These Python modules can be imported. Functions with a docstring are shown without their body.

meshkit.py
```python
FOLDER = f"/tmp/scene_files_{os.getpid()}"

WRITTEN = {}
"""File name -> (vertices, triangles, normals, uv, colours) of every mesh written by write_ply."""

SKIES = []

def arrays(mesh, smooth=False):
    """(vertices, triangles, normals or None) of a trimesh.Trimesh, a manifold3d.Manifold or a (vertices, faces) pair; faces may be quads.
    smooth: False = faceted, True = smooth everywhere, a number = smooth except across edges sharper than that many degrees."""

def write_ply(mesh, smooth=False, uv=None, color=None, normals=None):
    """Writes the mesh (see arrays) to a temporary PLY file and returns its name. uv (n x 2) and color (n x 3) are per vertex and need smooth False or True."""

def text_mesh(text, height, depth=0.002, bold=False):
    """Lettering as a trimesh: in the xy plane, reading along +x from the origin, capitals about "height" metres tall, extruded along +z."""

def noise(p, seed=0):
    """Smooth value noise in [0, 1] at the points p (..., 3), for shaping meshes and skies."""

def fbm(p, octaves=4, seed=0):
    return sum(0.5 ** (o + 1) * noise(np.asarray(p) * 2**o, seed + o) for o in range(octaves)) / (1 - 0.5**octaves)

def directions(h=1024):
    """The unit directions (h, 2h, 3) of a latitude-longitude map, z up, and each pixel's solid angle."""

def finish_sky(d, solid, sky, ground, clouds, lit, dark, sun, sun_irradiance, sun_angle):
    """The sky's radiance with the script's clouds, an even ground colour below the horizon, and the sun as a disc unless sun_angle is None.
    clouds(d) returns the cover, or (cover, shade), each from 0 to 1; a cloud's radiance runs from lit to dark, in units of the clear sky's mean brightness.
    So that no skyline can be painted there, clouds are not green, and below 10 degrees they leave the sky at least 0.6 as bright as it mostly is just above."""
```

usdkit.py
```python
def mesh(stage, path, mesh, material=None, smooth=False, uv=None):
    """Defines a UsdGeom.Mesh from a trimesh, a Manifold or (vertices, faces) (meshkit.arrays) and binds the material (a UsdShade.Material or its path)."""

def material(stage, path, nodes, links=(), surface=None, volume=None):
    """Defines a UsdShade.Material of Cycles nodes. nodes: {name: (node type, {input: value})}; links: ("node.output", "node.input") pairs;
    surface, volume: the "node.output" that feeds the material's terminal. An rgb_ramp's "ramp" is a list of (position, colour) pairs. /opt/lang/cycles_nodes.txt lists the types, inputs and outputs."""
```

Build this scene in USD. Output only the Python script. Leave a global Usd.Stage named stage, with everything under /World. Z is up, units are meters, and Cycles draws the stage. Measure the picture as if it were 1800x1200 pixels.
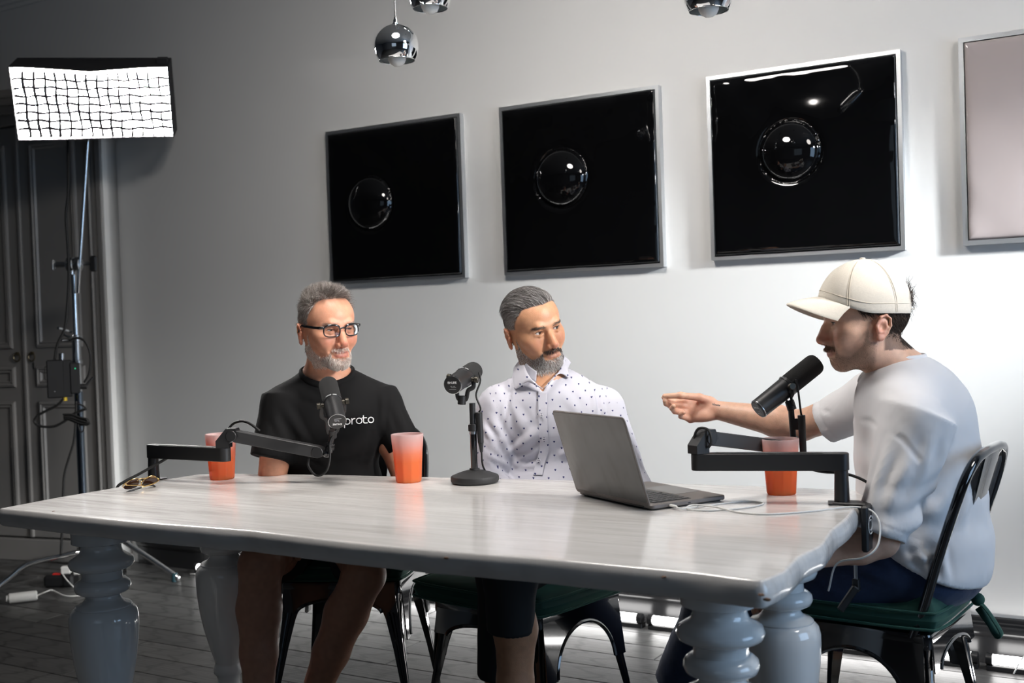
import math, random
import numpy as np
import trimesh
import shapely
from shapely import affinity
from shapely.geometry import Polygon, Point, LineString, box as sbox
from pxr import Usd, UsdGeom, UsdLux, UsdShade, Gf, Sdf, Vt
import usdkit, meshkit

stage = Usd.Stage.CreateInMemory()
UsdGeom.SetStageUpAxis(stage, UsdGeom.Tokens.z)
UsdGeom.SetStageMetersPerUnit(stage, 1.0)
world = UsdGeom.Xform.Define(stage, '/World')
stage.SetDefaultPrim(world.GetPrim())

# ------------------------------------------------------------------ camera, lights, exposure
YAW, ROLL, PITCH, CAM_H = math.radians(30.7), math.asin(0.0335), math.atan(43 / 2000), 1.205
_F0 = np.array([-math.sin(YAW), math.cos(YAW), 0]); _R0 = np.array([math.cos(YAW), math.sin(YAW), 0]); _U0 = np.array([0, 0, 1.0])
_fw = math.cos(PITCH) * _F0 - math.sin(PITCH) * _U0
_u1 = math.cos(PITCH) * _U0 + math.sin(PITCH) * _F0
_rt = math.cos(ROLL) * _R0 - math.sin(ROLL) * _u1
_up = math.cos(ROLL) * _u1 + math.sin(ROLL) * _R0
cam = UsdGeom.Camera.Define(stage, '/World/camera')
_m = np.eye(4); _m[0, :3], _m[1, :3], _m[2, :3], _m[3, :3] = _rt, _up, -_fw, (0, 0, CAM_H)
cam.AddTransformOp().Set(Gf.Matrix4d(_m.tolist()))
cam.CreateHorizontalApertureAttr(36.0); cam.CreateVerticalApertureAttr(24.0); cam.CreateFocalLengthAttr(40.0)
cam.CreateFStopAttr(4.0); cam.CreateFocusDistanceAttr(3.05)
cam.CreateExposureAttr(0.4)


def rect_light(name, pos, target, w, h, power, color, spread=None):
    """An area light facing target; power is radiance."""
    L = UsdLux.RectLight.Define(stage, '/World/' + name)
    p, t = np.array(pos, float), np.array(target, float)
    d = (t - p) / np.linalg.norm(t - p)
    x = np.cross(d, [0, 0, 1.0]); x /= np.linalg.norm(x); y = np.cross(x, d)
    m = np.eye(4); m[0, :3], m[1, :3], m[2, :3], m[3, :3] = x, y, -d, p
    L.AddTransformOp().Set(Gf.Matrix4d(m.tolist()))
    L.CreateWidthAttr(w); L.CreateHeightAttr(h); L.CreateIntensityAttr(power); L.CreateColorAttr(Gf.Vec3f(*color))
    return L


# a second gridded softbox facing the visible one, out of frame on the right; daylight from the windows in the right-hand and camera-side walls
def spot(name, pos, target, radius, power, color, angle, soft):
    s = UsdLux.SphereLight.Define(stage, '/World/' + name)
    p, t = np.array(pos, float), np.array(target, float)
    d = (t - p) / np.linalg.norm(t - p); x = np.cross(d, [0, 0, 1.0]); x /= np.linalg.norm(x); y = np.cross(x, d)
    m = np.eye(4); m[0, :3], m[1, :3], m[2, :3], m[3, :3] = x, y, -d, p
    s.AddTransformOp().Set(Gf.Matrix4d(m.tolist()))
    s.CreateRadiusAttr(radius); s.CreateIntensityAttr(power); s.CreateColorAttr(Gf.Vec3f(*color))
    h = UsdLux.ShapingAPI.Apply(s.GetPrim()); h.CreateShapingConeAngleAttr(angle); h.CreateShapingConeSoftnessAttr(soft)


def disk(name, pos, aim, radius, power, color):
    s = UsdLux.DiskLight.Define(stage, '/World/' + name)
    d = np.array(aim, float); d /= np.linalg.norm(d); x = np.cross(d, [0, 1.0, 0]); x /= np.linalg.norm(x); y = np.cross(x, d)
    m = np.eye(4); m[0, :3], m[1, :3], m[2, :3], m[3, :3] = x, y, -d, pos
    s.AddTransformOp().Set(Gf.Matrix4d(m.tolist()))
    s.CreateRadiusAttr(radius); s.CreateIntensityAttr(power); s.CreateColorAttr(Gf.Vec3f(*color))


spot('right_softbox_light', (1.75, 3.05, 2.25), (-1.15, 3.85, 1.02), 0.16, 800.0, (0.92, 0.97, 1.0), 16.0, 1.0)
# its neighbour on the same stand, turned to the two men
spot('right_softbox_light_001', (1.6, 2.6, 2.3), (-2.1, 2.68, 1.17), 0.2, 300.0, (1.0, 0.95, 0.90), 13.5, 0.9)
# two round lamps above the table
disk('overhead_lamp_light', (-1.7, 2.3, 2.75), (-0.1, 0.3, -1), 0.30, 33.0, (1.0, 0.95, 0.90))
disk('overhead_lamp_light_001', (0.6, 2.45, 2.75), (-0.7, 0.45, -1), 0.34, 15.0, (1.0, 0.94, 0.88))
# daylight
rect_light('window_light', (2.22, 2.3, 1.5), (-1.0, 2.5, 1.3), 1.7, 1.7, 3.2, (0.46, 0.69, 1.0))
rect_light('window_light_001', (0.2, -2.35, 1.7), (-2.0, 3.0, 1.0), 2.2, 1.6, 0.22, (0.62, 0.80, 1.0))
_dome = UsdLux.DomeLight.Define(stage, '/World/outside_sky'); _dome.CreateIntensityAttr(0.03); _dome.CreateColorAttr(Gf.Vec3f(0.7, 0.85, 1.0))

# ------------------------------------------------------------------ helpers
_count = {}


def numbered(parent, name):
    k = (parent, name); n = _count.get(k, 0); _count[k] = n + 1
    return f'{parent}/{name}' + (f'_{n:03d}' if n else '')


def tag(prim, label=None, cat=None, group=None, kind=None):
    for k, v in (('label', label), ('category', cat), ('group', group), ('kind', kind)):
        if v:
            prim.SetCustomDataByKey(k, v)


class Thing:
    """An Xform at the thing's base; its parts are given in world (or, with local=True, in its own) coordinates."""
    def __init__(self, name, label, cat, base=(0, 0, 0), rotz=0.0, group=None, local=False, kind=None):
        self.path = numbered('/World', name); self.base = np.array(base, float); self.local = local; self.rotz = rotz
        x = UsdGeom.Xform.Define(stage, self.path)
        x.AddTranslateOp().Set(Gf.Vec3d(*map(float, base)))
        if local:
            x.AddRotateZOp().Set(math.degrees(rotz))
        self.prim = x.GetPrim(); tag(self.prim, label, cat, group, kind)

    def part(self, name, mesh, mat, smooth=30, label=None, parent=None, kind=None, attrs=None, normals=None):
        path = numbered(parent or self.path, name)
        mesh = to_tri(mesh)
        if not self.local:
            mesh = trimesh.Trimesh(mesh.vertices - self.base, mesh.faces, process=False)
        m = put(path, mesh, mat, smooth, attrs)
        if normals is not None:
            m.GetNormalsAttr().Set(Vt.Vec3fArray.FromNumpy(np.asarray(normals, np.float32)))
        tag(stage.GetPrimAtPath(path), label, None, None, kind)
        return path


def to_tri(m):
    if isinstance(m, trimesh.Trimesh):
        return m
    v, f, _ = meshkit.arrays(m)
    return trimesh.Trimesh(v, f, process=False)


def put(path, mesh, mat, smooth=30, attrs=None):
    if attrs:
        smooth = True
    m = usdkit.mesh(stage, path, mesh, mat, smooth)
    for k, v in (attrs or {}).items():
        UsdGeom.PrimvarsAPI(m).CreatePrimvar(k, Sdf.ValueTypeNames.Color3fArray, 'vertex').Set(Vt.Vec3fArray.FromNumpy(np.asarray(v, np.float32)))
    return m


def copy_of(thing, label, base, rotz, group=None):
    path = numbered('/World', thing.path.rsplit('/', 1)[1])
    x = UsdGeom.Xform.Define(stage, path)
    x.AddTranslateOp().Set(Gf.Vec3d(*map(float, base))); x.AddRotateZOp().Set(math.degrees(rotz))
    p = x.GetPrim(); d = thing.prim.GetCustomData()
    tag(p, label, d['category'], group or d.get('group'))
    p.GetReferences().AddInternalReference(thing.path); p.SetInstanceable(True)
    return p


def single(name, mesh, mat, label=None, cat=None, group=None, kind=None, smooth=30, attrs=None):
    path = numbered('/World', name)
    put(path, to_tri(mesh), mat, smooth, attrs)
    tag(stage.GetPrimAtPath(path), label, cat, group, kind)
    return path


def cat(*ms):
    return trimesh.util.concatenate([to_tri(m) for m in ms])


def norm(v):
    v = np.asarray(v, float)
    return v / np.linalg.norm(v)


def bx(x0, x1, y0, y1, z0, z1, b=0.0):
    """A box, its edges chamfered by b."""
    if b <= 0:
        m = trimesh.creation.box([x1 - x0, y1 - y0, z1 - z0]); m.apply_translation([(x0 + x1) / 2, (y0 + y1) / 2, (z0 + z1) / 2]); return m
    pts = []
    for sx in (0, 1):
        for sy in (0, 1):
            for sz in (0, 1):
                for a in range(3):
                    o = [b, b, b]; o[a] = 0
                    pts.append([(x0 + o[0], x1 - o[0])[sx], (y0 + o[1], y1 - o[1])[sy], (z0 + o[2], z1 - o[2])[sz]])
    return trimesh.convex.convex_hull(np.array(pts))


def rbox(c, size, R=None, b=0.003):
    """A chamfered box centred at c, with rows of R as its axes."""
    s = np.array(size) / 2
    m = bx(-s[0], s[0], -s[1], s[1], -s[2], s[2], min(b, s.min() * 0.8))
    v = m.vertices @ (np.eye(3) if R is None else np.asarray(R)) + np.asarray(c)
    return trimesh.Trimesh(v, m.faces, process=False)


def lathe(profile, n=40, closed_ends=True, a0=0.0):
    """profile: (radius, z) from bottom to top."""
    p = np.asarray(profile, float)
    ang = a0 + np.arange(n) * 2 * np.pi / n
    v = np.stack([p[:, None, 0] * np.cos(ang), p[:, None, 0] * np.sin(ang), np.broadcast_to(p[:, None, 1], (len(p), n))], -1).reshape(-1, 3)
    i, j = np.meshgrid(np.arange(len(p) - 1), np.arange(n), indexing='ij')
    q = np.stack([i * n + j, i * n + (j + 1) % n, (i + 1) * n + (j + 1) % n, (i + 1) * n + j], -1).reshape(-1, 4)
    f = np.vstack([q[:, [0, 1, 2]], q[:, [0, 2, 3]]])
    if closed_ends:
        a, b = len(v), len(v) + 1
        v = np.vstack([v, [0, 0, p[0, 1]], [0, 0, p[-1, 1]]])
        k = np.arange(n); t = (len(p) - 1) * n
        f = np.vstack([f, np.stack([np.full(n, a), (k + 1) % n, k], 1), np.stack([np.full(n, b), t + k, t + (k + 1) % n], 1)])
    m = trimesh.Trimesh(v, f, process=False)
    keep = m.area_faces > 1e-14
    m.update_faces(keep)
    return m


def frame_from(z, hint=(0, 0, 1)):
    """Rotation whose rows are x, y, z axes, z along the given direction."""
    z = norm(z); h = np.asarray(hint, float)
    if abs(z @ norm(h)) > 0.98:
        h = np.array([1.0, 0, 0]) if abs(z[0]) < 0.9 else np.array([0, 1.0, 0])
    x = norm(np.cross(h, z)); y = np.cross(z, x)
    return np.array([x, y, z])


def place(m, R=None, t=(0, 0, 0)):
    v = m.vertices @ (np.eye(3) if R is None else np.asarray(R)) + np.asarray(t, float)
    return trimesh.Trimesh(v, m.faces, process=False)


def cyl(a, b, r0, r1=None, n=24, bev=0.0):
    a, b = np.asarray(a, float), np.asarray(b, float); r1 = r0 if r1 is None else r1
    L = np.linalg.norm(b - a)
    prof = [(r0, 0), (r1, L)] if bev <= 0 else [(r0 - bev, 0), (r0, bev), (r1, L - bev), (r1 - bev, L)]
    return place(lathe(prof, n), frame_from(b - a), a)


def spline(pts, n=8, closed=False):
    """Catmull-Rom through the points."""
    p = np.asarray(pts, float)
    q = np.vstack([p[-1], p, p[0], p[1]]) if closed else np.vstack([2 * p[0] - p[1], p, 2 * p[-1] - p[-2]])
    out = []
    for i in range(len(q) - 3):
        t = np.linspace(0, 1, n, endpoint=False)[:, None]
        a, b, c, d = q[i:i + 4]
        out.append(0.5 * (2 * b + (c - a) * t + (2 * a - 5 * b + 4 * c - d) * t ** 2 + (3 * b - a - 3 * c + d) * t ** 3))
    out = np.vstack(out)
    return out if closed else np.vstack([out, p[-1]])


def tube(pts, r, n=8, closed=False, flat=None, up=None):
    """A swept tube with parallel-transported frame; r a number or one per point; flat scales the second axis."""
    p = np.asarray(pts, float); k = len(p); r = np.broadcast_to(r, (k,)).astype(float)
    t = np.gradient(p, axis=0) if not closed else (np.roll(p, -1, 0) - np.roll(p, 1, 0))
    t /= np.linalg.norm(t, axis=1, keepdims=True) + 1e-12
    a = np.zeros_like(p)
    h = np.array([0, 0, 1.0]) if up is None else np.asarray(up, float)
    if abs(h @ t[0]) > 0.95:
        h = np.array([1.0, 0, 0]) if abs(t[0][0]) < 0.9 else np.array([0, 1.0, 0])
    a[0] = norm(np.cross(h, t[0]))
    for i in range(1, k):
        w = np.cross(h, t[i]) if up is not None else a[i - 1] - t[i] * (a[i - 1] @ t[i])
        a[i] = w / (np.linalg.norm(w) + 1e-12)
    b = np.cross(t, a); ang = np.arange(n) * 2 * np.pi / n
    fy = 1.0 if flat is None else flat
    v = (p[:, None] + r[:, None, None] * (np.cos(ang)[None, :, None] * a[:, None] + fy * np.sin(ang)[None, :, None] * b[:, None])).reshape(-1, 3)
    rows = k if closed else k - 1
    i, j = np.meshgrid(np.arange(rows), np.arange(n), indexing='ij')
    i2 = (i + 1) % k
    q = np.stack([i * n + j, i * n + (j + 1) % n, i2 * n + (j + 1) % n, i2 * n + j], -1).reshape(-1, 4)
    f = np.vstack([q[:, [0, 1, 2]], q[:, [0, 2, 3]]])
    if not closed:
        c0, c1 = len(v), len(v) + 1; v = np.vstack([v, p[0], p[-1]]); j = np.arange(n); e = (k - 1) * n
        f = np.vstack([f, np.stack([np.full(n, c0), (j + 1) % n, j], 1), np.stack([np.full(n, c1), e + j, e + (j + 1) % n], 1)])
    return trimesh.Trimesh(v, f, process=False)


def extrude(poly, h):
    ms = [trimesh.creation.extrude_polygon(g, h, engine='earcut') for g in getattr(poly, 'geoms', [poly])]
    return trimesh.util.concatenate(ms)


def slab(poly, h, b=0.002):
    """Extruded polygon (convex-ish) with a chamfered top and bottom rim, as loops."""
    g = shapely.geometry.polygon.orient(poly); c = np.array(g.exterior.coords)[:-1]
    n = len(c); e = np.roll(c, -1, 0) - c; nn = np.stack([e[:, 1], -e[:, 0]], 1); nn /= np.linalg.norm(nn, axis=1, keepdims=True) + 1e-12
    vn = nn + np.roll(nn, 1, 0); vn /= (np.linalg.norm(vn, axis=1, keepdims=True) + 1e-12)
    k = 1 / np.clip((vn * nn).sum(1, keepdims=True), 0.5, 1)
    inn = c - vn * k * b
    return loops_mesh([np.c_[inn, np.zeros(n)], np.c_[c, np.full(n, b)], np.c_[c, np.full(n, h - b)], np.c_[inn, np.full(n, h)]])


def loops_mesh(loops):
    """Skin between successive counter-clockwise loops (bottom to top) and cap both ends."""
    n = len(loops[0]); v = np.vstack(loops); j = np.arange(n); f = []
    for i in range(len(loops) - 1):
        a, b = i * n, (i + 1) * n; k = (j + 1) % n
        f += [np.stack([a + j, a + k, b + k], 1), np.stack([a + j, b + k, b + j], 1)]
    import mapbox_earcut
    for idx, flip in ((0, True), (len(loops) - 1, False)):
        L = loops[idx]; c = L.mean(0); u, s, vt = np.linalg.svd(L - c, full_matrices=False)
        e1, e2 = vt[0], vt[1]
        p2 = np.stack([(L - c) @ e1, (L - c) @ e2], 1)
        t = mapbox_earcut.triangulate_float64(p2, np.array([n], np.uint32)).reshape(-1, 3).astype(int)
        A = p2[t]; area = ((A[:, 1, 0] - A[:, 0, 0]) * (A[:, 2, 1] - A[:, 0, 1]) - (A[:, 2, 0] - A[:, 0, 0]) * (A[:, 1, 1] - A[:, 0, 1])).sum()
        sh = (p2[:, 0] * np.roll(p2[:, 1], -1) - np.roll(p2[:, 0], -1) * p2[:, 1]).sum()
        if (area > 0) != (sh > 0):
            t = t[:, ::-1]
        f.append((t[:, ::-1] if flip else t) + len(v)); v = np.vstack([v, L])      # caps keep corners of their own, so that they stay flat
    return trimesh.Trimesh(v, np.vstack(f), process=False)


def strokes(lines, w):
    return shapely.union_all([LineString(l).buffer(w / 2, quad_segs=4) for l in lines])


def arc(cx, cy, r, a0, a1, n=16):
    a = np.radians(np.linspace(a0, a1, n)); return np.c_[cx + r * np.cos(a), cy + r * np.sin(a)]


def fbm1(x, seed=0, oct=3):
    x = np.asarray(x, float); return meshkit.fbm(np.stack([x, np.full_like(x, 0.37 + seed), np.full_like(x, 0.71)], -1), oct, seed) - 0.5


# ------------------------------------------------------------------ materials
_mats = {}


def mat(name, color=(0.5, 0.5, 0.5), rough=0.5, metallic=0.0, var=0.0, vscale=20.0, stretch=None, bump=0.0, bscale=200.0, vert=None, random_tone=0.0, **kw):
    """A principled material; var mottles the colour, bump adds fine relief, vert takes the colour from a mesh attribute."""
    if name in _mats:
        return _mats[name]
    nodes = {'p': ('principled_bsdf', {'base_color': color, 'roughness': rough, 'metallic': metallic, **kw})}
    links = []; src = None
    if var or bump or random_tone:
        nodes['tc'] = ('texture_coordinate', {})
    if vert:
        nodes['at'] = ('attribute', {'attribute': vert}); src = 'at.color'
    if var:
        nodes['mp'] = ('mapping', {'scale': stretch or (1, 1, 1)})
        nodes['n'] = ('noise_texture', {'scale': vscale, 'detail': 5.0, 'roughness': 0.6})
        nodes['mr'] = ('map_range', {'from_min': 0.25, 'from_max': 0.75, 'to_min': 1 - var, 'to_max': 1 + var})
        nodes['mx'] = ('mix', {'mix_type': 'multiply', 'fac': 1.0, 'color1': color})
        links += [('tc.object', 'mp.vector'), ('mp.vector', 'n.vector'), ('n.fac', 'mr.value'), ('mr.result', 'mx.color2')]
        if src:
            links.append((src, 'mx.color1'))
        src = 'mx.color'
    if random_tone:
        nodes['oi'] = ('object_info', {})
        nodes['mr2'] = ('map_range', {'to_min': 1 - random_tone, 'to_max': 1 + random_tone})
        nodes['mx2'] = ('mix', {'mix_type': 'multiply', 'fac': 1.0, 'color1': color})
        links += [('oi.random', 'mr2.value'), ('mr2.result', 'mx2.color2')]
        if src:
            links.append((src, 'mx2.color1'))
        src = 'mx2.color'
    if src:
        links.append((src, 'p.base_color'))
    if bump:
        nodes['n2'] = ('noise_texture', {'scale': bscale, 'detail': 4.0})
        nodes['mp2'] = ('mapping', {'scale': stretch or (1, 1, 1)})
        nodes['b'] = ('bump', {'strength': 1.0, 'distance': bump})
        links += [('tc.object', 'mp2.vector'), ('mp2.vector', 'n2.vector'), ('n2.fac', 'b.height'), ('b.normal', 'p.normal')]
    _mats[name] = usdkit.material(stage, '/World/Looks/' + name, nodes, links, surface='p.BSDF')
    return _mats[name]


M_wall = mat('wall_paint', (0.70, 0.695, 0.68), 0.55, bump=0.00012, bscale=60)
M_ceil = mat('ceiling_paint', (0.30, 0.30, 0.30), 0.7)
M_dim = mat('dim_room_paint', (0.07, 0.075, 0.085), 0.7)
M_strip = mat('casing_paint', (0.84, 0.83, 0.80), 0.4)
M_ward = mat('wardrobe_paint', (0.235, 0.225, 0.215), 0.42, bump=0.0004, bscale=90)
M_base = mat('black_gloss_paint', (0.02, 0.02, 0.021), 0.22)
M_white = mat('white_lacquer', (0.76, 0.765, 0.76), 0.12, coat_weight=0.6, coat_roughness=0.05)
M_chrome = mat('chrome', (0.86, 0.87, 0.88), 0.035, 1.0)
M_steel = mat('brushed_steel', (0.50, 0.51, 0.52), 0.22, 1.0)
M_frame = mat('steel_frame', (0.62, 0.64, 0.66), 0.42, 1.0)
M_black = mat('black_plastic', (0.012, 0.012, 0.013), 0.42)
M_blackm = mat('black_metal', (0.014, 0.014, 0.015), 0.38, bump=0.0002, bscale=900)
M_gloss = mat('black_enamel', (0.006, 0.006, 0.007), 0.08, coat_weight=1.0)
M_foam = mat('black_foam', (0.016, 0.016, 0.016), 0.95, bump=0.002, bscale=1400)
M_cloth = mat('black_fabric', (0.012, 0.011, 0.012), 0.85)
M_rubber = mat('black_rubber', (0.01, 0.01, 0.01), 0.6)
M_panel = mat('black_acrylic', (0.0025, 0.0025, 0.0028), 0.035, ior=1.5)
M_panelp = mat('pale_acrylic', (0.40, 0.345, 0.335), 0.07)
M_velvet = mat('green_velvet', (0.008, 0.056, 0.040), 0.75, sheen_weight=0.5, sheen_roughness=0.4, sheen_tint=(0.3, 0.7, 0.55))
M_text = mat('white_print', (0.75, 0.75, 0.75), 0.6)
M_wire = mat('white_cable', (0.72, 0.71, 0.68), 0.5)
M_gold = mat('gold_metal', (0.80, 0.55, 0.22), 0.2, 1.0)
M_brass = mat('dark_brass', (0.30, 0.24, 0.14), 0.3, 1.0)
M_lap = mat('space_grey_aluminium', (0.175, 0.158, 0.148), 0.5, 0.45)
M_lapd = mat('dark_grey_aluminium', (0.09, 0.088, 0.086), 0.4, 0.6)
M_key = mat('black_key', (0.012, 0.012, 0.012), 0.5)
M_red = mat('red_plastic', (0.5, 0.02, 0.015), 0.4)
M_yellow = mat('yellow_plastic', (0.65, 0.45, 0.02), 0.4)


def emit(name, color, strength):
    if name not in _mats:
        _mats[name] = usdkit.material(stage, '/World/Looks/' + name, {'e': ('emission', {'color': color, 'strength': strength})}, [], surface='e.emission')
    return _mats[name]
# ------------------------------------------------------------------ the room
YW = 4.05
_fm = mat('floor_slab_grey', (0.05, 0.05, 0.05), 0.6)
floor_path = single('floor', bx(-7.0, 2.5, -2.6, YW + 0.02, -0.1, -0.006), _fm, kind='structure')


def plank_material(name, tone):
    nodes = {'tc': ('texture_coordinate', {}), 'oi': ('object_info', {}),
             'cx': ('combine_xyz', {}), 'ml': ('math', {'math_type': 'multiply', 'value2': 37.0}), 'va': ('mix_vector', {}),
             'mp': ('mapping', {'scale': (1.6, 22.0, 22.0)}), 'n': ('noise_texture', {'scale': 1.0, 'detail': 8.0, 'roughness': 0.65, 'distortion': 1.2}),
             'mp2': ('mapping', {'scale': (4.0, 120.0, 40.0)}), 'n2': ('noise_texture', {'scale': 1.0, 'detail': 3.0}),
             'mp3': ('mapping', {'scale': (0.9, 5.0, 5.0)}), 'w': ('wave_texture', {'scale': 2.2, 'distortion': 7.0, 'detail': 3.0, 'detail_scale': 1.2}),
             'r': ('rgb_ramp', {'ramp': [(0.25, tuple(0.45 * t for t in tone)), (0.48, tone), (0.7, tuple(1.35 * t for t in tone))]}),
             'r2': ('rgb_ramp', {'ramp': [(0.0, (0.35, 0.35, 0.35)), (0.16, (1, 1, 1)), (1.0, (1, 1, 1))]}),
             'mx': ('mix', {'mix_type': 'multiply', 'fac': 0.8}),
             'b': ('bump', {'strength': 0.7, 'distance': 0.0012}),
             'p': ('principled_bsdf', {'roughness': 0.42})}
    links = [('tc.object', 'mp.vector'), ('tc.object', 'mp2.vector'), ('tc.object', 'mp3.vector'), ('mp.vector', 'n.vector'), ('mp2.vector', 'n2.vector'), ('mp3.vector', 'w.vector'),
             ('n.fac', 'r.fac'), ('w.fac', 'r2.fac'), ('r.color', 'mx.color1'), ('r2.color', 'mx.color2'), ('mx.color', 'p.base_color'), ('n2.fac', 'b.height'), ('b.normal', 'p.normal')]
    for k in ('cx', 'ml', 'va', 'oi'):
        nodes.pop(k)
    return usdkit.material(stage, '/World/Looks/' + name, nodes, links, surface='p.BSDF')


_pm = [plank_material('floor_oak_dark', (0.062, 0.061, 0.060)), plank_material('floor_oak_mid', (0.078, 0.077, 0.075)), plank_material('floor_oak_grey', (0.095, 0.094, 0.092))]
_rng = random.Random(4)
_y = YW - 0.01; row = 0
while _y > 1.25:
    x = -6.2 - _rng.random() * 1.2
    while x < 0.3:
        L = _rng.choice([1.2, 1.5, 1.8]); x1 = x + L
        if x1 > -6.0:
            g = 0.0014
            m = bx(max(x, -6.3) + g, x1 - g, _y - 0.145 + g, _y - g, -0.012, _rng.uniform(-0.0004, 0.0004), 0.0018)
            p = numbered(floor_path, 'plank'); put(p, m, _rng.choice(_pm), 30)
        x = x1
    _y -= 0.145; row += 1

single('wall_back', bx(-7.0, 2.5, YW, YW + 0.15, 0, 3.15), M_wall, kind='structure')
single('wall_left', bx(-7.0, -6.85, -2.6, YW, 0, 3.15), M_dim, kind='structure')
# right-hand wall with a tall window opening, camera-side wall with another
single('wall_right', cat(bx(2.3, 2.5, -2.6, 1.4, 0, 3.15), bx(2.3, 2.5, 3.2, YW, 0, 3.15), bx(2.3, 2.5, 1.4, 3.2, 0, 0.6), bx(2.3, 2.5, 1.4, 3.2, 2.4, 3.15)), M_dim, kind='structure')
single('wall_front', cat(bx(-7.0, -1.0, -2.6, -2.45, 0, 3.15), bx(1.4, 2.5, -2.6, -2.45, 0, 3.15), bx(-1.0, 1.4, -2.6, -2.45, 0, 0.85), bx(-1.0, 1.4, -2.6, -2.45, 2.55, 3.15)), M_dim, kind='structure')
single('ceiling', bx(-7.0, 2.5, -2.6, YW + 0.02, 3.14, 3.25), M_ceil, kind='structure')
# crown moulding: a stepped profile along the back wall
_pr = np.array([(0, 0), (0.012, 0), (0.014, 0.018), (0.03, 0.024), (0.034, 0.04), (0.06, 0.06), (0.085, 0.1), (0.09, 0.118), (0.112, 0.122), (0.116, 0.15), (0, 0.15)])


def run_profile(pr, x0, x1, y, z):
    """A moulding profile (depth from the wall, height) swept along x."""
    L = [np.c_[np.full(len(pr), x), y - pr[:, 0], z + pr[:, 1]] for x in (x0, x1)]
    return loops_mesh(L)


single('trim_1', run_profile(_pr, -6.9, 2.3, YW, 2.99), M_wall, kind='structure', smooth=20)
# black skirting: flat board, bead, rounded cap
_bp = np.array([(0, 0), (0.022, 0), (0.022, 0.088), (0.026, 0.092), (0.03, 0.097), (0.034, 0.108), (0.032, 0.119), (0.025, 0.125), (0.02, 0.127), (0.018, 0.134), (0.012, 0.138), (0.011, 0.15), (0, 0.153)])
single('baseboard_back', run_profile(_bp, -4.68, 2.28, YW, 0), M_base, kind='structure', smooth=35)

# LED tube lights lying on the floor along the skirting
_tubes = [(-4.19, -3.0, 'leftmost glowing LED tube light on the floor, behind the light stand leg and table leg'),
          (-2.985, -1.81, 'glowing LED tube light on the floor along the black skirting behind the two seated men'),
          (-1.785, -0.61, 'glowing LED tube light on the floor between the middle chair and the right-hand table legs'),
          (-0.585, 0.62, 'rightmost glowing LED tube light on the floor, running behind the right chair')]
M_tube = emit('led_tube_glow', (1.0, 0.985, 0.97), 9.0)
for a, b, lab in _tubes:
    t = Thing('led_tube_light', lab, 'light', ((a + b) / 2, 3.965, 0), group='LED tubes along the wall')
    t.part('tube', cyl((a + 0.02, 3.955, 0.037), (b - 0.02, 3.955, 0.037), 0.0165, n=20), M_tube)
    t.part('housing', bx(a, b, 3.945, 3.985, 0.0, 0.018, 0.002), M_black)
    for x in (a, b):
        t.part('end_cap', cyl((x, 3.955, 0.037), (x + (0.02 if x == a else -0.02), 3.955, 0.037), 0.019, n=20), M_black)

# ------------------------------------------------------------------ built-in wardrobe on the left, turned a little toward the room
WA = math.radians(10); _wo = np.array([-4.73, 3.955, 0.0]); _wR = np.array([[-math.cos(WA), -math.sin(WA), 0], [math.sin(WA), -math.cos(WA), 0], [0, 0, 1.0]])
# local frame: u to the left along the front, w out of the front, z up


def W(u0, u1, w0, w1, z0, z1, b=0.003):
    m = bx(u0, u1, w0, w1, z0, z1, b)
    v = m.vertices @ _wR + _wo
    f = m.faces if np.linalg.det(_wR) > 0 else m.faces[:, ::-1]
    return trimesh.Trimesh(v, f, process=False)


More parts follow.
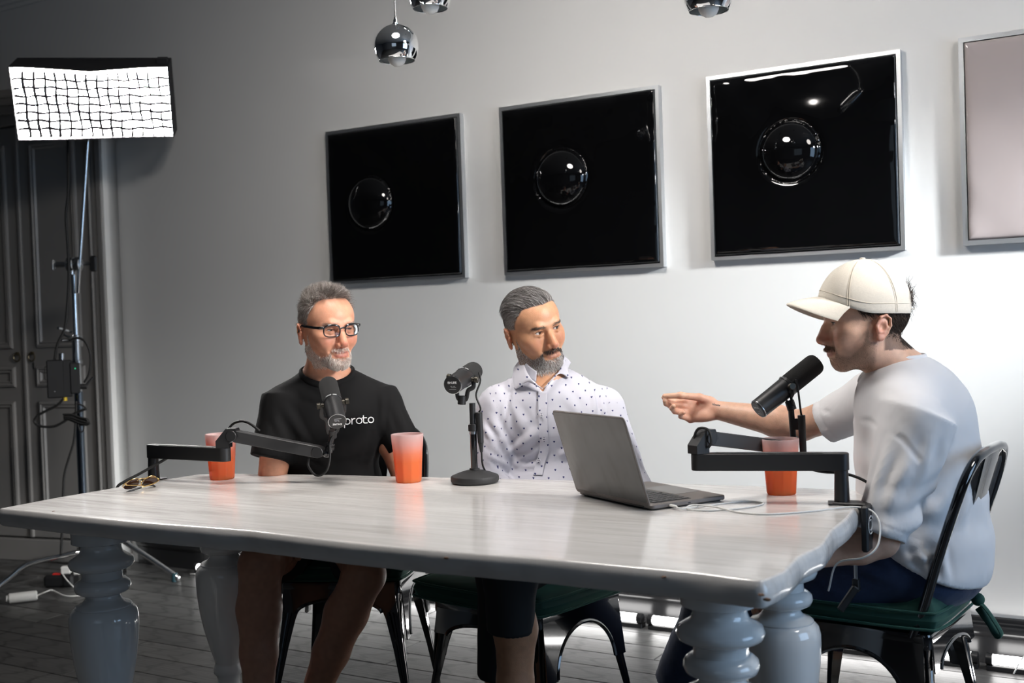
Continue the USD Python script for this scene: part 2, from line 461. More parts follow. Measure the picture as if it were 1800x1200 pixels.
def Wframe(u0, u1, z0, z1, pr, w=0.0):
    """A mitred moulding frame: pr = (inset, proud) steps from the outer edge inward."""
    loops = []
    for ins, pd in pr:
        loops.append(np.array([(u0 + ins, w + pd, z0 + ins), (u1 - ins, w + pd, z0 + ins), (u1 - ins, w + pd, z1 - ins), (u0 + ins, w + pd, z1 - ins)]))
    v = np.vstack(loops) @ _wR + _wo; f = []
    for i in range(len(loops) - 1):
        for j in range(4):
            a, b, c, d = i * 4 + j, i * 4 + (j + 1) % 4, (i + 1) * 4 + (j + 1) % 4, (i + 1) * 4 + j
            f += [(a, b, c), (a, c, d)]
    return trimesh.Trimesh(v, np.array(f)[:, ::-1], process=False)


t = Thing('wardrobe', 'grey painted built-in wardrobe with panelled double doors and ring pulls', 'wardrobe', tuple(_wo))
t.part('carcass', cat(W(0, 0.02, -0.12, 0.012, 0, 2.5, 0.002)), M_strip, label='pale side casing')
t.part('body', W(0.0, 1.6, -0.16, -0.02, 0, 2.45), M_ward)
t.part('frame', cat(W(0.02, 0.05, -0.02, 0.012, 0.1, 2.36), W(0.055, 0.085, -0.02, 0.004, 0.1, 2.36), W(0.088, 0.1, -0.02, 0.016, 0.1, 2.36), W(0.02, 1.6, -0.02, 0.006, 2.3, 2.36)), M_ward)
t.part('plinth', W(0.02, 1.6, -0.03, 0.018, 0, 0.115), M_ward)
t.part('cornice', cat(W(0.0, 1.6, -0.05, 0.03, 2.36, 2.4), W(-0.01, 1.6, -0.05, 0.055, 2.4, 2.435), W(-0.015, 1.6, -0.05, 0.075, 2.435, 2.475, 0.008)), M_ward)
_mould = [(0, 0.0), (0.004, 0.011), (0.014, 0.015), (0.022, 0.008), (0.03, 0.011), (0.037, 0.0), (0.045, -0.006)]
for k, (u0, u1) in enumerate(((0.105, 0.555), (0.565, 1.015), (1.02, 1.47))):
    d = t.part('door', W(u0, u1, -0.02, 0.0, 0.125, 2.29, 0.003), M_ward)
    t.part('upper_moulding', Wframe(u0 + 0.075, u1 - 0.075, 1.125, 2.2, _mould), M_ward, parent=d, smooth=False)
    t.part('middle_moulding', Wframe(u0 + 0.065, u1 - 0.065, 0.92, 1.03, _mould), M_ward, parent=d, smooth=False)
    t.part('lower_moulding', Wframe(u0 + 0.075, u1 - 0.075, 0.2, 0.845, _mould), M_ward, parent=d, smooth=False)
    if k == 0:
        t.part('astragal', W(u1 - 0.006, u1 + 0.016, -0.004, 0.012, 0.125, 2.29, 0.004), M_ward, parent=d)
        kh = W(u1 - 0.052, u1 - 0.042, 0.0, 0.004, 0.995 + 0.02, 1.03 + 0.02, 0.002)
        t.part('keyhole_plate', kh, M_rubber, parent=d)
    ux = u1 - 0.045 if k == 0 else u0 + 0.045
    if k < 2:
        c = np.array([ux, 0.012, 1.085])
        ring = [c + np.array([0.021 * math.cos(a), 0, 0.021 * math.sin(a) - 0.006]) for a in np.linspace(0, 2 * np.pi, 24, endpoint=False)]
        t.part('ring_pull', cat(tube(np.array(ring) @ _wR + _wo, 0.0032, 8, closed=True), place(cyl((0, 0, 0), (0, 0, 0.014), 0.008, n=16), frame_from(_wR[1]), np.array([ux, 0, 1.1]) @ _wR + _wo)), M_brass, parent=d)

# ------------------------------------------------------------------ framed vacuum-formed panels on the wall
_lab = ['black glossy domed wall panel in a steel frame, leftmost of three black ones', 'black glossy domed wall panel in a steel frame, above the man in the dotted shirt',
        'black glossy domed wall panel in a steel frame, above the man in the cap']
_pics = [(-3.331, -2.605, 1.378, 2.067, 0.335, 0.505, 0.120), (-2.413, -1.706, 1.377, 2.065, 0.40, 0.545, 0.116), (-1.515, -0.820, 1.389, 2.068, 0.445, 0.55, 0.109)]


def frame_mesh(x0, x1, z0, z1, w, d):
    o = sbox(x0, z0, x1, z1).difference(sbox(x0 + w, z0 + w, x1 - w, z1 - w))
    m = extrude(o, d); v = m.vertices[:, [0, 2, 1]].copy(); v[:, 1] = YW - 0.0 - v[:, 1]
    return trimesh.Trimesh(v, m.faces, process=False)


def dome_panel(x0, x1, z0, z1, fx, fz, seed, R=0.103, hgt=0.062, n=150):
    u = np.linspace(0, 1, n); X, Z = np.meshgrid(x0 + (x1 - x0) * u, z0 + (z1 - z0) * u, indexing='ij')
    cx, cz = x0 + fx * (x1 - x0), z0 + fz * (z1 - z0); r = np.hypot(X - cx, Z - cz)
    e = np.minimum.reduce([X - x0, x1 - X, Z - z0, z1 - Z])
    wob = meshkit.fbm(np.stack([X * 3.2, Z * 3.2, np.full_like(X, seed)], -1), 3, seed) - 0.5
    wob2 = meshkit.fbm(np.stack([X * 11, Z * 11, np.full_like(X, seed + 3.3)], -1), 2, seed + 9) - 0.5
    edge = np.exp(-e / 0.05)
    h = 0.016 + 0.022 * wob * (1 - np.exp(-e / 0.12)) + 0.012 * wob2 * edge + 0.014 * np.sqrt(np.clip(1 - np.exp(-e / 0.012), 0, 1))
    h = h + (0.009 * np.exp(-np.clip(r - R, 0, None) / 0.07) - 0.012 * np.exp(-np.clip(r - R, 0, None) / 0.012)) * (1 - np.exp(-e / 0.06))
    inside = r < R
    hd = hgt * np.sqrt(np.clip(1 - (r / R) ** 2, 0, 1))
    h = np.where(inside, 0.022 + hd, h)
    h[0], h[-1], h[:, 0], h[:, -1] = 0, 0, 0, 0
    v = np.stack([X, YW - 0.012 - h, Z], -1).reshape(-1, 3)
    i, j = np.meshgrid(np.arange(n - 1), np.arange(n - 1), indexing='ij'); a = i * n + j
    q = np.stack([a, a + n, a + n + 1, a + 1], -1).reshape(-1, 4)
    f = np.vstack([q[:, [0, 1, 2]], q[:, [0, 2, 3]]])
    return trimesh.Trimesh(v, f, process=False)


for (x0, x1, z0, z1, fx, fz, rd), lab, sd in zip(_pics, _lab, (1, 5, 8)):
    t = Thing('wall_panel', lab, 'wall art', ((x0 + x1) / 2, YW, z0), group='black domed wall panels')
    t.part('frame', frame_mesh(x0, x1, z0, z1, 0.014, 0.03), M_frame, smooth=False)
    t.part('panel', dome_panel(x0 + 0.013, x1 - 0.013, z0 + 0.013, z1 - 0.013, fx, fz, sd, R=rd), M_panel, smooth=True)
t = Thing('wall_panel', 'pale pinkish-grey glossy wall panel in a steel frame at the right edge', 'wall art', (-0.28, YW, 1.391))
t.part('frame', frame_mesh(-0.634, 0.066, 1.391, 2.075, 0.016, 0.034), M_frame, smooth=False)
t.part('panel', dome_panel(-0.619, 0.051, 1.406, 2.06, 0.85, 0.5, 13, R=0.08, hgt=0.03), M_panelp, smooth=True)
# ------------------------------------------------------------------ the table
TZ = 0.75
_out = [(-2.69, 1.856), (-2.43, 1.845), (-2.15, 1.84), (-1.796, 1.856), (-1.52, 1.835), (-1.32, 1.832), (-0.99, 1.846), (-0.764, 1.842), (-0.612, 1.825),
        (-0.60, 1.92), (-0.612, 2.05), (-0.60, 2.16), (-0.622, 2.3), (-0.628, 2.45), (-0.645, 2.6), (-0.65, 2.72), (-0.668, 2.842),
        (-0.962, 2.83), (-1.16, 2.81), (-1.46, 2.78), (-1.71, 2.735), (-2.19, 2.66), (-2.58, 2.575), (-2.655, 2.53), (-2.682, 2.26), (-2.695, 2.06)]


def resample(poly, step):
    p = np.vstack([poly, poly[:1]]); s = np.r_[0, np.cumsum(np.linalg.norm(np.diff(p, axis=0), axis=1))]
    t = np.linspace(0, s[-1], int(s[-1] / step), endpoint=False)
    return np.stack([np.interp(t, s, p[:, k]) for k in range(2)], 1), t


def table_top():
    c, t = resample(np.array(_out), 0.014)
    for _ in range(2):
        c = (np.roll(c, 1, 0) + 2 * c + np.roll(c, -1, 0)) / 4
    n = len(c); e = np.roll(c, -1, 0) - np.roll(c, 1, 0); nn = np.stack([e[:, 1], -e[:, 0]], 1); nn /= np.linalg.norm(nn, axis=1, keepdims=True)
    w1 = fbm1(t * 4.0, 1) * 0.016 + fbm1(t * 13.0, 2) * 0.006
    w2 = fbm1(t * 5.0, 7) * 0.016 + fbm1(t * 15.0, 5) * 0.008
    calm = np.where(c[:, 0] > -0.68, 0.45, 1.0); w1, w2 = w1 * calm, w2 * calm
    chip = 0.5 + fbm1(t * 3.1, 11) * 1.6
    loops = []
    for ins, z, wv in ((0.008, TZ - 0.047, w2), (0.002, TZ - 0.043, w2), (0.0, TZ - 0.030, (w1 + w2) / 2), (0.0, TZ - 0.016, w1), (0.002 + 0.002 * chip, TZ - 0.009, w1), (0.004 + 0.003 * chip, TZ - 0.0035, w1), (0.007 + 0.003 * chip, TZ - 0.0008, w1), (0.010 + 0.003 * chip, TZ, w1)):
        q = c - nn * (np.asarray(ins).reshape(-1, 1) if np.ndim(ins) else ins) + nn * wv[:, None]
        loops.append(np.c_[q, np.full(n, z)])
    ctr = np.array([-1.65, 2.3]); q = loops[-1][:, :2]
    for k in (0.97, 0.8, 0.5, 0.2, 0.02):
        loops.append(np.c_[ctr + (q - ctr) * k, np.full(n, TZ)])
    return loops_mesh(loops)


nodes = {'tc': ('texture_coordinate', {}), 'mp': ('mapping', {'scale': (3.0, 46.0, 10.0)}), 'n': ('noise_texture', {'scale': 1.0, 'detail': 6.0, 'roughness': 0.7}),
         'n3': ('noise_texture', {'scale': 2.2, 'detail': 3.0}), 'r': ('rgb_ramp', {'ramp': [(0.3, (0.60, 0.575, 0.55)), (0.5, (0.68, 0.66, 0.64)), (0.75, (0.71, 0.695, 0.675))]}),
         'rr': ('map_range', {'from_min': 0.3, 'from_max': 0.7, 'to_min': 0.13, 'to_max': 0.24}), 'b': ('bump', {'strength': 0.6, 'distance': 0.0006}),
         'p': ('principled_bsdf', {'coat_weight': 0.25, 'coat_roughness': 0.06})}
links = [('tc.object', 'mp.vector'), ('mp.vector', 'n.vector'), ('tc.object', 'n3.vector'), ('n.fac', 'r.fac'), ('r.color', 'p.base_color'), ('n.fac', 'rr.value'), ('rr.result', 'p.roughness'), ('n.fac', 'b.height'), ('b.normal', 'p.normal')]
M_top = usdkit.material(stage, '/World/Looks/distressed_white_paint', nodes, links, surface='p.BSDF')
table = Thing('table', 'long white lacquered dining table with rough-hewn edges and turned legs', 'table', (-1.65, 2.3, 0))
table.part('tabletop', table_top(), M_top, smooth=50)
# worn spots where the paint is chipped off the edge
M_chip = mat('bare_brown_wood', (0.16, 0.09, 0.055), 0.7)
_rg = np.random.default_rng(3)
for (x, y, z, s) in ((-1.255, 1.8345, 0.738, 0.006), (-0.6085, 1.826, 0.722, 0.007), (-0.618, 1.8255, 0.729, 0.006), (-0.80, 1.8435, 0.739, 0.005), (-2.49, 1.88, 0.7495, 0.004)):
    ang = np.linspace(0, 2 * np.pi, 14, endpoint=False); rr = s * _rg.uniform(0.45, 1.0, 14)
    ms = trimesh.creation.icosphere(2, 1.0); v = ms.vertices * [s, 0.004, s * 0.45] * _rg.uniform(0.75, 1.1, (len(ms.vertices), 1)) + [x, y, z]
    table.part('chipped_spot', trimesh.Trimesh(v, ms.faces, process=False), M_chip, smooth=40)
_leg = [(0.052, 0), (0.058, 0.006), (0.06, 0.03), (0.058, 0.05), (0.048, 0.062), (0.04, 0.075), (0.05, 0.09), (0.052, 0.105), (0.046, 0.118), (0.034, 0.128), (0.032, 0.15), (0.036, 0.166), (0.043, 0.174), (0.045, 0.184), (0.042, 0.194), (0.0385, 0.199), (0.0375, 0.205),
        (0.046, 0.23), (0.056, 0.265), (0.068, 0.31), (0.0775, 0.36), (0.0835, 0.41), (0.086, 0.45), (0.0855, 0.472), (0.081, 0.489), (0.073, 0.497), (0.070, 0.4985), (0.0705, 0.502), (0.066, 0.506), (0.055, 0.510), (0.046, 0.517), (0.0425, 0.524), (0.043, 0.530),
        (0.055, 0.533), (0.066, 0.539), (0.070, 0.549), (0.068, 0.560), (0.059, 0.568), (0.0515, 0.571), (0.0505, 0.580), (0.0505, 0.592), (0.066, 0.595), (0.0775, 0.601), (0.0815, 0.611), (0.078, 0.622), (0.065, 0.630), (0.054, 0.637), (0.0505, 0.648), (0.0505, 0.658),
        (0.052, 0.661), (0.066, 0.6625), (0.072, 0.665), (0.0725, 0.69), (0.0725, 0.708)]
for (x, y) in ((-2.408, 1.955), (-2.484, 2.46), (-0.752, 1.985), (-0.800, 2.50)):
    table.part('leg', place(lathe(_leg, 56), None, (x, y, 0)), M_white, smooth=45)


# ------------------------------------------------------------------ stacking metal chairs
def chair_leg(sx, sy):
    """A folded-sheet leg: tapered channel with a pressed groove, splayed outwards; sx, sy give the corner."""
    loops = []
    for h, wdt, off in ((0.0, 0.017, 0.045), (0.05, 0.018, 0.040), (0.15, 0.0225, 0.027), (0.25, 0.030, 0.013), (0.33, 0.041, 0.003), (0.385, 0.058, -0.001), (0.425, 0.080, 0.0)):
        cx, cy = sx * (0.163 + off), sy * (0.163 + off)
        g = 0.0045
        # outer corner with two faces, each with a shallow groove along its middle
        pts = np.array([(0.0, -1.0), (0.0, -0.66), (-0.10, -0.56), (-0.10, -0.42), (0.0, -0.32), (0.0, -0.05), (-0.02, -0.015), (-0.05, 0.0), (-0.32, 0.0), (-0.42, -0.10), (-0.56, -0.10), (-0.66, 0.0), (-1.0, 0.0), (-1.0, -0.08), (-0.12, -0.14), (-0.14, -0.12), (-0.08, -1.0)])
        p = np.c_[pts[:, 0] * wdt * sx + cx + sx * 0.012, pts[:, 1] * wdt * sy + cy + sy * 0.012]
        loops.append(np.c_[p, np.full(len(p), h)])
    m = loops_mesh(loops)
    if sx * sy < 0:
        m = trimesh.Trimesh(m.vertices, m.faces[:, ::-1], process=False)
    return m


def arch(w, h, drop):
    o = Polygon([(-w / 2, 0), (w / 2, 0), (w / 2 + 0.008, -h), (-w / 2 - 0.008, -h)])
    e = affinity.scale(Point(0, -h - 0.004).buffer(1.0, 32), w / 2 - 0.038, h - drop)
    return o.difference(e)


def make_chair(label, base, rotz):
    """Front faces -y in the chair's own frame."""
    t = Thing('dining_chair', label, 'chair', base, rotz, group='black metal stacking chairs', local=True)
    o = sbox(-0.165, -0.165, 0.165, 0.165).buffer(0.018, quad_segs=6)
    c = np.array(o.exterior.coords)[:-1]; n = len(c); ctr = c.mean(0)
    sc = lambda k, z: np.c_[ctr + (c - ctr) * k, np.full(n, z)]
    t.part('seat', loops_mesh([sc(1.0, 0.408), sc(1.012, 0.412), sc(1.012, 0.436), sc(1.0, 0.443), sc(0.93, 0.445), sc(0.90, 0.440), sc(0.5, 0.438)][::1]), M_gloss, smooth=40)
    for sx in (-1, 1):
        for sy in (-1, 1):
            t.part('leg', chair_leg(sx, sy), M_gloss, smooth=35)
    for k in range(4):
        hh = 0.155 if k % 2 else 0.07
        m = extrude(arch(0.335, hh, 0.028), 0.004)
        v = np.c_[m.vertices[:, 0], -0.181 - m.vertices[:, 2] + 0.10 * m.vertices[:, 1], 0.425 + m.vertices[:, 1]]
        lip = [(0.1295 * math.cos(a), -0.184 - 0.10 * hh + 0.10 * (hh - 0.028) * math.sin(a), 0.421 - hh + (hh - 0.028) * math.sin(a)) for a in np.linspace(0.06, np.pi - 0.06, 24)]
        m = cat(trimesh.Trimesh(v, m.faces, process=False), tube(np.array(lip), 0.0055, 6))
        a = k * np.pi / 2; R = np.array([[math.cos(a), math.sin(a), 0], [-math.sin(a), math.cos(a), 0], [0, 0, 1]])
        t.part('apron', place(m, R), M_gloss, smooth=30)
    s = spline([(-0.172, 0.135, 0.42), (-0.182, 0.168, 0.50), (-0.186, 0.205, 0.62), (-0.187, 0.245, 0.74), (-0.175, 0.266, 0.805), (-0.135, 0.28, 0.845), (-0.07, 0.287, 0.858), (0, 0.288, 0.86), (0.07, 0.287, 0.858), (0.135, 0.28, 0.845), (0.175, 0.266, 0.805), (0.187, 0.245, 0.74), (0.186, 0.205, 0.62), (0.182, 0.168, 0.50), (0.172, 0.135, 0.42)], 6)
    t.part('backrest_rail', tube(s, 0.0118, 12), M_gloss, smooth=True)
    L = []
    for z, y, w in ((0.44, 0.158, 0.05), (0.52, 0.182, 0.05), (0.62, 0.212, 0.053), (0.74, 0.255, 0.06), (0.84, 0.283, 0.07), (0.856, 0.287, 0.072)):
        L.append(np.array([(-w, y - 0.003, z), (w, y - 0.003, z), (w, y + 0.003, z), (0.6 * w, y + 0.004, z), (0.45 * w, y + 0.009, z), (-0.45 * w, y + 0.009, z), (-0.6 * w, y + 0.004, z), (-w, y + 0.003, z)]))
    t.part('splat', loops_mesh(L), M_gloss, smooth=30)
    return t


P3C = (-0.685, 2.90, 0); P3R = math.radians(-95)      # facing -x and slightly to the wall
chair = make_chair('black metal stacking chair under the man in the white T-shirt and cap', P3C, P3R)
copy_of(chair, 'black metal stacking chair under the man in the dotted shirt', (-1.575, 2.69, 0), math.radians(-9))
copy_of(chair, 'black metal stacking chair under the man in the black T-shirt and glasses', (-2.235, 2.76, 0), math.radians(24))


def cushion(base, rotz, label, w=0.43, d=0.43, h=0.062, ties=False, squash=None):
    t = Thing('seat_cushion', label, 'cushion', base, rotz, group='green velvet seat cushions', local=True)
    n = 44; u = np.linspace(-1, 1, n); X, Y = np.meshgrid(u, u, indexing='ij')
    k = 0.86
    fx = X * np.sqrt(1 - 0.5 * (k * Y ** 2) ** 2 * 0.35); fy = Y * np.sqrt(1 - 0.5 * (k * X ** 2) ** 2 * 0.35)
    prof = np.clip(1 - np.maximum(np.abs(X), np.abs(Y)) ** 10, 0, 1) ** 0.5
    top = h * (0.5 + 0.5 * prof) + 0.006 * prof * (meshkit.fbm(np.stack([X * 3, Y * 3, X * 0 + base[0]], -1), 3, 3) - 0.5)
    if squash is not None:
        top = top - squash(X, Y) * prof
    bot = h * (0.5 - 0.5 * prof)
    def sheet(Z, flip):
        v = np.stack([fx * w / 2, fy * d / 2, Z], -1).reshape(-1, 3); i, j = np.meshgrid(np.arange(n - 1), np.arange(n - 1), indexing='ij'); a = i * n + j
        q = np.stack([a, a + n, a + n + 1, a + 1], -1).reshape(-1, 4); f = np.vstack([q[:, [0, 1, 2]], q[:, [0, 2, 3]]])
        return trimesh.Trimesh(v, f[:, ::-1] if flip else f, process=False)
    t.part('cushion_body', cat(sheet(top, False), sheet(bot, True)), M_velvet, smooth=60)
    e = np.r_[np.c_[u, np.full(n, -1)], np.c_[np.full(n, 1), u], np.c_[-u, np.full(n, 1)], np.c_[np.full(n, -1), -u]]
    ex = e[:, 0] * np.sqrt(1 - 0.5 * (k * e[:, 1] ** 2) ** 2 * 0.35); ey = e[:, 1] * np.sqrt(1 - 0.5 * (k * e[:, 0] ** 2) ** 2 * 0.35)
    for z in (h * 0.78, h * 0.2):
        ring = np.c_[ex * w / 2 * 0.995, ey * d / 2 * 0.995, np.full(len(ex), z)]
        ring = ring[np.r_[True, np.linalg.norm(np.diff(ring, axis=0), axis=1) > 1e-4]]
        t.part('piping', tube(ring[:-1], 0.0035, 6, closed=True), M_velvet, smooth=True)
    if ties:
        for sx in (-1,):
            x = sx * 0.02
            s = spline([(x, d / 2 - 0.01, 0.03), (x, d / 2 + 0.02, 0.045), (x + 0.005, d / 2 + 0.045, 0.030), (x + 0.012, d / 2 + 0.072, -0.004), (x + 0.015, d / 2 + 0.085, -0.028), (x + 0.006, d / 2 + 0.074, -0.036), (x - 0.003, d / 2 + 0.055, -0.01), (x, d / 2 + 0.03, 0.025)], 7)
            t.part('tie_ribbon', tube(s, 0.009, 8, flat=0.35), M_velvet, smooth=True)
            t.part('tie_knot', place(trimesh.creation.icosphere(2, 0.016), None, (x, d / 2 + 0.03, 0.045)), M_velvet, smooth=True)
    return t


cushion((P3C[0], P3C[1], 0.445), P3R, 'green velvet seat cushion with tie ribbons under the man in the cap', ties=True, w=0.40, d=0.42, h=0.066, squash=lambda X, Y: 0.022 * np.exp(-(X ** 2 + (Y + 0.3) ** 2) * 1.2) - 0.030 * np.exp(-((Y - 0.88) / 0.22) ** 2))
cushion((-1.575, 2.68, 0.445), math.radians(-9), 'dark green velvet seat cushion under the man in the dotted shirt', w=0.47, d=0.46, h=0.066)
cushion((-2.233, 2.752, 0.445), math.radians(24), 'dark green velvet seat cushion under the man in the black T-shirt', w=0.42, d=0.44, h=0.066)


# ------------------------------------------------------------------ chrome ball pendants
def pendant(label, c, R, cord_pts):
    t = Thing('pendant_lamp', label, 'lamp', tuple(c), group='chrome ball pendants')
    a = np.linspace(np.radians(-38), np.pi / 2, 40)
    outer = [(R * math.cos(x), R * math.sin(x)) for x in a]; inner = [((R - 0.0025) * math.cos(x), (R - 0.0025) * math.sin(x)) for x in a]
    t.part('shade', place(lathe(outer, 64, False), None, c), M_chrome, smooth=True)
    t.part('inner_shade', place(trimesh.Trimesh(lathe(inner, 64, False).vertices, lathe(inner, 64, False).faces[:, ::-1], process=False), None, c), mat('grey_white_enamel', (0.62, 0.66, 0.67), 0.45), smooth=True)
    z0 = R * math.sin(a[0]); r0 = R * math.cos(a[0])
    ring = [(r0 * math.cos(x) + c[0], r0 * math.sin(x) + c[1], z0 + c[2]) for x in np.linspace(0, 2 * np.pi, 64, endpoint=False)]
    t.part('rim', tube(np.array(ring), 0.0016, 6, closed=True), M_chrome, smooth=True)
    b = [(0.0, -0.062), (0.012, -0.0605), (0.023, -0.053), (0.029, -0.041), (0.03, -0.03), (0.026, -0.014), (0.016, 0.004), (0.013, 0.02), (0.013, 0.05)]
    t.part('bulb', place(lathe([(r, z * R / 0.07) for r, z in b], 32), None, c), mat('frosted_bulb', (0.80, 0.78, 0.74), 0.3), smooth=True)
    t.part('cord_cap', place(lathe([(0.011, R - 0.002), (0.0115, R + 0.002), (0.0075, R + 0.004), (0.0075, R + 0.014), (0.005, R + 0.016), (0.005, R + 0.022)], 20), None, c), M_chrome, smooth=30)
    p = spline([np.array(c) + (0, 0, R + 0.018)] + [np.array(q) for q in cord_pts], 8)
    t.part('cord', tube(p, 0.0028, 8), M_steel, smooth=True)
    t.part('ceiling_rose', place(lathe([(0.045, 0), (0.05, 0.004), (0.05, 0.02), (0.048, 0.024)], 32), None, (cord_pts[-1][0], cord_pts[-1][1], 3.116)), M_chrome)


for lab, (px, py, dp) in (('chrome ball pendant lamp hanging lowest, on a visible grey cord', (697, 82, 3.60)), ('chrome ball pendant lamp cut by the top edge, just beside the lowest pendant', (755.5, -9, 3.68)), ('chrome ball pendant lamp cut by the top edge, above the gap between two black panels', (1245, -8, 3.27))):
    c = np.array([0, 0, CAM_H]) + (_fw + _rt * (px - 900) / 2000 - _up * (py - 600) / 2000) * dp
    pendant(lab, tuple(c), 0.0705, [(c[0], c[1], c[2] + 0.14), (c[0], c[1], c[2] + 0.5), (c[0], c[1], 3.12)])
# ------------------------------------------------------------------ tumblers
def cup_material():
    nodes = {'tc': ('texture_coordinate', {}), 'sx': ('separate_xyz', {}),
             'mr': ('map_range', {'from_min': 0.0, 'from_max': 0.136, 'to_min': 0.0, 'to_max': 1.0, 'clamp': True}),
             'r': ('rgb_ramp', {'ramp': [(0.0, (1.0, 0.34, 0.12)), (0.42, (1.0, 0.37, 0.14)), (0.60, (1.0, 0.46, 0.28)), (0.78, (0.95, 0.62, 0.56)), (1.0, (0.88, 0.74, 0.73))]}),
             'd': ('principled_bsdf', {'roughness': 0.22, 'transmission_weight': 0.0}), 't': ('translucent_bsdf', {}), 'g': ('refraction_bsdf', {'roughness': 0.16, 'IOR': 1.12}),
             'm1': ('mix_closure', {'fac': 0.5}), 'm2': ('mix_closure', {'fac': 0.25})}
    links = [('tc.object', 'sx.vector'), ('sx.z', 'mr.value'), ('mr.result', 'r.fac'), ('r.color', 'd.base_color'), ('r.color', 't.color'), ('r.color', 'g.color'),
             ('d.BSDF', 'm1.closure1'), ('t.BSDF', 'm1.closure2'), ('m1.closure', 'm2.closure1'), ('g.BSDF', 'm2.closure2')]
    return usdkit.material(stage, '/World/Looks/orange_fade_plastic', nodes, links, surface='m2.closure')


M_cup = cup_material()


def tumbler_mesh():
    n = 60; ang = np.arange(n) * 2 * np.pi / n; fac = 10
    ph = (ang * fac / (2 * np.pi)) % 1 - 0.5
    flat = math.cos(np.pi / fac) / np.cos(ph * 2 * np.pi / fac)          # polygon radius against the circle
    prof = [(0.033, 0.0, 1), (0.0355, 0.003, 1), (0.0362, 0.012, 1), (0.0378, 0.035, 1), (0.0395, 0.060, 1), (0.0405, 0.072, 0.75), (0.0412, 0.082, 0.2), (0.0425, 0.095, 0), (0.0445, 0.115, 0), (0.046, 0.133, 0), (0.0457, 0.1355, 0), (0.0445, 0.1358, 0), (0.0437, 0.133, 0), (0.0425, 0.115, 0), (0.040, 0.09, 0), (0.038, 0.07, 0), (0.0355, 0.04, 0), (0.0335, 0.012, 0), (0.031, 0.008, 0), (0.015, 0.007, 0)]
    loops = []
    for r, z, k in prof:
        rr = r * ((1 - k) + k * (flat * 1.012))
        loops.append(np.c_[rr * np.cos(ang), rr * np.sin(ang), np.full(n, z)])
    return loops_mesh(loops)


for (x, y, a, lab) in ((-2.492, 2.472, 0.2, 'orange fading plastic tumbler at the left, behind the boom arm'), (-1.898, 2.60, 0.55, 'orange fading plastic tumbler in front of the man in the black T-shirt'), (-0.863, 2.722, 0.1, 'orange fading plastic tumbler at the right, behind the boom arm bar')):
    t = Thing('tumbler', lab, 'cup', (x, y, TZ), a, group='orange plastic tumblers', local=True)
    t.part('cup', tumbler_mesh(), M_cup, smooth=32)

# ------------------------------------------------------------------ laptop
hl, hr = np.array([-1.329, 2.542, TZ]), np.array([-1.063, 2.391, TZ])
ux = norm(hr - hl); uy = np.array([-ux[1], ux[0], 0]); lw = 0.3126 * 0.985; ld = 0.2212
hl = (hl + hr) / 2 - ux * lw / 2
RL = np.array([ux, uy, [0, 0, 1.0]])
lap = Thing('laptop', 'open dark grey laptop seen from behind its lid on the white table', 'laptop', tuple(hl))


def rrect(w, d, r, x0=0.0, y0=0.0):
    return sbox(x0 + r, y0 + r, x0 + w - r, y0 + d - r).buffer(r, quad_segs=6)


lap.part('base', place(slab(rrect(lw, ld, 0.011), 0.0105, 0.002), RL, hl + (0, 0, 0.003)), M_lap, smooth=30)
lap.part('bottom_cover', place(slab(rrect(lw - 0.012, ld - 0.012, 0.011, 0.006, 0.006), 0.004, 0.0015), RL, hl + (0, 0, 0.0006)), M_lapd, smooth=30)
lap.part('key_well', place(slab(rrect(lw - 0.036, 0.108, 0.003, 0.018, 0.022), 0.0004, 0.0001), RL, hl + (0, 0, 0.01352)), M_key)
ks = []
for r in range(6):
    n = 14 if r < 5 else 10; kw = (lw - 0.042) / 14; y = 0.0245 + r * 0.0175
    k = 0
    while k < 14:
        wd = 4.6 if (r == 5 and k == 4) else 1
        ks.append(bx(0.021 + k * kw, 0.021 + (k + wd) * kw - 0.0028, y, y + (0.0148 if r else 0.010), 0, 0.0011, 0.0004)); k += int(math.ceil(wd))
lap.part('keys', place(cat(*ks), RL, hl + (0, 0, 0.0139)), mat('keycap_black', (0.03, 0.03, 0.031), 0.45), kind='stuff')
lap.part('trackpad', place(slab(rrect(0.13, 0.078, 0.004, lw / 2 - 0.065, 0.137), 0.0004, 0.0001), RL, hl + (0, 0, 0.01345)), mat('trackpad_grey', (0.16, 0.15, 0.145), 0.3, 0.5))
tl = math.radians(17.5); lu = math.cos(tl) * np.array([0, 0, 1.0]) - math.sin(tl) * uy; ln = np.cross(ux, lu)
RD = np.array([ux, lu, ln]); hinge = hl + (0, 0, 0.010) - uy * 0.001
lap.part('lid', place(slab(rrect(lw, ld, 0.011), 0.0042, 0.0014), RD, hinge), M_lap, smooth=30)
lap.part('screen', place(slab(rrect(lw - 0.008, ld - 0.014, 0.007, 0.004, 0.01), 0.0003, 0.0001), RD, hinge + (ln * -0.0004 if ln @ uy > 0 else ln * 0.0042)), M_gloss)
lap.part('hinge', cyl(hl + ux * 0.03 + (0, 0, 0.0085), hl + ux * (lw - 0.03) + (0, 0, 0.0085), 0.0045, n=14), M_lapd)
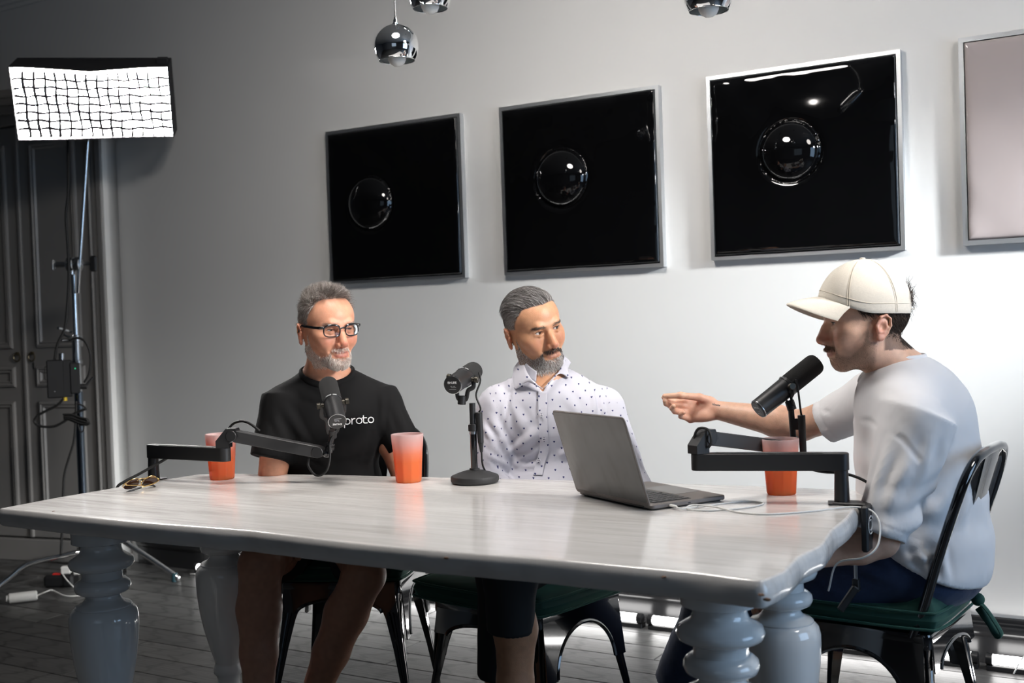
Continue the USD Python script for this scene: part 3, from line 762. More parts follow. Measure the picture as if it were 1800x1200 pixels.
# emblem: a bitten apple shape, barely glossier than the lid
ap = affinity.scale(Point(-0.006, 0).buffer(0.0125), 1, 1.18).union(affinity.scale(Point(0.006, 0).buffer(0.0125), 1, 1.18)).difference(Point(0.0215, 0.002).buffer(0.0072)).union(affinity.rotate(affinity.scale(Point(0.003, 0.0195).buffer(0.0055), 0.5, 1.0), -35))
em = extrude(ap, 0.0002); sgn = 1 if ln @ uy < 0 else -1
ev = em.vertices.copy(); ev[:, 0] += lw / 2; ev[:, 1] += ld / 2; ev[:, 2] += (0.0041 if sgn > 0 else -0.0001)
lap.part('emblem', place(trimesh.Trimesh(ev, em.faces, process=False), RD, hinge), mat('emblem_mirror', (0.22, 0.20, 0.19), 0.22, 0.8), label='faint bitten-apple emblem on the lid')
for s in (0.05, 0.062, 0.105):
    lap.part('port', place(bx(-0.0002, 0.0006, s, s + 0.008, 0.006, 0.009), RL, hl + ux * (lw - 0.0003)), M_key)

# ------------------------------------------------------------------ white charging cable
pl = hl + ux * (lw + 0.0) + uy * 0.053 + (0, 0, 0.0078)
t = Thing('charging_cable', 'white charging cable looping from the laptop across the table edge', 'cable', tuple(pl))
t.part('plug', place(slab(rrect(0.0085, 0.022, 0.003, -0.0042, 0.0), 0.0055, 0.0015), np.array([np.cross(ux, [0, 0, 1.0]) * -1, ux, [0, 0, 1.0]]), pl + (0, 0, -0.0028)), M_wire, smooth=40)
A = lambda x, y, h=0.0: (x, y, TZ + 0.0022 + h)
cp = [pl + ux * 0.02, pl + ux * 0.045 + (0, 0, -0.002), A(-0.962, 2.50), A(-0.905, 2.575), A(-0.855, 2.56), A(-0.875, 2.49), A(-0.94, 2.43), A(-0.99, 2.425, 0.002), A(-0.985, 2.455, 0.006), A(-0.93, 2.455, 0.004), A(-0.87, 2.43), A(-0.80, 2.43), A(-0.72, 2.50), A(-0.66, 2.565, 0.002), A(-0.615, 2.575, -0.004), A(-0.592, 2.56, -0.03), A(-0.592, 2.535, -0.075), A(-0.62, 2.52, -0.10), A(-0.68, 2.53, -0.12), A(-0.72, 2.6, -0.2)]
t.part('cord', tube(spline(cp, 8), 0.00215, 8), M_wire, smooth=True)

# ------------------------------------------------------------------ sunglasses on the left end of the table
sg = np.array([-2.582, 2.232, TZ])
t = Thing('sunglasses', 'folded gold-rimmed aviator sunglasses with brown lenses', 'sunglasses', tuple(sg))
M_lens = mat('brown_lens', (0.035, 0.014, 0.008), 0.04, ior=1.5)
fx = norm((0.10, 0.99, 0)); fz = norm(np.array([0.62, 0.10, 0.72])); fz = norm(fz - fx * (fz @ fx)); fy = np.cross(fz, fx)
RG = np.array([fx, fz, np.cross(fx, fz)]) * 0.82
for sx in (-1, 1):
    a = np.linspace(0, 2 * np.pi, 36, endpoint=False)
    o = np.c_[sx * 0.033 + 0.028 * np.cos(a) + sx * 0.004 * np.cos(a) ** 2, 0.026 + 0.024 * np.sin(a) - 0.004 * np.cos(2 * a), 0.006 * np.cos(a) ** 2 * -1]
    l = t.part('lens', place(extrude(Polygon(o[:, :2]), 0.002), RG, sg + (0, 0, 0.002)), M_lens)
    t.part('rim', tube(o @ RG + sg + (0, 0, 0.002), 0.0016, 8, closed=True), M_gold, parent=l, smooth=True)
    hp = np.array([sx * 0.063, 0.036, 0.0]); back = np.array([0, 0.0, 1.0])
    tp = [hp, hp + (sx * 0.004, 0, 0.006), hp + (-sx * 0.02, -0.004, 0.012 + 0.004 * sx), hp + (-sx * 0.07, -0.012, 0.014 + 0.004 * sx)]
    t.part('temple', tube(spline(tp, 6) @ RG + sg + (0, 0, 0.002), 0.0018, 8), M_gold, smooth=True)
    tp = [hp + (-sx * 0.07, -0.012, 0.014 + 0.004 * sx), hp + (-sx * 0.11, -0.020, 0.014 + 0.004 * sx), hp + (-sx * 0.128, -0.034, 0.012 + 0.004 * sx)]
    t.part('temple_tip', tube(spline(tp, 6) @ RG + sg + (0, 0, 0.002), 0.0028, 8), M_black, smooth=True)
t.part('bridge', cat(tube(spline([(-0.009, 0.032, 0), (0, 0.036, 0.001), (0.009, 0.032, 0)], 6) @ RG + sg + (0, 0, 0.002), 0.0014, 8), tube(spline([(-0.022, 0.047, 0), (0, 0.0485, 0), (0.022, 0.047, 0)], 6) @ RG + sg + (0, 0, 0.002), 0.0014, 8)), M_gold, smooth=True)


# ------------------------------------------------------------------ microphones
def microphone(label, cap, tip, mount, side, text_up=(0, 0, 1), base_r=0.0262):
    """A broadcast microphone: cap = centre of the rear end, tip = centre of the foam end; side = direction of the yoke axis; mount = foot of the yoke."""
    cap, tip, mount = (np.asarray(q, float) for q in (cap, tip, mount))
    ax = norm(tip - cap); L = np.linalg.norm(tip - cap); side = norm(np.asarray(side, float) - ax * (np.asarray(side, float) @ ax)); R = frame_from(ax, side)
    t = Thing('microphone', label, 'microphone', tuple(mount), group='broadcast microphones')
    T = lambda pr, n=40: place(lathe([(r, z * L) for r, z in pr], n), R, cap)
    t.part('body', T([(0.0235, 0.0), (0.0248, 0.008), (0.0252, 0.05), (0.0258, 0.3), (0.0262, 0.44), (0.0262, 0.47)]), M_blackm, smooth=30)
    t.part('end_cap', T([(0.0225, -0.012), (0.0238, -0.008), (0.0238, 0.002)]), M_black, smooth=30)
    t.part('end_ring', T([(0.0246, 0.004), (0.0256, 0.006), (0.0256, 0.016), (0.0246, 0.018)]), M_steel, smooth=30)
    t.part('collar', T([(0.0262, 0.465), (0.0275, 0.47), (0.0275, 0.505), (0.0262, 0.51)]), M_blackm, smooth=30)
    t.part('windscreen', T([(0.0262, 0.505), (0.0272, 0.515), (0.0274, 0.6), (0.0274, 0.93), (0.0262, 0.965), (0.0235, 0.988), (0.018, 1.0), (0.008, 1.0)]), M_foam, smooth=40)
    # badge on the collar and print on the end cap
    b2 = np.cross(ax, side)
    for sgn, mt in ((1, M_text),):
        for k, (a0, a1) in enumerate(((-0.5, -0.1), (0.05, 0.65))):
            pts = [cap + ax * 0.488 * L + 0.0279 * (math.cos(a + np.pi / 2) * side + math.sin(a + np.pi / 2) * _toward(b2, cap)) for a in np.linspace(a0, a1, 8)]
            t.part('badge', tube(np.array(pts), 0.0016, 6), mat('pale_print', (0.42, 0.42, 0.42), 0.5), smooth=True)
    un = norm(np.asarray(text_up, float) - ax * (np.asarray(text_up, float) @ ax)); rt = np.cross(ax, un) * -1
    RT = np.array([-np.cross(un, -ax) * -1, un, -ax]); RT[0] = np.cross(un, -ax)
    w = meshkit.text_mesh('SHURE', 0.0058, 0.0004, bold=True); w.apply_translation([-w.bounds[:, 0].mean(), -0.0025, 0]); k = 0.026 / np.ptp(w.bounds[:, 0]); w.vertices[:, 0] *= k
    w.apply_translation([0, 0.0065, 0]); t.part('lettering', place(w, RT, cap - ax * 0.0124 * L), M_text, smooth=False)
    for dy, wd, x in ((-0.004, 0.005, -0.003), (-0.004, 0.006, 0.005), (-0.0075, 0.014, 0.003), (-0.0125, 0.02, 0.0)):
        t.part('print', place(bx(x - wd / 2, x + wd / 2, dy, dy + 0.0011, 0, 0.0004), RT, cap - ax * 0.0124 * L), mat('pale_print', (0.42, 0.42, 0.42), 0.5), smooth=False)
    # yoke: two arms from the pivots beside the collar down to the mount
    piv = cap + ax * 0.45 * L
    for s in (-1, 1):
        p0 = piv + side * s * 0.0315; dn = norm(mount - piv)
        t.part('yoke_knob', cat(cyl(piv + side * s * 0.026, piv + side * s * 0.033, 0.006, n=16), cyl(piv + side * s * 0.0345, piv + side * s * 0.0455, 0.0088, n=20, bev=0.0012)), mat('dark_bronze', (0.05, 0.045, 0.035), 0.4, 0.6), smooth=30)
        y = spline([p0, p0 + (mount - piv) * 0.35, p0 * 0.55 + (piv + (mount - piv) * 0.55) * 0.45 + (mount - piv) * 0.28, mount + side * s * 0.012 + (piv - mount) * 0.08, mount + side * s * 0.002], 6)
        t.part('yoke_arm', tube(y, 0.0062, 8, flat=0.35, up=ax), M_blackm, smooth=True)
    t.part('mount_socket', cyl(mount - norm(piv - mount) * 0.012, mount + norm(piv - mount) * 0.012, 0.0115, n=20, bev=0.001), M_black, smooth=30)
    return t


def _toward(v, p):
    return v if v @ (np.array([0, 0, CAM_H]) - p) > 0 else -v


def cam_point(px, py, depth):
    return np.array([0, 0, CAM_H]) + (_fw + _rt * (px - 900) / 2000 - _up * (py - 600) / 2000) * depth


# P1's microphone: points up and away from the table towards the man's mouth
microphone('black broadcast microphone on the left boom arm, before the man in the black T-shirt', cam_point(593, 741, 3.15), cam_point(576, 672, 3.29), cam_point(585, 762, 3.25), _rt, text_up=-_u1 * 1.0)
microphone('black broadcast microphone on the round-based desk stand', cam_point(795.5, 676.5, 3.06), cam_point(834, 651, 3.235), cam_point(812, 703, 3.14), (1.0, 0.25, -0.12), text_up=(0, 0, 1))
microphone('black broadcast microphone on the right boom arm, below the man in the cap', cam_point(1333, 719, 2.84), cam_point(1437, 636, 2.885), cam_point(1390, 712, 2.85), (0.5, -0.87, 0.0), text_up=(0, 0, 1))

# desk stand
ds = np.array([-1.705, 2.645, TZ])
t = Thing('microphone_stand', 'black desk microphone stand with a heavy round base', 'microphone stand', tuple(ds))
t.part('base', place(lathe([(0.060, 0), (0.065, 0.003), (0.067, 0.008), (0.067, 0.016), (0.065, 0.020), (0.045, 0.028), (0.025, 0.034), (0.014, 0.036), (0.014, 0.04)], 48), None, ds), mat('dark_grey_cast', (0.022, 0.022, 0.023), 0.6, bump=0.0004, bscale=700), smooth=40)
mt = cam_point(812, 703, 3.14)
p0, p1 = ds + (0, 0, 0.036), ds + (0, 0, 0.135)
t.part('pole', cyl(p0, p1, 0.0095, n=20), M_gloss, smooth=40)
t.part('clutch_ring', cyl(p1 + (0, 0, 0.0), p1 + (0, 0, 0.008), 0.0105, n=20), M_steel, smooth=40)
t.part('clutch', cyl(p1 + (0, 0, 0.008), p1 + (0, 0, 0.028), 0.0135, n=20, bev=0.001), M_black, smooth=40)
t.part('upper_pole', cyl(p1 + (0, 0, 0.028), np.array([ds[0], ds[1], mt[2] - 0.01]), 0.0085, n=20), M_black, smooth=40)
c0 = mt + (0.02, 0.01, 0.06)
t2 = Thing('microphone_cable', 'black microphone cable with plug running down beside the desk stand pole', 'cable', (ds[0] + 0.03, ds[1], TZ))
t2.part('plug', cyl((ds[0] + 0.021, ds[1] + 0.004, 0.86), (ds[0] + 0.018, ds[1] + 0.004, 0.945), 0.0085, 0.0095, n=18, bev=0.001), M_black, smooth=40)
t2.part('strain_relief', cyl((ds[0] + 0.0225, ds[1] + 0.004, 0.835), (ds[0] + 0.021, ds[1] + 0.004, 0.86), 0.004, 0.0075, n=14), M_black, smooth=40)
t2.part('cord', cat(tube(spline([(ds[0] + 0.018, ds[1] + 0.004, 0.945), (ds[0] + 0.024, ds[1] + 0.004, 0.957), mt + (0.034, 0.02, 0.012), mt + (0.043, 0.03, 0.05), mt + (0.04, 0.03, 0.075)], 7), 0.0026, 8), tube(spline([(ds[0] + 0.0225, ds[1] + 0.004, 0.835), (ds[0] + 0.022, ds[1] + 0.006, 0.81), (ds[0] + 0.017, ds[1] + 0.02, 0.79), (ds[0] + 0.0, ds[1] + 0.075, 0.754), (ds[0] - 0.02, 2.76, 0.753)], 7), 0.0026, 8)), M_rubber, smooth=True)


# ------------------------------------------------------------------ low-profile boom arms
def boom(label, post, elbow, end, mic_mount, barh, rise, post_r=0.0165, edge=None):
    """post: foot of the post on the table; elbow: plan position of the far end of the lower bar; end: tip of the upper arm."""
    post = np.asarray(post, float); el = np.array([elbow[0], elbow[1], post[2]]); end = np.asarray(end, float)
    t = Thing('microphone_boom_arm', label, 'microphone arm', tuple(post), group='low-profile boom arms')
    zt = TZ + barh; d = norm(el - post); n = np.cross([0, 0, 1.0], d); R = np.array([d, n, [0, 0, 1.0]]); Lb = np.linalg.norm(el - post)
    t.part('post', place(lathe([(post_r * 1.12, 0), (post_r * 1.12, 0.004), (post_r * 1.06, 0.006), (post_r * 0.93, zt - TZ - 0.04)], 32), None, (post[0], post[1], TZ)), M_black, smooth=30)
    t.part('base_plate', rbox(post + (0, 0, 0.002), (0.062, 0.05, 0.004), R, 0.001), M_black)
    bar = sbox(0, -0.016, Lb, 0.016).buffer(0.002)
    bar = sbox(0, -0.018, Lb, 0.018).union(Point(0, 0).buffer(0.018)).union(Point(Lb, 0).buffer(0.018))
    t.part('lower_bar', place(slab(bar, 0.04, 0.0015), R, (post[0], post[1], zt - 0.04)), M_black, smooth=30)
    t.part('cable_cover', place(slab(sbox(0.04, -0.0125, Lb - 0.04, 0.0125), 0.001, 0.0004), R, (post[0], post[1], zt)), M_blackm)
    e0 = np.array([el[0], el[1], zt]); u = end - e0; u[2] = 0; u = norm(u); nu = np.cross([0, 0, 1.0], u); RU = np.array([u, nu, [0, 0, 1.0]])
    hub = e0 + u * 0.028 + (0, 0, rise)
    prof = Polygon([(-0.019, 0), (0.019, 0), (0.019, 0.012), (0.05, rise - 0.002), (0.04, rise + 0.021), (0.012, rise + 0.021), (-0.019, rise - 0.014)])
    m = extrude(prof, 0.034); v = np.c_[m.vertices[:, 0], m.vertices[:, 2] - 0.017, m.vertices[:, 1]]
    mm = trimesh.Trimesh(v, m.faces[:, ::-1], process=False)
    t.part('elbow', place(mm, RU, e0), M_black, smooth=20)
    for s in (-1, 1):
        t.part('pivot_cap', cyl(hub + nu * s * 0.0165, hub + nu * s * 0.0195, 0.0155, n=28, bev=0.001), M_blackm, smooth=30)
    ud = norm(end - hub); un = nu; uw = np.cross(ud, un)
    Rm = np.array([ud, un, np.cross(ud, un)]); La = np.linalg.norm(end - hub)
    arm = sbox(0, -0.0165, La - 0.03, 0.0165)
    a = slab(sbox(0.008, -0.0165, La - 0.02, 0.0165), 0.034, 0.002); a.vertices[:, 2] -= 0.017
    t.part('upper_arm', place(a, Rm, hub), mat('anthracite_metal', (0.030, 0.030, 0.031), 0.42), smooth=30)
    t.part('tip_cap', cyl(hub + ud * (La - 0.02) + un * 0.0185, hub + ud * (La - 0.02) - un * 0.0185, 0.0165, n=28, bev=0.001), M_blackm, smooth=30)
    t.part('ball_joint', place(trimesh.creation.icosphere(3, 0.0125), None, end + ud * 0.004), M_gloss, smooth=True)
    q = np.asarray(mic_mount, float); s0 = end + ud * 0.008; sd = norm(q - s0)
    t.part('stem', cat(cyl(s0, q - sd * 0.012, 0.0075, n=18), cyl(s0 + sd * 0.004, s0 + sd * 0.02, 0.011, n=8), cyl(s0 + sd * 0.024, s0 + sd * 0.030, 0.0125, n=20)), M_black, smooth=30)
    t.part('thumb_screw', cat(cyl(s0 + sd * 0.012, s0 + sd * 0.012 + un * 0.02, 0.004, n=12), rbox(s0 + sd * 0.012 + un * 0.024, (0.016, 0.006, 0.01), Rm, 0.001)), M_black)
    return t, hub, end, zt


m1 = cam_point(585, 762, 3.25)
b1, hub1, end1, zt1 = boom('black low-profile boom arm clamped at the left end of the table', (-2.695, 2.392, TZ), (-2.395, 2.388), cam_point(572, 796, 3.25), m1, 0.107, 0.034)
b1.part('cable_loop', tube(spline([hub1 + (0.075, 0.03, 0.012), hub1 + (0.035, 0.03, 0.033), hub1 + (0.0, 0.03, 0.038), hub1 + (-0.035, 0.028, 0.024), hub1 + (-0.06, 0.02, -0.02)], 8), 0.0038, 8), M_rubber, smooth=True)
b1.part('end_cable', tube(spline([end1 + (-0.045, -0.02, -0.012), end1 + (-0.045, -0.022, -0.038), end1 + (-0.018, -0.022, -0.062), end1 + (0.016, -0.02, -0.05), end1 + (0.024, -0.01, -0.014), end1 + (0.018, 0, 0.03), m1 + (0.012, 0, 0.01)], 8), 0.0034, 8), M_rubber, smooth=True)
t = Thing('microphone_cable', 'black cable dropping from the left boom arm towards the sunglasses', 'cable', (-2.63, 2.33, TZ))
t.part('cord', tube(spline([(-2.62, 2.385, 0.822), (-2.645, 2.37, 0.806), (-2.69, 2.33, 0.775), (-2.715, 2.30, 0.757), (-2.73, 2.28, 0.735), (-2.73, 2.27, 0.66)], 8), 0.0042, 8), M_rubber, smooth=True)
m3 = cam_point(1390, 712, 2.85)
b3, hub3, end3, zt3 = boom('black low-profile boom arm clamped to the right edge of the table', (-0.690, 2.625, TZ), (-1.000, 2.532), cam_point(1392, 788, 2.86), m3, 0.118, 0.034)
b3.part('cable_loop', tube(spline([hub3 + (-0.006, -0.024, -0.03), hub3 + (-0.022, -0.024, 0.0), hub3 + (-0.012, -0.024, 0.024), hub3 + (0.012, -0.024, 0.022), hub3 + (0.02, -0.024, -0.004), hub3 + (0.012, -0.024, -0.02)], 8), 0.0032, 8), M_rubber, smooth=True)
b3.part('loop_tail', tube(spline([hub3 + (-0.02, -0.024, 0.004), hub3 + (-0.018, -0.022, -0.02), hub3 + (0.004, -0.02, -0.05)], 8), 0.0032, 8), M_rubber, smooth=True)
b3.part('cable_plug', cyl(end3 + (0.03, -0.005, -0.012), end3 + (0.028, -0.005, 0.085), 0.0085, 0.0095, n=18, bev=0.001), M_black, smooth=30)
b3.part('plug_clip', rbox(end3 + (0.016, -0.004, 0.062), (0.026, 0.01, 0.028), None, 0.002), M_black)
b3.part('mic_cable', tube(spline([end3 + (0.028, -0.005, 0.085), end3 + (0.026, -0.005, 0.10), m3 + (0.022, -0.01, 0.045), m3 + (0.018, -0.01, 0.066)], 8), 0.0026, 8), M_rubber, smooth=True)
# clamp over the table edge with its screw and lever
t = b3
ex = -0.648
t.part('clamp', cat(rbox((-0.668, 2.622, 0.7535), (0.075, 0.046, 0.007), None, 0.002), rbox((-0.627, 2.605, 0.705), (0.016, 0.075, 0.104), None, 0.004), rbox((-0.655, 2.62, 0.657), (0.06, 0.04, 0.009), None, 0.003)), M_black, smooth=30)
_ring = [(-0.6183, 2.59 + 0.020 * math.cos(a), 0.712 + 0.020 * math.sin(a)) for a in np.linspace(0, 2 * np.pi, 28, endpoint=False)]
_s2 = [(-0.6183, 2.59 + 0.011 * math.cos(a), 0.712 + 0.012 * math.sin(a)) for a in np.linspace(-2.2, 2.2, 18)]
t.part('clamp_logo', cat(tube(np.array(_ring), 0.0012, 6, closed=True), tube(np.array(_s2), 0.001, 6)), M_text, smooth=True, label='pale round logo on the clamp')
t.part('clamp_screw', cyl((-0.662, 2.62, 0.57), (-0.662, 2.62, 0.66), 0.0048, n=16), M_steel, smooth=40)
t.part('clamp_lever', cat(rbox((-0.662, 2.62, 0.566), (0.016, 0.016, 0.03), None, 0.002), rbox((-0.676, 2.60, 0.538), (0.014, 0.016, 0.066), frame_from((0.5, 0.3, 0.8)), 0.003)), M_black)
t = Thing('microphone_cable', 'black cable bowing down behind the right boom arm post over the table edge', 'cable', (-0.62, 2.66, TZ))
t.part('cord', tube(spline([(-0.755, 2.605, 0.83), (-0.73, 2.625, 0.822), (-0.69, 2.66, 0.815), (-0.64, 2.665, 0.795), (-0.60, 2.66, 0.755), (-0.592, 2.65, 0.715), (-0.605, 2.645, 0.69), (-0.632, 2.64, 0.678), (-0.655, 2.645, 0.65)], 8), 0.0034, 8), M_rubber, smooth=True)
# ------------------------------------------------------------------ softbox with fabric grid, on a chrome stand
sc0 = cam_point(163, 181, 5.2)
_az = norm((0.51 * math.cos(math.radians(11)) + 0.86 * math.sin(math.radians(11)), -0.86 * math.cos(math.radians(11)) + 0.51 * math.sin(math.radians(11)), 0))
_tl = math.radians(20)
sz = norm(math.cos(_tl) * _az - math.sin(_tl) * np.array([0, 0, 1.0])); sx_ = norm(np.cross([0, 0, 1.0], sz)); sy = np.cross(sz, sx_)
_rl = math.radians(0.6); sx_, sy = math.cos(_rl) * sx_ + math.sin(_rl) * sy, math.cos(_rl) * sy - math.sin(_rl) * sx_
RS = np.array([sx_, sy, sz]); SW, SH, SD = 0.68, 0.322, 0.20
t = Thing('softbox', 'glowing rectangular softbox with black fabric grid on a chrome stand', 'studio light', tuple(sc0))
xs = np.linspace(-1, 1, 33)


def sag(x, a):
    return -a * np.clip(1 - np.abs(x), 0, 1) ** 1.3


def sheet_strip(fr, bk, th):
    """A thin panel between two polylines (front and back), thickened by the vector th."""
    a, b = np.asarray(fr), np.asarray(bk); n = len(a)
    v = np.vstack([a, b, a + th, b + th]); f = []
    for i in range(n - 1):
        for o, fl in ((0, False), (2 * n, True)):
            q = [o + i, o + i + 1, o + n + i + 1, o + n + i]; q = q[::-1] if fl else q
            f += [(q[0], q[1], q[2]), (q[0], q[2], q[3])]
        for (p, q_) in ((0, 2 * n), (n, 3 * n)):
            f += [(p + i, p + i + 1, q_ + i + 1), (p + i, q_ + i + 1, q_ + i)]
    for i in (0, n - 1):
        f += [(i, n + i, 3 * n + i), (i, 3 * n + i, 2 * n + i)]
    return trimesh.Trimesh(v, np.array(f), process=False)


w2, h2 = SW / 2, SH / 2
S = lambda m: place(m, RS, sc0)
t.part('top_flap', S(sheet_strip(np.c_[xs * w2, h2 + sag(xs, 0.022), 0 * xs], np.c_[xs * w2, h2 + 0.012 + sag(xs, 0.012), 0 * xs - SD], (0, 0.004, 0))), M_cloth)
t.part('bottom_flap', S(sheet_strip(np.c_[xs * w2, -h2 + 0.004 * np.sin(xs * 2), 0 * xs], np.c_[xs * w2, -h2 + 0.0 * xs, 0 * xs - SD], (0, -0.004, 0))), M_cloth)
for s in (-1, 1):
    y = np.linspace(-h2 - 0.003, h2 + 0.002, 9); yb = np.linspace(-h2 - 0.003, h2 + 0.015, 9)
    t.part('side_flap', S(sheet_strip(np.c_[0 * y + s * w2, y, 0 * y], np.c_[0 * y + s * w2, yb, 0 * y - SD - 0.012], (s * 0.004, 0, 0))), M_cloth)
t.part('back_panel', S(bx(-w2, w2, -h2 - 0.003, h2 + 0.015, -SD - 0.012, -SD)), M_cloth)
t.part('corner_tab', S(rbox((w2 - 0.03, h2 + 0.012, -SD * 0.55), (0.05, 0.03, 0.09), None, 0.004)), M_cloth)
t.part('side_print', S(place(meshkit.text_mesh('softbox', 0.016, 0.0006), np.array([[0, -1.0, 0], [0, 0, 1.0], [-1.0, 0, 0]]), (-w2 - 0.0042, 0.08, -0.09))), mat('dim_print', (0.07, 0.07, 0.07), 0.7)) if False else None
t.part('diffuser', S(place(loops_mesh([np.c_[a[:, 0], a[:, 1], np.full(len(a), z)] for a, z in ((np.array([(-w2 + 0.004, -h2 + 0.004), (w2 - 0.004, -h2 + 0.004), (w2 - 0.004, h2 - 0.012), (-w2 + 0.004, h2 - 0.012)]), q) for q in (-0.075, -0.07))]))), emit('softbox_glow', (1.0, 0.975, 0.96), 150.0))
NC, NR = 15, 8
_r = np.random.default_rng(2)
M_grid = mat('grid_fabric', (0.0022, 0.002, 0.0022), 0.9, specular_ior_level=0.0)
for k in range(1, NC):
    x0 = -w2 + SW * k / NC; y = np.linspace(-h2 + 0.003, h2 - 0.020, 25)
    wv = 0.004 * np.sin(y * 40 + k) + 0.003 * (_r.random() - 0.5)
    top = (y - y[0]) / (y[-1] - y[0]); ys = y + top ** 2 * sag(np.full_like(y, x0 / w2), 0.016)
    t.part('grid_strip', S(sheet_strip(np.c_[x0 + wv, ys, 0 * y - 0.006], np.c_[x0 + wv * 0.6, ys, 0 * y - 0.052], (0.0042, 0, 0))), M_grid, smooth=40)
for k in range(1, NR):
    f = k / NR; x = np.linspace(-w2 + 0.003, w2 - 0.003, 61)
    y = -h2 + (SH - 0.02) * f + f ** 2 * sag(x / w2, 0.016) + 0.0032 * np.sin(x * 62 + 2.1 * k) + 0.002 * np.sin(x * 23 + k)
    t.part('grid_strip', S(sheet_strip(np.c_[x, y, 0 * x - 0.006], np.c_[x, y, 0 * x - 0.052], (0, 0.0042, 0))), M_grid, smooth=40)
# the stand
SP = np.array([-4.555, 3.605, 0.0])
t = Thing('light_stand', 'chrome three-legged light stand holding up the glowing softbox', 'light stand', tuple(SP))
t.part('column', cat(cyl(SP + (0, 0, 0.13), SP + (0, 0, 1.16), 0.0175, n=28), cyl(SP + (0, 0, 1.1), SP + (0, 0, 1.49), 0.0125, n=28)), M_chrome, smooth=40)
t.part('lower_sleeve', cyl(SP + (0, 0, 0.12), SP + (0, 0, 0.92), 0.0195, n=28), mat('blued_steel', (0.22, 0.26, 0.31), 0.15, 1.0), smooth=40)
t.part('riser_collar', cat(cyl(SP + (0, 0, 1.05), SP + (0, 0, 1.19), 0.021, n=28, bev=0.003), cyl(SP + (0, 0, 1.155), SP + (0, 0, 1.18), 0.026, n=28, bev=0.003), cyl(SP + (0, 0, 1.05), SP + (0, 0, 1.07), 0.025, n=28, bev=0.003)), M_steel, smooth=40)
t.part('riser_lever', cat(tube([SP + (0.0, -0.02, 1.17), SP + (-0.05, -0.04, 1.20)], 0.007, 10), rbox(SP + (-0.035, -0.035, 1.215), (0.075, 0.02, 0.014), frame_from((0.2, 0.3, 1), (1, 0, 0.4)), 0.003), rbox(SP + (-0.02, -0.035, 1.165), (0.085, 0.016, 0.012), frame_from((0.45, 0.1, 0.9)), 0.003)), M_steel)
gh = SP + (0.0, -0.01, 1.525)
hx = np.array([_R0[0], _R0[1], 0])
t.part('grip_head', cat(cyl(gh - hx * 0.075, gh - hx * 0.03, 0.014, n=20, bev=0.003), cyl(gh - hx * 0.02, gh + hx * 0.014, 0.034, n=28, bev=0.004), cyl(gh + hx * 0.018, gh + hx * 0.046, 0.034, n=28, bev=0.004), cyl(gh + hx * 0.046, gh + hx * 0.09, 0.009, n=16), cyl(gh + (0, 0, -0.05), gh + (0, 0, 0.02), 0.017, n=20, bev=0.002), rbox(gh - hx * 0.085, (0.03, 0.012, 0.05), frame_from((0, 0, 1), tuple(hx)), 0.005)), M_steel, smooth=40)
t.part('grip_knob', cat(rbox(gh + hx * 0.105, (0.032, 0.018, 0.075), np.array([hx, np.cross([0, 0, 1.0], hx), [0, 0, 1.0]]), 0.007)), M_black)
r0, r1 = cam_point(137, 515, 5.40), cam_point(155, 236, 5.36)
t.part('arm_rod', cat(cyl(r0, r1, 0.0078, n=18), tube([r1, cam_point(158, 190, 5.45)], 0.0078, 12)), M_chrome, smooth=40)
bk = sc0 - sz * (SD + 0.012)
t.part('rod_bracket', cat(rbox(bk - sz * 0.02, (0.05, 0.05, 0.05), RS, 0.004), cyl(bk - sz * 0.02, cam_point(158, 190, 5.45), 0.011, n=14)), M_black)
for k, (fx_, fy_, hh) in enumerate(((-4.167, 3.798, 0.225), (-4.585 - 0.19, 3.27, 0.155), (-4.93, 3.86, 0.19))):
    f = np.array([fx_, fy_, 0.012]); a = SP + (0, 0, hh); d = norm((f - a) * (1, 1, 0)); L = np.linalg.norm((f - a)[:2])
    if k == 0:
        pts = [a + d * 0.015, a + d * (L * 0.30) + (0, 0, 0.01), a + d * (L * 0.42) + (0, 0, -0.02), f + (0, 0, 0.02), f]
    else:
        pts = [a + d * 0.015, a + d * (L * 0.55) + (0, 0, -0.025), a + d * (L * 0.70) + (0, 0, -0.045), a + d * (L * 0.80) + (0, 0, -0.075), f + (0, 0, 0.01), f]
    l = t.part('leg', tube(spline(pts, 7), 0.0125, 14), M_chrome, smooth=True)
    t.part('foot', cyl(f - (0, 0, 0.012), f + (0, 0, 0.03), 0.0145, n=16, bev=0.002), mat('teal_rubber', (0.02, 0.06, 0.075), 0.5), parent=l, smooth=40)
t.part('leg_hub', cat(cyl(SP + (0, 0, 0.12), SP + (0, 0, 0.25), 0.027, n=24, bev=0.004)), M_black, smooth=40)

# power box hanging on the stand
t = Thing('power_box', 'black power supply box with a green lamp hanging on the light stand', 'power supply', (-4.56, 3.56, 0.98))
bc = cam_point(110, 665, 5.34); RB = frame_from((0, 0, 1), (0, 0, 1)); yb = norm(np.array([-_F0[0], -_F0[1], 0]) + 0.35 * _R0); xb = np.cross(yb, [0, 0, 1.0]) * -1; RB = np.array([xb, -yb, [0, 0, 1.0]])
t.part('case', rbox(bc - xb * 0.03, (0.075, 0.06, 0.178), RB, 0.005), M_black)
t.part('case_middle', rbox(bc + xb * 0.012, (0.06, 0.05, 0.172), RB, 0.003), M_blackm)
t.part('battery', rbox(bc + xb * 0.055, (0.042, 0.062, 0.145), RB, 0.004), M_black)
t.part('status_lamp', cyl(bc + xb * 0.058 + yb * 0.03 + (0, 0, 0.045), bc + xb * 0.058 + yb * 0.033 + (0, 0, 0.045), 0.003, n=10), emit('green_lamp', (0.05, 1.0, 0.45), 0.6))
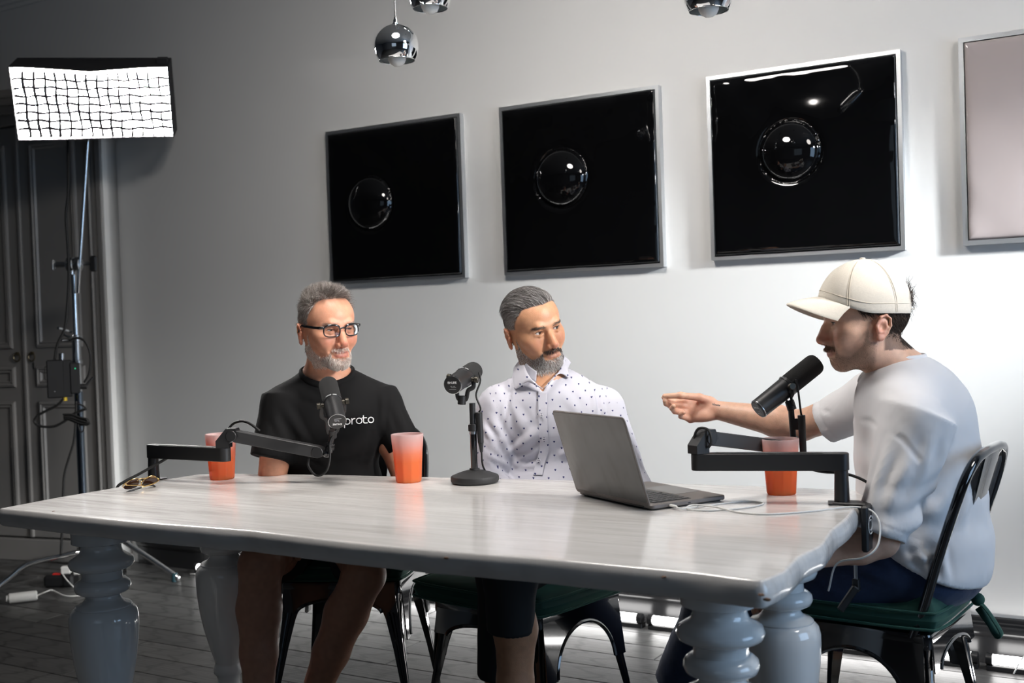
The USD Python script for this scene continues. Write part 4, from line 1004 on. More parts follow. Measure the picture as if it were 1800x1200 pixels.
t.part('hook', tube(spline([bc - xb * 0.066 + (0, 0, 0.055), bc - xb * 0.076 + (0, 0, 0.055), bc - xb * 0.077 + (0, 0, 0.0), bc - xb * 0.068 + (0, 0, -0.003)], 5), 0.0012, 6), M_rubber, smooth=True)
t.part('wing_bolt', cat(cyl(bc + xb * 0.075 + (0, 0, -0.042), bc + xb * 0.105 + (0, 0, -0.042), 0.013, n=14), tube([bc + xb * 0.095 + (0, 0, -0.045), bc + xb * 0.135 + (0, 0, 0.0)], 0.0065, 10)), M_black, smooth=40)
t.part('connector', cyl(bc + xb * 0.0 + (0, 0, 0.088), bc + xb * 0.0 + (0, 0, 0.118), 0.013, n=18), M_steel, smooth=40)
t.part('yellow_connector', cyl(bc + xb * 0.005 + (0, 0, -0.105), bc + xb * 0.005 + (0, 0, -0.088), 0.012, n=18), M_yellow, smooth=40)
t.part('screw', cyl(bc - xb * 0.035 + yb * 0.03 + (0, 0, -0.058), bc - xb * 0.035 + yb * 0.0325 + (0, 0, -0.058), 0.004, n=10), M_steel)


def px_tube(pts, r, depth, n=7):
    return tube(spline([cam_point(a, b, depth if len(q) == 0 else q[0]) for a, b, *q in pts], n), r, 8)


D = 5.33
single('lamp_cable', px_tube([(119, 236, 5.42), (120, 330), (116, 380), (119, 430), (121, 480), (119, 530), (114, 575), (101, 605), (96, 632)], 0.0062, D), M_rubber, 'black cable from the softbox down the stand into the power box', 'cable', smooth=True)
single('power_cable', cat(px_tube([(112, 700), (100, 712), (70, 728), (60, 740), (72, 749), (95, 749), (115, 739), (130, 727), (152, 718)], 0.006, D), px_tube([(152, 718), (144, 712), (133, 709)], 0.0045, D)), M_rubber, 'black cable swinging out in a loose loop left of the stand below the box', 'cable', smooth=True)
single('cable_loop', px_tube([(122, 598), (136, 594), (150, 601), (159, 624), (157, 655), (148, 672)], 0.0055, D), M_rubber, 'black cable arching to the right above the power box', 'cable', smooth=True)
_cl = []
_r = np.random.default_rng(5)
for k in range(7):
    o = _r.uniform(-4, 4, 2)
    _cl.append(px_tube([(112 + o[0] * 0.7, 730 + o[1] * 0.5), (126, 731 + o[1] * 0.7), (140, 737 + o[1]), (152 + o[0] * 0.8, 740 + o[1]), (154 + o[0] * 0.5, 744 + o[1] * 0.6), (140, 742 + o[1]), (124, 736 + o[1] * 0.6), (112, 734 + o[1] * 0.5)], 0.0045, D + 0.01 * _r.uniform(-1, 1)))
_cl.append(px_tube([(137, 743), (139, 753), (143, 759), (147, 755), (148, 745)], 0.003, D))
single('coiled_cable', cat(*_cl), M_rubber, 'bundled coil of black cable tied to the stand column', 'cable', smooth=True)
single('mains_cable', px_tube([(134, 705), (133, 740), (130, 775), (121, 805), (113, 835), (111, 870), (109, 930), (107, 975)], 0.0055, D), M_rubber, 'black cable curving down along the lower stand column', 'cable', smooth=True)


# ------------------------------------------------------------------ things on the floor by the stand
def at_floor(px, py, z=0.0):
    d = _fw + _rt * (px - 900) / 2000 - _up * (py - 600) / 2000
    return np.array([0, 0, CAM_H]) + d * (z - CAM_H) / d[2]


a, b = at_floor(14, 1052, 0.024), at_floor(66, 1046, 0.024)
t = Thing('power_adapter', 'white cylindrical power adapter lying on the floor beside the stand foot', 'adapter', tuple(a * (1, 1, 0)))
t.part('body', cyl(a, b, 0.023, n=24, bev=0.006), M_wire, smooth=40)
t.part('end_ring', cyl(a + (b - a) * -0.06, a + (b - a) * 0.02, 0.015, n=20), M_wire, smooth=40)
t.part('cord', tube(spline([b, b + (0.03, 0.03, 0.015), at_floor(92, 1037, 0.02), at_floor(112, 1046, 0.01), at_floor(135, 1047, 0.006), at_floor(170, 1040, 0.006)], 7), 0.0035, 8), M_wire, smooth=True)
c = at_floor(115, 1012, 0.05)
t = Thing('plug_socket', 'black socket block with a white plug and red switch on the floor', 'socket', tuple(c * (1, 1, 0)))
RR = np.array([_R0, _F0, [0, 0, 1.0]])
t.part('body', rbox(c * (1, 1, 0) + (-0.03, 0.0, 0.03), (0.14, 0.09, 0.06), RR, 0.012), M_black)
t.part('switch', rbox(c * (1, 1, 0) + (-0.03, -0.02, 0.062), (0.04, 0.03, 0.008), RR, 0.002), M_red)
t.part('plug', cat(rbox(c + (0.01, 0.0, 0.03), (0.05, 0.035, 0.036), RR, 0.006), rbox(c + (0.06, 0.02, 0.028), (0.03, 0.03, 0.04), RR, 0.005)), M_wire)
t.part('cord', tube(spline([c + (0.0, -0.02, 0.02), c + (0.05, -0.03, -0.01), c + (0.1, -0.03, -0.04)], 6), 0.003, 8), M_wire, smooth=True)
_r = np.random.default_rng(8); ms = []
for k in range(5):
    q = [at_floor(205 + _r.uniform(-4, 4), 1010 + _r.uniform(-5, 5), 0.006)] + [at_floor(212 + 9 * math.cos(u + k) + _r.uniform(-3, 3), 1003 + 7 * math.sin(u + k), 0.01 + 0.03 * _r.random()) for u in np.linspace(0, 5.2, 7)]
    ms.append(tube(spline(q, 6), 0.004, 8))
single('floor_cable', cat(*ms, tube(spline([at_floor(214, 978, 0.1) + (0, 0, 0.0), at_floor(222, 985, 0.06), at_floor(216, 1000, 0.02), at_floor(212, 1008, 0.005)], 6), 0.004, 8)), M_rubber, 'tangle of black cable on the floor behind the front left table leg', 'cable', smooth=True)
single('wall_cable', tube(spline([(-3.60, 3.90, 0.17), (-3.75, 3.93, 0.13), (-3.92, 3.95, 0.05), (-4.02, 3.95, 0.006), (-4.2, 3.93, 0.005)], 7), 0.0045, 8), mat('grey_cable', (0.35, 0.35, 0.34), 0.5), 'grey cable dropping to the floor beside the black skirting', 'cable', smooth=True)
single('wall_cable', tube(spline([(-0.50, 3.93, 0.005), (-0.47, 3.95, 0.06), (-0.42, 3.985, 0.11), (-0.35, 4.0, 0.15)], 7), 0.0022, 8), M_wire, 'thin pale cable against the black skirting at the far right', 'cable', smooth=True)
# ------------------------------------------------------------------ bodies: blended solids, meshed as one continuous surface
def ln(w):
    return np.sqrt(np.einsum('ij,ij->i', w, w))


class Solid:
    def __init__(self):
        self.ops = []

    def _op(self, sub, k, c, r, fn):
        self.ops.append((sub, k, np.asarray(c, float), r, fn)); return self

    def cone(self, a, b, ra, rb, k=0.02, sub=False):
        a, b = np.asarray(a, float), np.asarray(b, float); ab = b - a; L2 = max(ab @ ab, 1e-12)

        def fn(P):
            t = np.clip(((P - a) @ ab) / L2, 0, 1)
            return ln(P - a - t[:, None] * ab) - (ra + (rb - ra) * t)
        self._op(sub, k, (a + b) / 2, math.sqrt(L2) / 2 + max(ra, rb), fn); fn.seg = (a, ab, L2, max(ra, rb)); return self

    def chain(self, pts, rs, k=0.02, sub=False):
        for i in range(len(pts) - 1):
            self.cone(pts[i], pts[i + 1], rs[i], rs[i + 1], k, sub)
        return self

    def ell(self, c, r, R=None, k=0.02, sub=False):
        c, r = np.asarray(c, float), np.asarray(r, float); Rt = None if R is None else np.asarray(R).T

        def fn(P):
            q = P - c
            if Rt is not None:
                q = q @ Rt
            k0 = ln(q / r); k1 = ln(q / (r * r))
            return np.where(k1 < 1e-9, -r.min(), k0 * (k0 - 1) / np.maximum(k1, 1e-9))
        return self._op(sub, k, c, r.max(), fn)

    def capcone(self, a, b, ra, rb, k=0.01, sub=False, flat=None, rnd=0.003):
        """A flat-ended cone (a sleeve); flat = (axis, factor) squeezes the section along an axis."""
        a, b = np.asarray(a, float), np.asarray(b, float); L = np.linalg.norm(b - a); u = (b - a) / L

        def fn(P):
            q = P - a; t = q @ u; w = q - t[:, None] * u
            if flat is not None:
                ax, fac = flat; s = w @ ax; w = w + np.outer(s * (fac - 1), ax)
            rr = ra + (rb - ra) * np.clip(t / L, 0, 1)
            dr = np.linalg.norm(w, axis=1) - rr + rnd; dt = np.maximum(-t, t - L) + rnd
            return np.minimum(np.maximum(dr, dt), 0) + np.hypot(np.maximum(dr, 0), np.maximum(dt, 0)) - rnd
        return self._op(sub, k, (a + b) / 2, L / 2 + max(ra, rb) * 1.5, fn)

    def half(self, p, n, k=0.004):
        """Cut away everything on the side the normal points to."""
        p, n = np.asarray(p, float), norm(n)
        return self._op(True, k, (0, 0, 0), 1e3, lambda P: (p - P) @ n)

    def box(self, c, h, R=None, k=0.01, sub=False, rnd=0.005):
        c, h = np.asarray(c, float), np.asarray(h, float); Rt = None if R is None else np.asarray(R).T

        def fn(P):
            q = P - c
            q = np.abs(q if Rt is None else q @ Rt) - h + rnd
            return np.linalg.norm(np.maximum(q, 0), axis=1) + np.minimum(q.max(1), 0) - rnd
        return self._op(sub, k, c, np.linalg.norm(h), fn)

    def ev(self, P, ops=None):
        d = np.full(len(P), 1.0)
        for sub, k, c, r, fn in (self.ops if ops is None else ops):
            e = fn(P)
            if sub:
                e = -e; h = np.maximum(k - np.abs(d - e), 0) / k; d = np.maximum(d, e) + h * h * k / 4
            else:
                h = np.maximum(k - np.abs(d - e), 0) / k; d = np.minimum(d, e) - h * h * k / 4
        return d

    def grad(self, P, e=5e-4):
        g = np.stack([self.ev(P + o) - self.ev(P - o) for o in np.eye(3) * e], 1)
        return g / (np.linalg.norm(g, axis=1, keepdims=True) + 1e-12)

    def mesh(self, step=0.004, warps=(), n=14, relax=True):
        """Surface nets over sparse blocks; warps = (centre, radius, a) makes the grid finer near a centre."""
        lo = np.min([c - r for s, k, c, r, f in self.ops if not s], 0) - 3 * step; hi = np.max([c + r for s, k, c, r, f in self.ops if not s], 0) + 3 * step

        if warps:
            lo, hi = lo - 0.2, hi + 0.2

        def Wp(q):
            p = q.copy()
            for c, R, a in warps:
                d = q - c; u = np.clip((d * d).sum(1) / (R * R), 0, 1)
                p -= d * (a * (1 - u) ** 2)[:, None]
            return p
        B = n * step; nb = np.ceil((hi - lo) / B).astype(int)
        g = np.stack(np.meshgrid(*[np.arange(k) for k in nb], indexing='ij'), -1).reshape(-1, 3)
        cen = lo + (g + 0.5) * B; cp = Wp(cen)
        hd = B * math.sqrt(3) / 2 * 1.45
        act = np.abs(self.ev(cp)) < hd * 1.15 + 0.012
        g, cp = g[act], cp[act]
        off = np.stack(np.meshgrid(*[np.arange(n + 1)] * 3, indexing='ij'), -1).reshape(-1, 3)
        dims = nb * n + 2; key = lambda i: (i[:, 0] * dims[1] + i[:, 1]) * dims[2] + i[:, 2]
        VK, VP, quads = [], [], []
        C8 = np.array([(0, 0, 0), (1, 0, 0), (0, 1, 0), (1, 1, 0), (0, 0, 1), (1, 0, 1), (0, 1, 1), (1, 1, 1)])
        E12 = [(0, 1), (2, 3), (4, 5), (6, 7), (0, 2), (1, 3), (4, 6), (5, 7), (0, 4), (1, 5), (2, 6), (3, 7)]
        for b, c in zip(g, cp):
            near = [o for o in self.ops if reach(o, c) - hd < o[1] + 0.012]
            if not any(not o[0] for o in near):
                continue
            I = b * n + off; q = lo + I * step; d = self.ev(Wp(q), near).reshape(n + 1, n + 1, n + 1)
            s = d < 0
            if s.all() or not s.any():
                continue
            cs = np.stack([s[x:x + n, y:y + n, z:z + n] for x, y, z in C8], -1).reshape(-1, 8); mixed = cs.any(1) & ~cs.all(1)
            dv = np.stack([d[x:x + n, y:y + n, z:z + n] for x, y, z in C8], -1).reshape(-1, 8)[mixed]
            ci = np.stack(np.meshgrid(*[np.arange(n)] * 3, indexing='ij'), -1).reshape(-1, 3)[mixed]
            acc, cnt = np.zeros((len(dv), 3)), np.zeros(len(dv))
            for i, j in E12:
                x = (dv[:, i] < 0) != (dv[:, j] < 0); t = np.where(x, dv[:, i] / np.where(x, dv[:, i] - dv[:, j], 1), 0)
                acc += np.where(x[:, None], C8[i] + t[:, None] * (C8[j] - C8[i]), 0); cnt += x
            VK.append(key(b * n + ci)); VP.append(lo + (b * n + ci + acc / cnt[:, None]) * step)
            for a in range(3):
                e = np.eye(3, dtype=int)[a]; u, w = np.eye(3, dtype=int)[(a + 1) % 3], np.eye(3, dtype=int)[(a + 2) % 3]
                sl = [slice(0, n)] * 3; sh = [slice(1, n + 1) if k == a else slice(0, n) for k in range(3)]
                s0, s1 = s[tuple(sl)], s[tuple(sh)]
                for inside_first in (True, False):
                    m = np.argwhere((s0 & ~s1) if inside_first else (~s0 & s1))
                    if len(m):
                        G = b * n + m
                        ks = [key(G), key(G - u), key(G - u - w), key(G - w)]
                        quads.append(np.stack(ks if inside_first else ks[::-1], 1))
        VK, VP, Q = np.concatenate(VK), np.concatenate(VP), np.concatenate(quads)
        o = np.argsort(VK); VK, VP = VK[o], VP[o]
        idx = np.clip(np.searchsorted(VK, Q), 0, len(VK) - 1); ok = (VK[idx] == Q).all(1); idx = idx[ok]
        v = Wp(VP)
        f = np.vstack([idx[:, [0, 1, 2]], idx[:, [0, 2, 3]]])
        if relax:  # a pull onto the true surface
            for _ in range(2):
                dd = np.empty(len(v)); gg = np.empty_like(v)
                for i in range(0, len(v), 40000):
                    dd[i:i + 40000] = self.ev(v[i:i + 40000])
                m = trimesh.Trimesh(v, f, process=False); nn = m.vertex_normals
                v = v - nn * np.clip(dd, -step * 0.4, step * 0.4)[:, None] * 0.8
        return trimesh.Trimesh(v, f, process=False)


def reach(o, c):
    """A lower bound of the distance from the point c to the shape of an operation."""
    g = getattr(o[4], 'seg', None)
    if g is None:
        return math.dist(o[2], c) - o[3]
    a, ab, L2, r = g; w = c - a; t = min(max((w @ ab) / L2, 0.0), 1.0); w = w - t * ab
    return math.sqrt(w @ w) - r


def displace(m, amount):
    return trimesh.Trimesh(m.vertices + np.asarray(m.vertex_normals) * np.asarray(amount)[:, None], m.faces, process=False)


def ridge(P, a, b, w, amp, taper=True):
    """A soft fold along the segment a-b: a crest with a shallow trough beside it."""
    a, b = np.asarray(a, float), np.asarray(b, float); ab = b - a; t = np.clip(((P - a) @ ab) / (ab @ ab), 0, 1)
    d = np.linalg.norm(P - a - t[:, None] * ab, axis=1) / w
    k = np.sin(np.pi * np.clip(t * 0.9 + 0.05, 0, 1)) if taper else 1.0
    return amp * k * (np.exp(-d * d) - 0.45 * np.exp(-((d - 1.7) ** 2) * 1.6))


def nz(P, s, seed=0, oct=3):
    return meshkit.fbm(P * np.asarray(s, float), oct, seed) - 0.5


class Head:
    """Head frame: x to the person's right, y forward, z up; the origin lies between the eyes' level and the ears."""
    def __init__(self, c, az, pitch, roll, s=1.0):
        f = np.array([math.cos(az), math.sin(az), 0]); z = np.array([0, 0, 1.0])
        f2 = math.cos(pitch) * f - math.sin(pitch) * z; u = math.cos(pitch) * z + math.sin(pitch) * f
        r = np.cross(f2, u); r, u = math.cos(roll) * r + math.sin(roll) * u, math.cos(roll) * u - math.sin(roll) * r
        self.R, self.c, self.s = np.array([r, f2, u]), np.asarray(c, float), s

    def w(self, p):
        return np.asarray(p, float) * self.s @ self.R + self.c

    def l(self, P):
        return ((P - self.c) @ self.R.T) / self.s

    def build(self, S, open_=0.0045, smile=0.0, mouth=0.0, nose=1.0, brow=1.0, jaw=1.0, lid=0.0, chin=0.0):
        w, R, s = self.w, self.R, self.s
        E = lambda c, r, k=0.02, sub=False, RR=None: S.ell(w(c), np.asarray(r) * s, R if RR is None else RR @ R, k, sub)
        K = lambda pts, rs, k=0.02, sub=False: S.chain([w(p) for p in pts], [r * s for r in rs], k, sub)
        E((0, -0.012, 0.030), (0.0765, 0.097, 0.088))
        E((0, 0.028, 0.036), (0.066, 0.064, 0.060), 0.03)
        E((0, 0.028, -0.035), (0.0605, 0.060, 0.062), 0.03)
        E((0, 0.020, -0.072), (0.044 * jaw, 0.058, 0.040), 0.03)
        for x in (-1, 1):
            E((x * 0.047, 0.052, -0.024 + 0.002 * smile), (0.0205, 0.022, 0.018), 0.03)
            K([(x * 0.056, -0.006, -0.03), (x * 0.0455 * jaw, 0.002, -0.070), (x * 0.017, 0.068 + chin, -0.104)], [0.013, 0.0145, 0.0145], 0.03)
        E((0, 0.0775 + chin, -0.103), (0.023, 0.017, 0.0165), 0.016)
        E((0, 0.067, -0.070), (0.033, 0.028, 0.028), 0.02)
        for x in (-1, 1):
            K([(x * 0.010, 0.0875, 0.016), (x * 0.030, 0.0855, 0.0195), (x * 0.047, 0.069, 0.013)], [0.0082 * brow, 0.0095 * brow, 0.0065], 0.012)
            E((x * 0.0315, 0.0985, -0.0015), (0.0195, 0.0175, 0.0125), 0.011, True)
        # nose
        E((0, 0.094, -0.034), (0.0115, 0.018, 0.018), 0.008)
        K([(0, 0.0885, 0.006), (0, 0.097 + 0.006 * (nose - 1), -0.012), (0, 0.1095 + 0.010 * (nose - 1), -0.037)], [0.0070, 0.0078, 0.0088], 0.011)
        E((0, 0.1095 + 0.010 * (nose - 1), -0.0425), (0.0112, 0.0105, 0.0098), 0.007)
        for x in (-1, 1):
            E((x * 0.0138, 0.0975 + 0.004 * (nose - 1), -0.0465), (0.0078, 0.0112, 0.0078), 0.005)
        K([(0, 0.103, -0.049), (0, 0.092, -0.054)], [0.0055, 0.005], 0.006)
        for x in (-1, 1):
            E((x * 0.0066, 0.1005, -0.0535), (0.0034, 0.0055, 0.0042), 0.003, True)
            E((x * 0.030, 0.092, -0.052 - 0.004 * smile), (0.006, 0.010, 0.016), 0.016, True)    # cheek fold
        for x in (-1, 1):
            E((x * 0.041, 0.066, -0.044 + 0.004 * smile), (0.013 + 0.004 * smile,) * 3, 0.022)
        # eyelids with an opening in front of the eyeball
        for x in (-1, 1):
            E((x * 0.0315, 0.073, 0), (0.0138, 0.0138, 0.0136), 0.005)
            K([(x * 0.018, 0.084, 0.0022 + open_), (x * 0.0315, 0.0888, 0.0042 + open_), (x * 0.046, 0.079, 0.001 + open_)], [0.0015, 0.0022, 0.0015], 0.004)
            K([(x * 0.019, 0.083, -0.006), (x * 0.0315, 0.086, -0.0085), (x * 0.044, 0.079, -0.006)], [0.0018, 0.0024, 0.0018], 0.006)
            E((x * 0.0312, 0.090, 0.0 - lid), (0.0142, 0.014, open_), 0.0018, True)
        # mouth
        cz = -0.0745 + 0.006 * smile; cx = 0.0245 + 0.004 * smile; cy = 0.0835 - 0.003 * smile
        for x in (-1, 1):
            K([(0, 0.0955, -0.0665), (x * 0.006, 0.0958, -0.0655), (x * 0.014, 0.0925, -0.068 + 0.001 * smile), (x * cx, cy, cz)], [0.0044, 0.0046, 0.0042, 0.002], 0.004)
            K([(0, 0.0935 + chin * 0.4, -0.0805 - mouth), (x * 0.011, 0.0915 + chin * 0.4, -0.0795 - mouth + 0.001 * smile), (x * cx, cy, cz)], [0.0053, 0.0047, 0.002], 0.005)
            K([(0, 0.1015, -0.0735 - mouth * 0.5), (x * 0.012, 0.0985, -0.0738 - mouth * 0.5 + 0.001 * smile), (x * cx, cy + 0.005, cz)], [0.0014 + mouth * 0.6, 0.0014 + mouth * 0.5, 0.0013], 0.002, True)
            E((x * (cx + 0.004), cy + 0.004, cz), (0.004, 0.006, 0.004), 0.006, True)
        E((0, 0.0965, -0.0925), (0.016, 0.006, 0.004), 0.010, True)
        # ears
        for x in (-1, 1):
            a = math.radians(24); RR = np.array([[math.cos(a), x * -math.sin(a), 0], [x * math.sin(a), math.cos(a), 0], [0, 0, 1.0]])
            tl = math.radians(10); RT = np.array([[1, 0, 0], [0, math.cos(tl), math.sin(tl)], [0, -math.sin(tl), math.cos(tl)]])
            RE = RT @ RR; o = np.array([x * 0.0765, -0.018, -0.014]); ep = lambda p: tuple(np.array([x * p[0], p[1], p[2]]) @ RE + o)
            S.ell(w(ep((0.004, -0.006, 0.0))), np.array([0.0052, 0.0175, 0.029]) * s, RE @ R, 0.006)
            K([ep((0.004, 0.010, 0.010)), ep((0.009, 0.006, 0.024)), ep((0.011, -0.008, 0.0305)), ep((0.0115, -0.020, 0.023)), ep((0.011, -0.0245, 0.007)), ep((0.0085, -0.019, -0.012)), ep((0.006, -0.009, -0.026))], [0.0028, 0.0034, 0.0036, 0.0036, 0.0034, 0.003, 0.0045], 0.003)
            K([ep((0.008, -0.012, 0.016)), ep((0.0085, -0.0145, 0.002)), ep((0.007, -0.008, -0.010)), ep((0.006, 0.004, -0.012))], [0.003, 0.003, 0.0028, 0.003], 0.004)
            S.ell(w(ep((0.004, -0.002, -0.027))), np.array([0.0045, 0.0085, 0.0085]) * s, RE @ R, 0.005)
            S.ell(w(ep((0.011, -0.002, 0.0))), np.array([0.0075, 0.0075, 0.0105]) * s, RE @ R, 0.004, True)
            S.ell(w(ep((0.012, -0.011, 0.021))), np.array([0.004, 0.008, 0.004]) * s, RE @ R, 0.003, True)
            K([ep((0.003, 0.011, 0.002)), ep((0.006, 0.009, -0.006))], [0.003, 0.0035], 0.004)


M_skin_cache = {}


def skin_material(name, base):
    nodes = {'at': ('attribute', {'attribute': 'tint'}), 'tc': ('texture_coordinate', {}), 'n': ('noise_texture', {'scale': 55.0, 'detail': 4.0}), 'n2': ('noise_texture', {'scale': 420.0, 'detail': 3.0}),
             'mr': ('map_range', {'from_min': 0.3, 'from_max': 0.7, 'to_min': 0.9, 'to_max': 1.08}), 'mx': ('mix', {'mix_type': 'multiply', 'fac': 1.0}), 'b': ('bump', {'strength': 0.5, 'distance': 0.0006}),
             'p': ('principled_bsdf', {'roughness': 0.46, 'subsurface_weight': 0.12, 'subsurface_scale': 0.006, 'subsurface_radius': (1.0, 0.35, 0.18), 'specular_ior_level': 0.42})}
    links = [('tc.object', 'n.vector'), ('tc.object', 'n2.vector'), ('n.fac', 'mr.value'), ('at.color', 'mx.color1'), ('mr.result', 'mx.color2'), ('mx.color', 'p.base_color'), ('n2.fac', 'b.height'), ('b.normal', 'p.normal')]
    return usdkit.material(stage, '/World/Looks/' + name, nodes, links, surface='p.BSDF')


M_skin = skin_material('skin', None)
_hm = {'at': ('attribute', {'attribute': 'tint'}), 'p': ('principled_bsdf', {'roughness': 0.5, 'specular_ior_level': 0.35})}
M_hair = usdkit.material(stage, '/World/Looks/hair', _hm, [('at.color', 'p.base_color')], surface='p.BSDF')


def smooth(x, a, b):
    t = np.clip((np.asarray(x) - a) / (b - a), 0, 1); return t * t * (3 - 2 * t)


def mixc(c, d, k):
    return c + (np.asarray(d, float) - c) * np.asarray(k)[:, None]


def face_tint(h, P, skin, warm, lip):
    """The skin's own colour over the head: ruddier nose, cheeks and ears, lips, darker eye rims."""
    L = h.l(P); c = np.tile(np.asarray(skin, float), (len(P), 1)); x = np.abs(L[:, 0])
    ck = np.exp(-(((x - 0.043) / 0.02) ** 2 + ((L[:, 2] + 0.035) / 0.02) ** 2)) * (L[:, 1] > 0.03) * 0.6 + np.exp(-((x / 0.016) ** 2 + ((L[:, 2] + 0.043) / 0.014) ** 2)) * (L[:, 1] > 0.085) * 0.8
    ck += 0.7 * smooth(x, 0.0765, 0.082) * (np.abs(L[:, 2] + 0.014) < 0.045)
    c = mixc(c, warm, np.clip(ck, 0, 1))
    up = (0.0045 - np.abs(L[:, 2] + 0.0692)) / 0.002; lo = (0.0055 - np.abs(L[:, 2] + 0.0792)) / 0.002
    lk = np.clip(np.maximum(up, lo), 0, 1) * smooth(0.0265 - x, 0, 0.006) * (L[:, 1] > 0.083)
    c = mixc(c, lip, lk * 0.85)
    rim = np.exp(-(((x - 0.0315) / 0.013) ** 2 + (L[:, 2] / 0.0065) ** 2) ** 2) * (L[:, 1] > 0.07)
    return mixc(c, np.asarray(warm) * 0.6, rim * 0.45)


def scatter(m, n, weight, rng):
    """n points on the mesh with probability following the per-vertex weight; returns points, normals."""
    fw = weight[m.faces].mean(1) * m.area_faces; p = fw / fw.sum()
    fi = rng.choice(len(p), n, p=p); r = rng.random((n, 2)); fl = r.sum(1) > 1; r[fl] = 1 - r[fl]
    T = m.vertices[m.faces[fi]]; pts = T[:, 0] + r[:, :1] * (T[:, 1] - T[:, 0]) + r[:, 1:] * (T[:, 2] - T[:, 0])
    vn = np.asarray(m.vertex_normals)[m.faces[fi]].mean(1)
    return pts, vn / np.linalg.norm(vn, axis=1, keepdims=True)


def strands(path, base, pts, widths, tones, label=None):
    """pts (n, k, 3): BasisCurves with one tone per strand."""
    n, k = pts.shape[:2]
    c = UsdGeom.BasisCurves.Define(stage, path); c.CreateTypeAttr('linear')
    c.CreatePointsAttr(Vt.Vec3fArray.FromNumpy((pts.reshape(-1, 3) - base).astype(np.float32)))
    c.CreateCurveVertexCountsAttr(Vt.IntArray.FromNumpy(np.full(n, k, np.int32)))
    w = np.broadcast_to(np.asarray(widths, float).reshape(-1, 1) if np.ndim(widths) else widths, (n, k)) * np.linspace(1.0, 0.35, k)
    c.CreateWidthsAttr(Vt.FloatArray.FromNumpy(w.ravel().astype(np.float32))); c.SetWidthsInterpolation('vertex')
    UsdGeom.PrimvarsAPI(c).CreatePrimvar('tint', Sdf.ValueTypeNames.Color3fArray, 'vertex').Set(Vt.Vec3fArray.FromNumpy(np.repeat(np.asarray(tones, np.float32), k, 0)))
    UsdShade.MaterialBindingAPI.Apply(c.GetPrim()).Bind(M_hair)
    if label:
        c.GetPrim().SetCustomDataByKey('label', label)
    return path


def grow(P, N, D, length, k, lift, curl, rng, gravity=0.0):
    """Strands from P along comb direction D lifted off the normal N, drooping by gravity, with random curl."""
    n = len(P); D = D - N * (D * N).sum(1, keepdims=True); D /= np.linalg.norm(D, axis=1, keepdims=True) + 1e-9
    L = np.broadcast_to(length, (n,)); out = [P]; d0 = D * math.cos(lift) + N * math.sin(lift) if np.ndim(lift) == 0 else D * np.cos(lift)[:, None] + N * np.sin(lift)[:, None]
    r = rng.normal(size=(n, 3)) * curl; d = d0 + r
    for i in range(k - 1):
        d = d + N * (-0.10) * (i > 0) + np.array([0, 0, -gravity]) + rng.normal(size=(n, 3)) * curl * 0.35
        d /= np.linalg.norm(d, axis=1, keepdims=True)
        out.append(out[-1] + d * (L / (k - 1))[:, None])
    return np.stack(out, 1)


M_lash = mat('lash_brown', (0.02, 0.013, 0.010), 0.7)


def eyes(t, h, iris, look, o_=0.0046):
    """Two eyeballs; look = gaze direction in head coordinates."""
    for x in (-1, 1):
        m = trimesh.creation.icosphere(4, 0.0121 * h.s); g = norm(np.asarray(look, float) + (-x * 0.03, 0, 0)); gw = norm(g @ h.R)
        ang = np.degrees(np.arccos(np.clip(m.vertices @ gw / (0.0121 * h.s), -1, 1)))
        c = np.tile(np.array([0.62, 0.57, 0.54]), (len(ang), 1))
        c = mixc(c, np.asarray(iris) * 0.45, smooth(ang, 31, 28)); c = mixc(c, iris, smooth(ang, 27, 22)); c = mixc(c, (0.004, 0.004, 0.004), smooth(ang, 13, 11.5))
        v = m.vertices * (1 + 0.06 * smooth(ang, 30, 8))[:, None] + h.w((x * 0.0315, 0.073, 0))
        t.part('eye', trimesh.Trimesh(v, m.faces, process=False), M_eye, attrs={'tint': c})
        q = spline([(x * 0.0195, 0.0825, 0.25 * o_), (x * 0.025, 0.0862, 0.92 * o_), (x * 0.0315, 0.0876, 1.12 * o_), (x * 0.038, 0.0855, 0.98 * o_), (x * 0.0445, 0.0800, 0.3 * o_)], 6)
        t.part('eyelashes', tube(h.w(q), np.linspace(0.0006, 0.0011, len(q)) * h.s, 6), M_lash, smooth=True)


M_eye = usdkit.material(stage, '/World/Looks/eye', {'at': ('attribute', {'attribute': 'tint'}), 'p': ('principled_bsdf', {'roughness': 0.08, 'coat_weight': 1.0, 'coat_roughness': 0.02})}, [('at.color', 'p.base_color')], surface='p.BSDF')


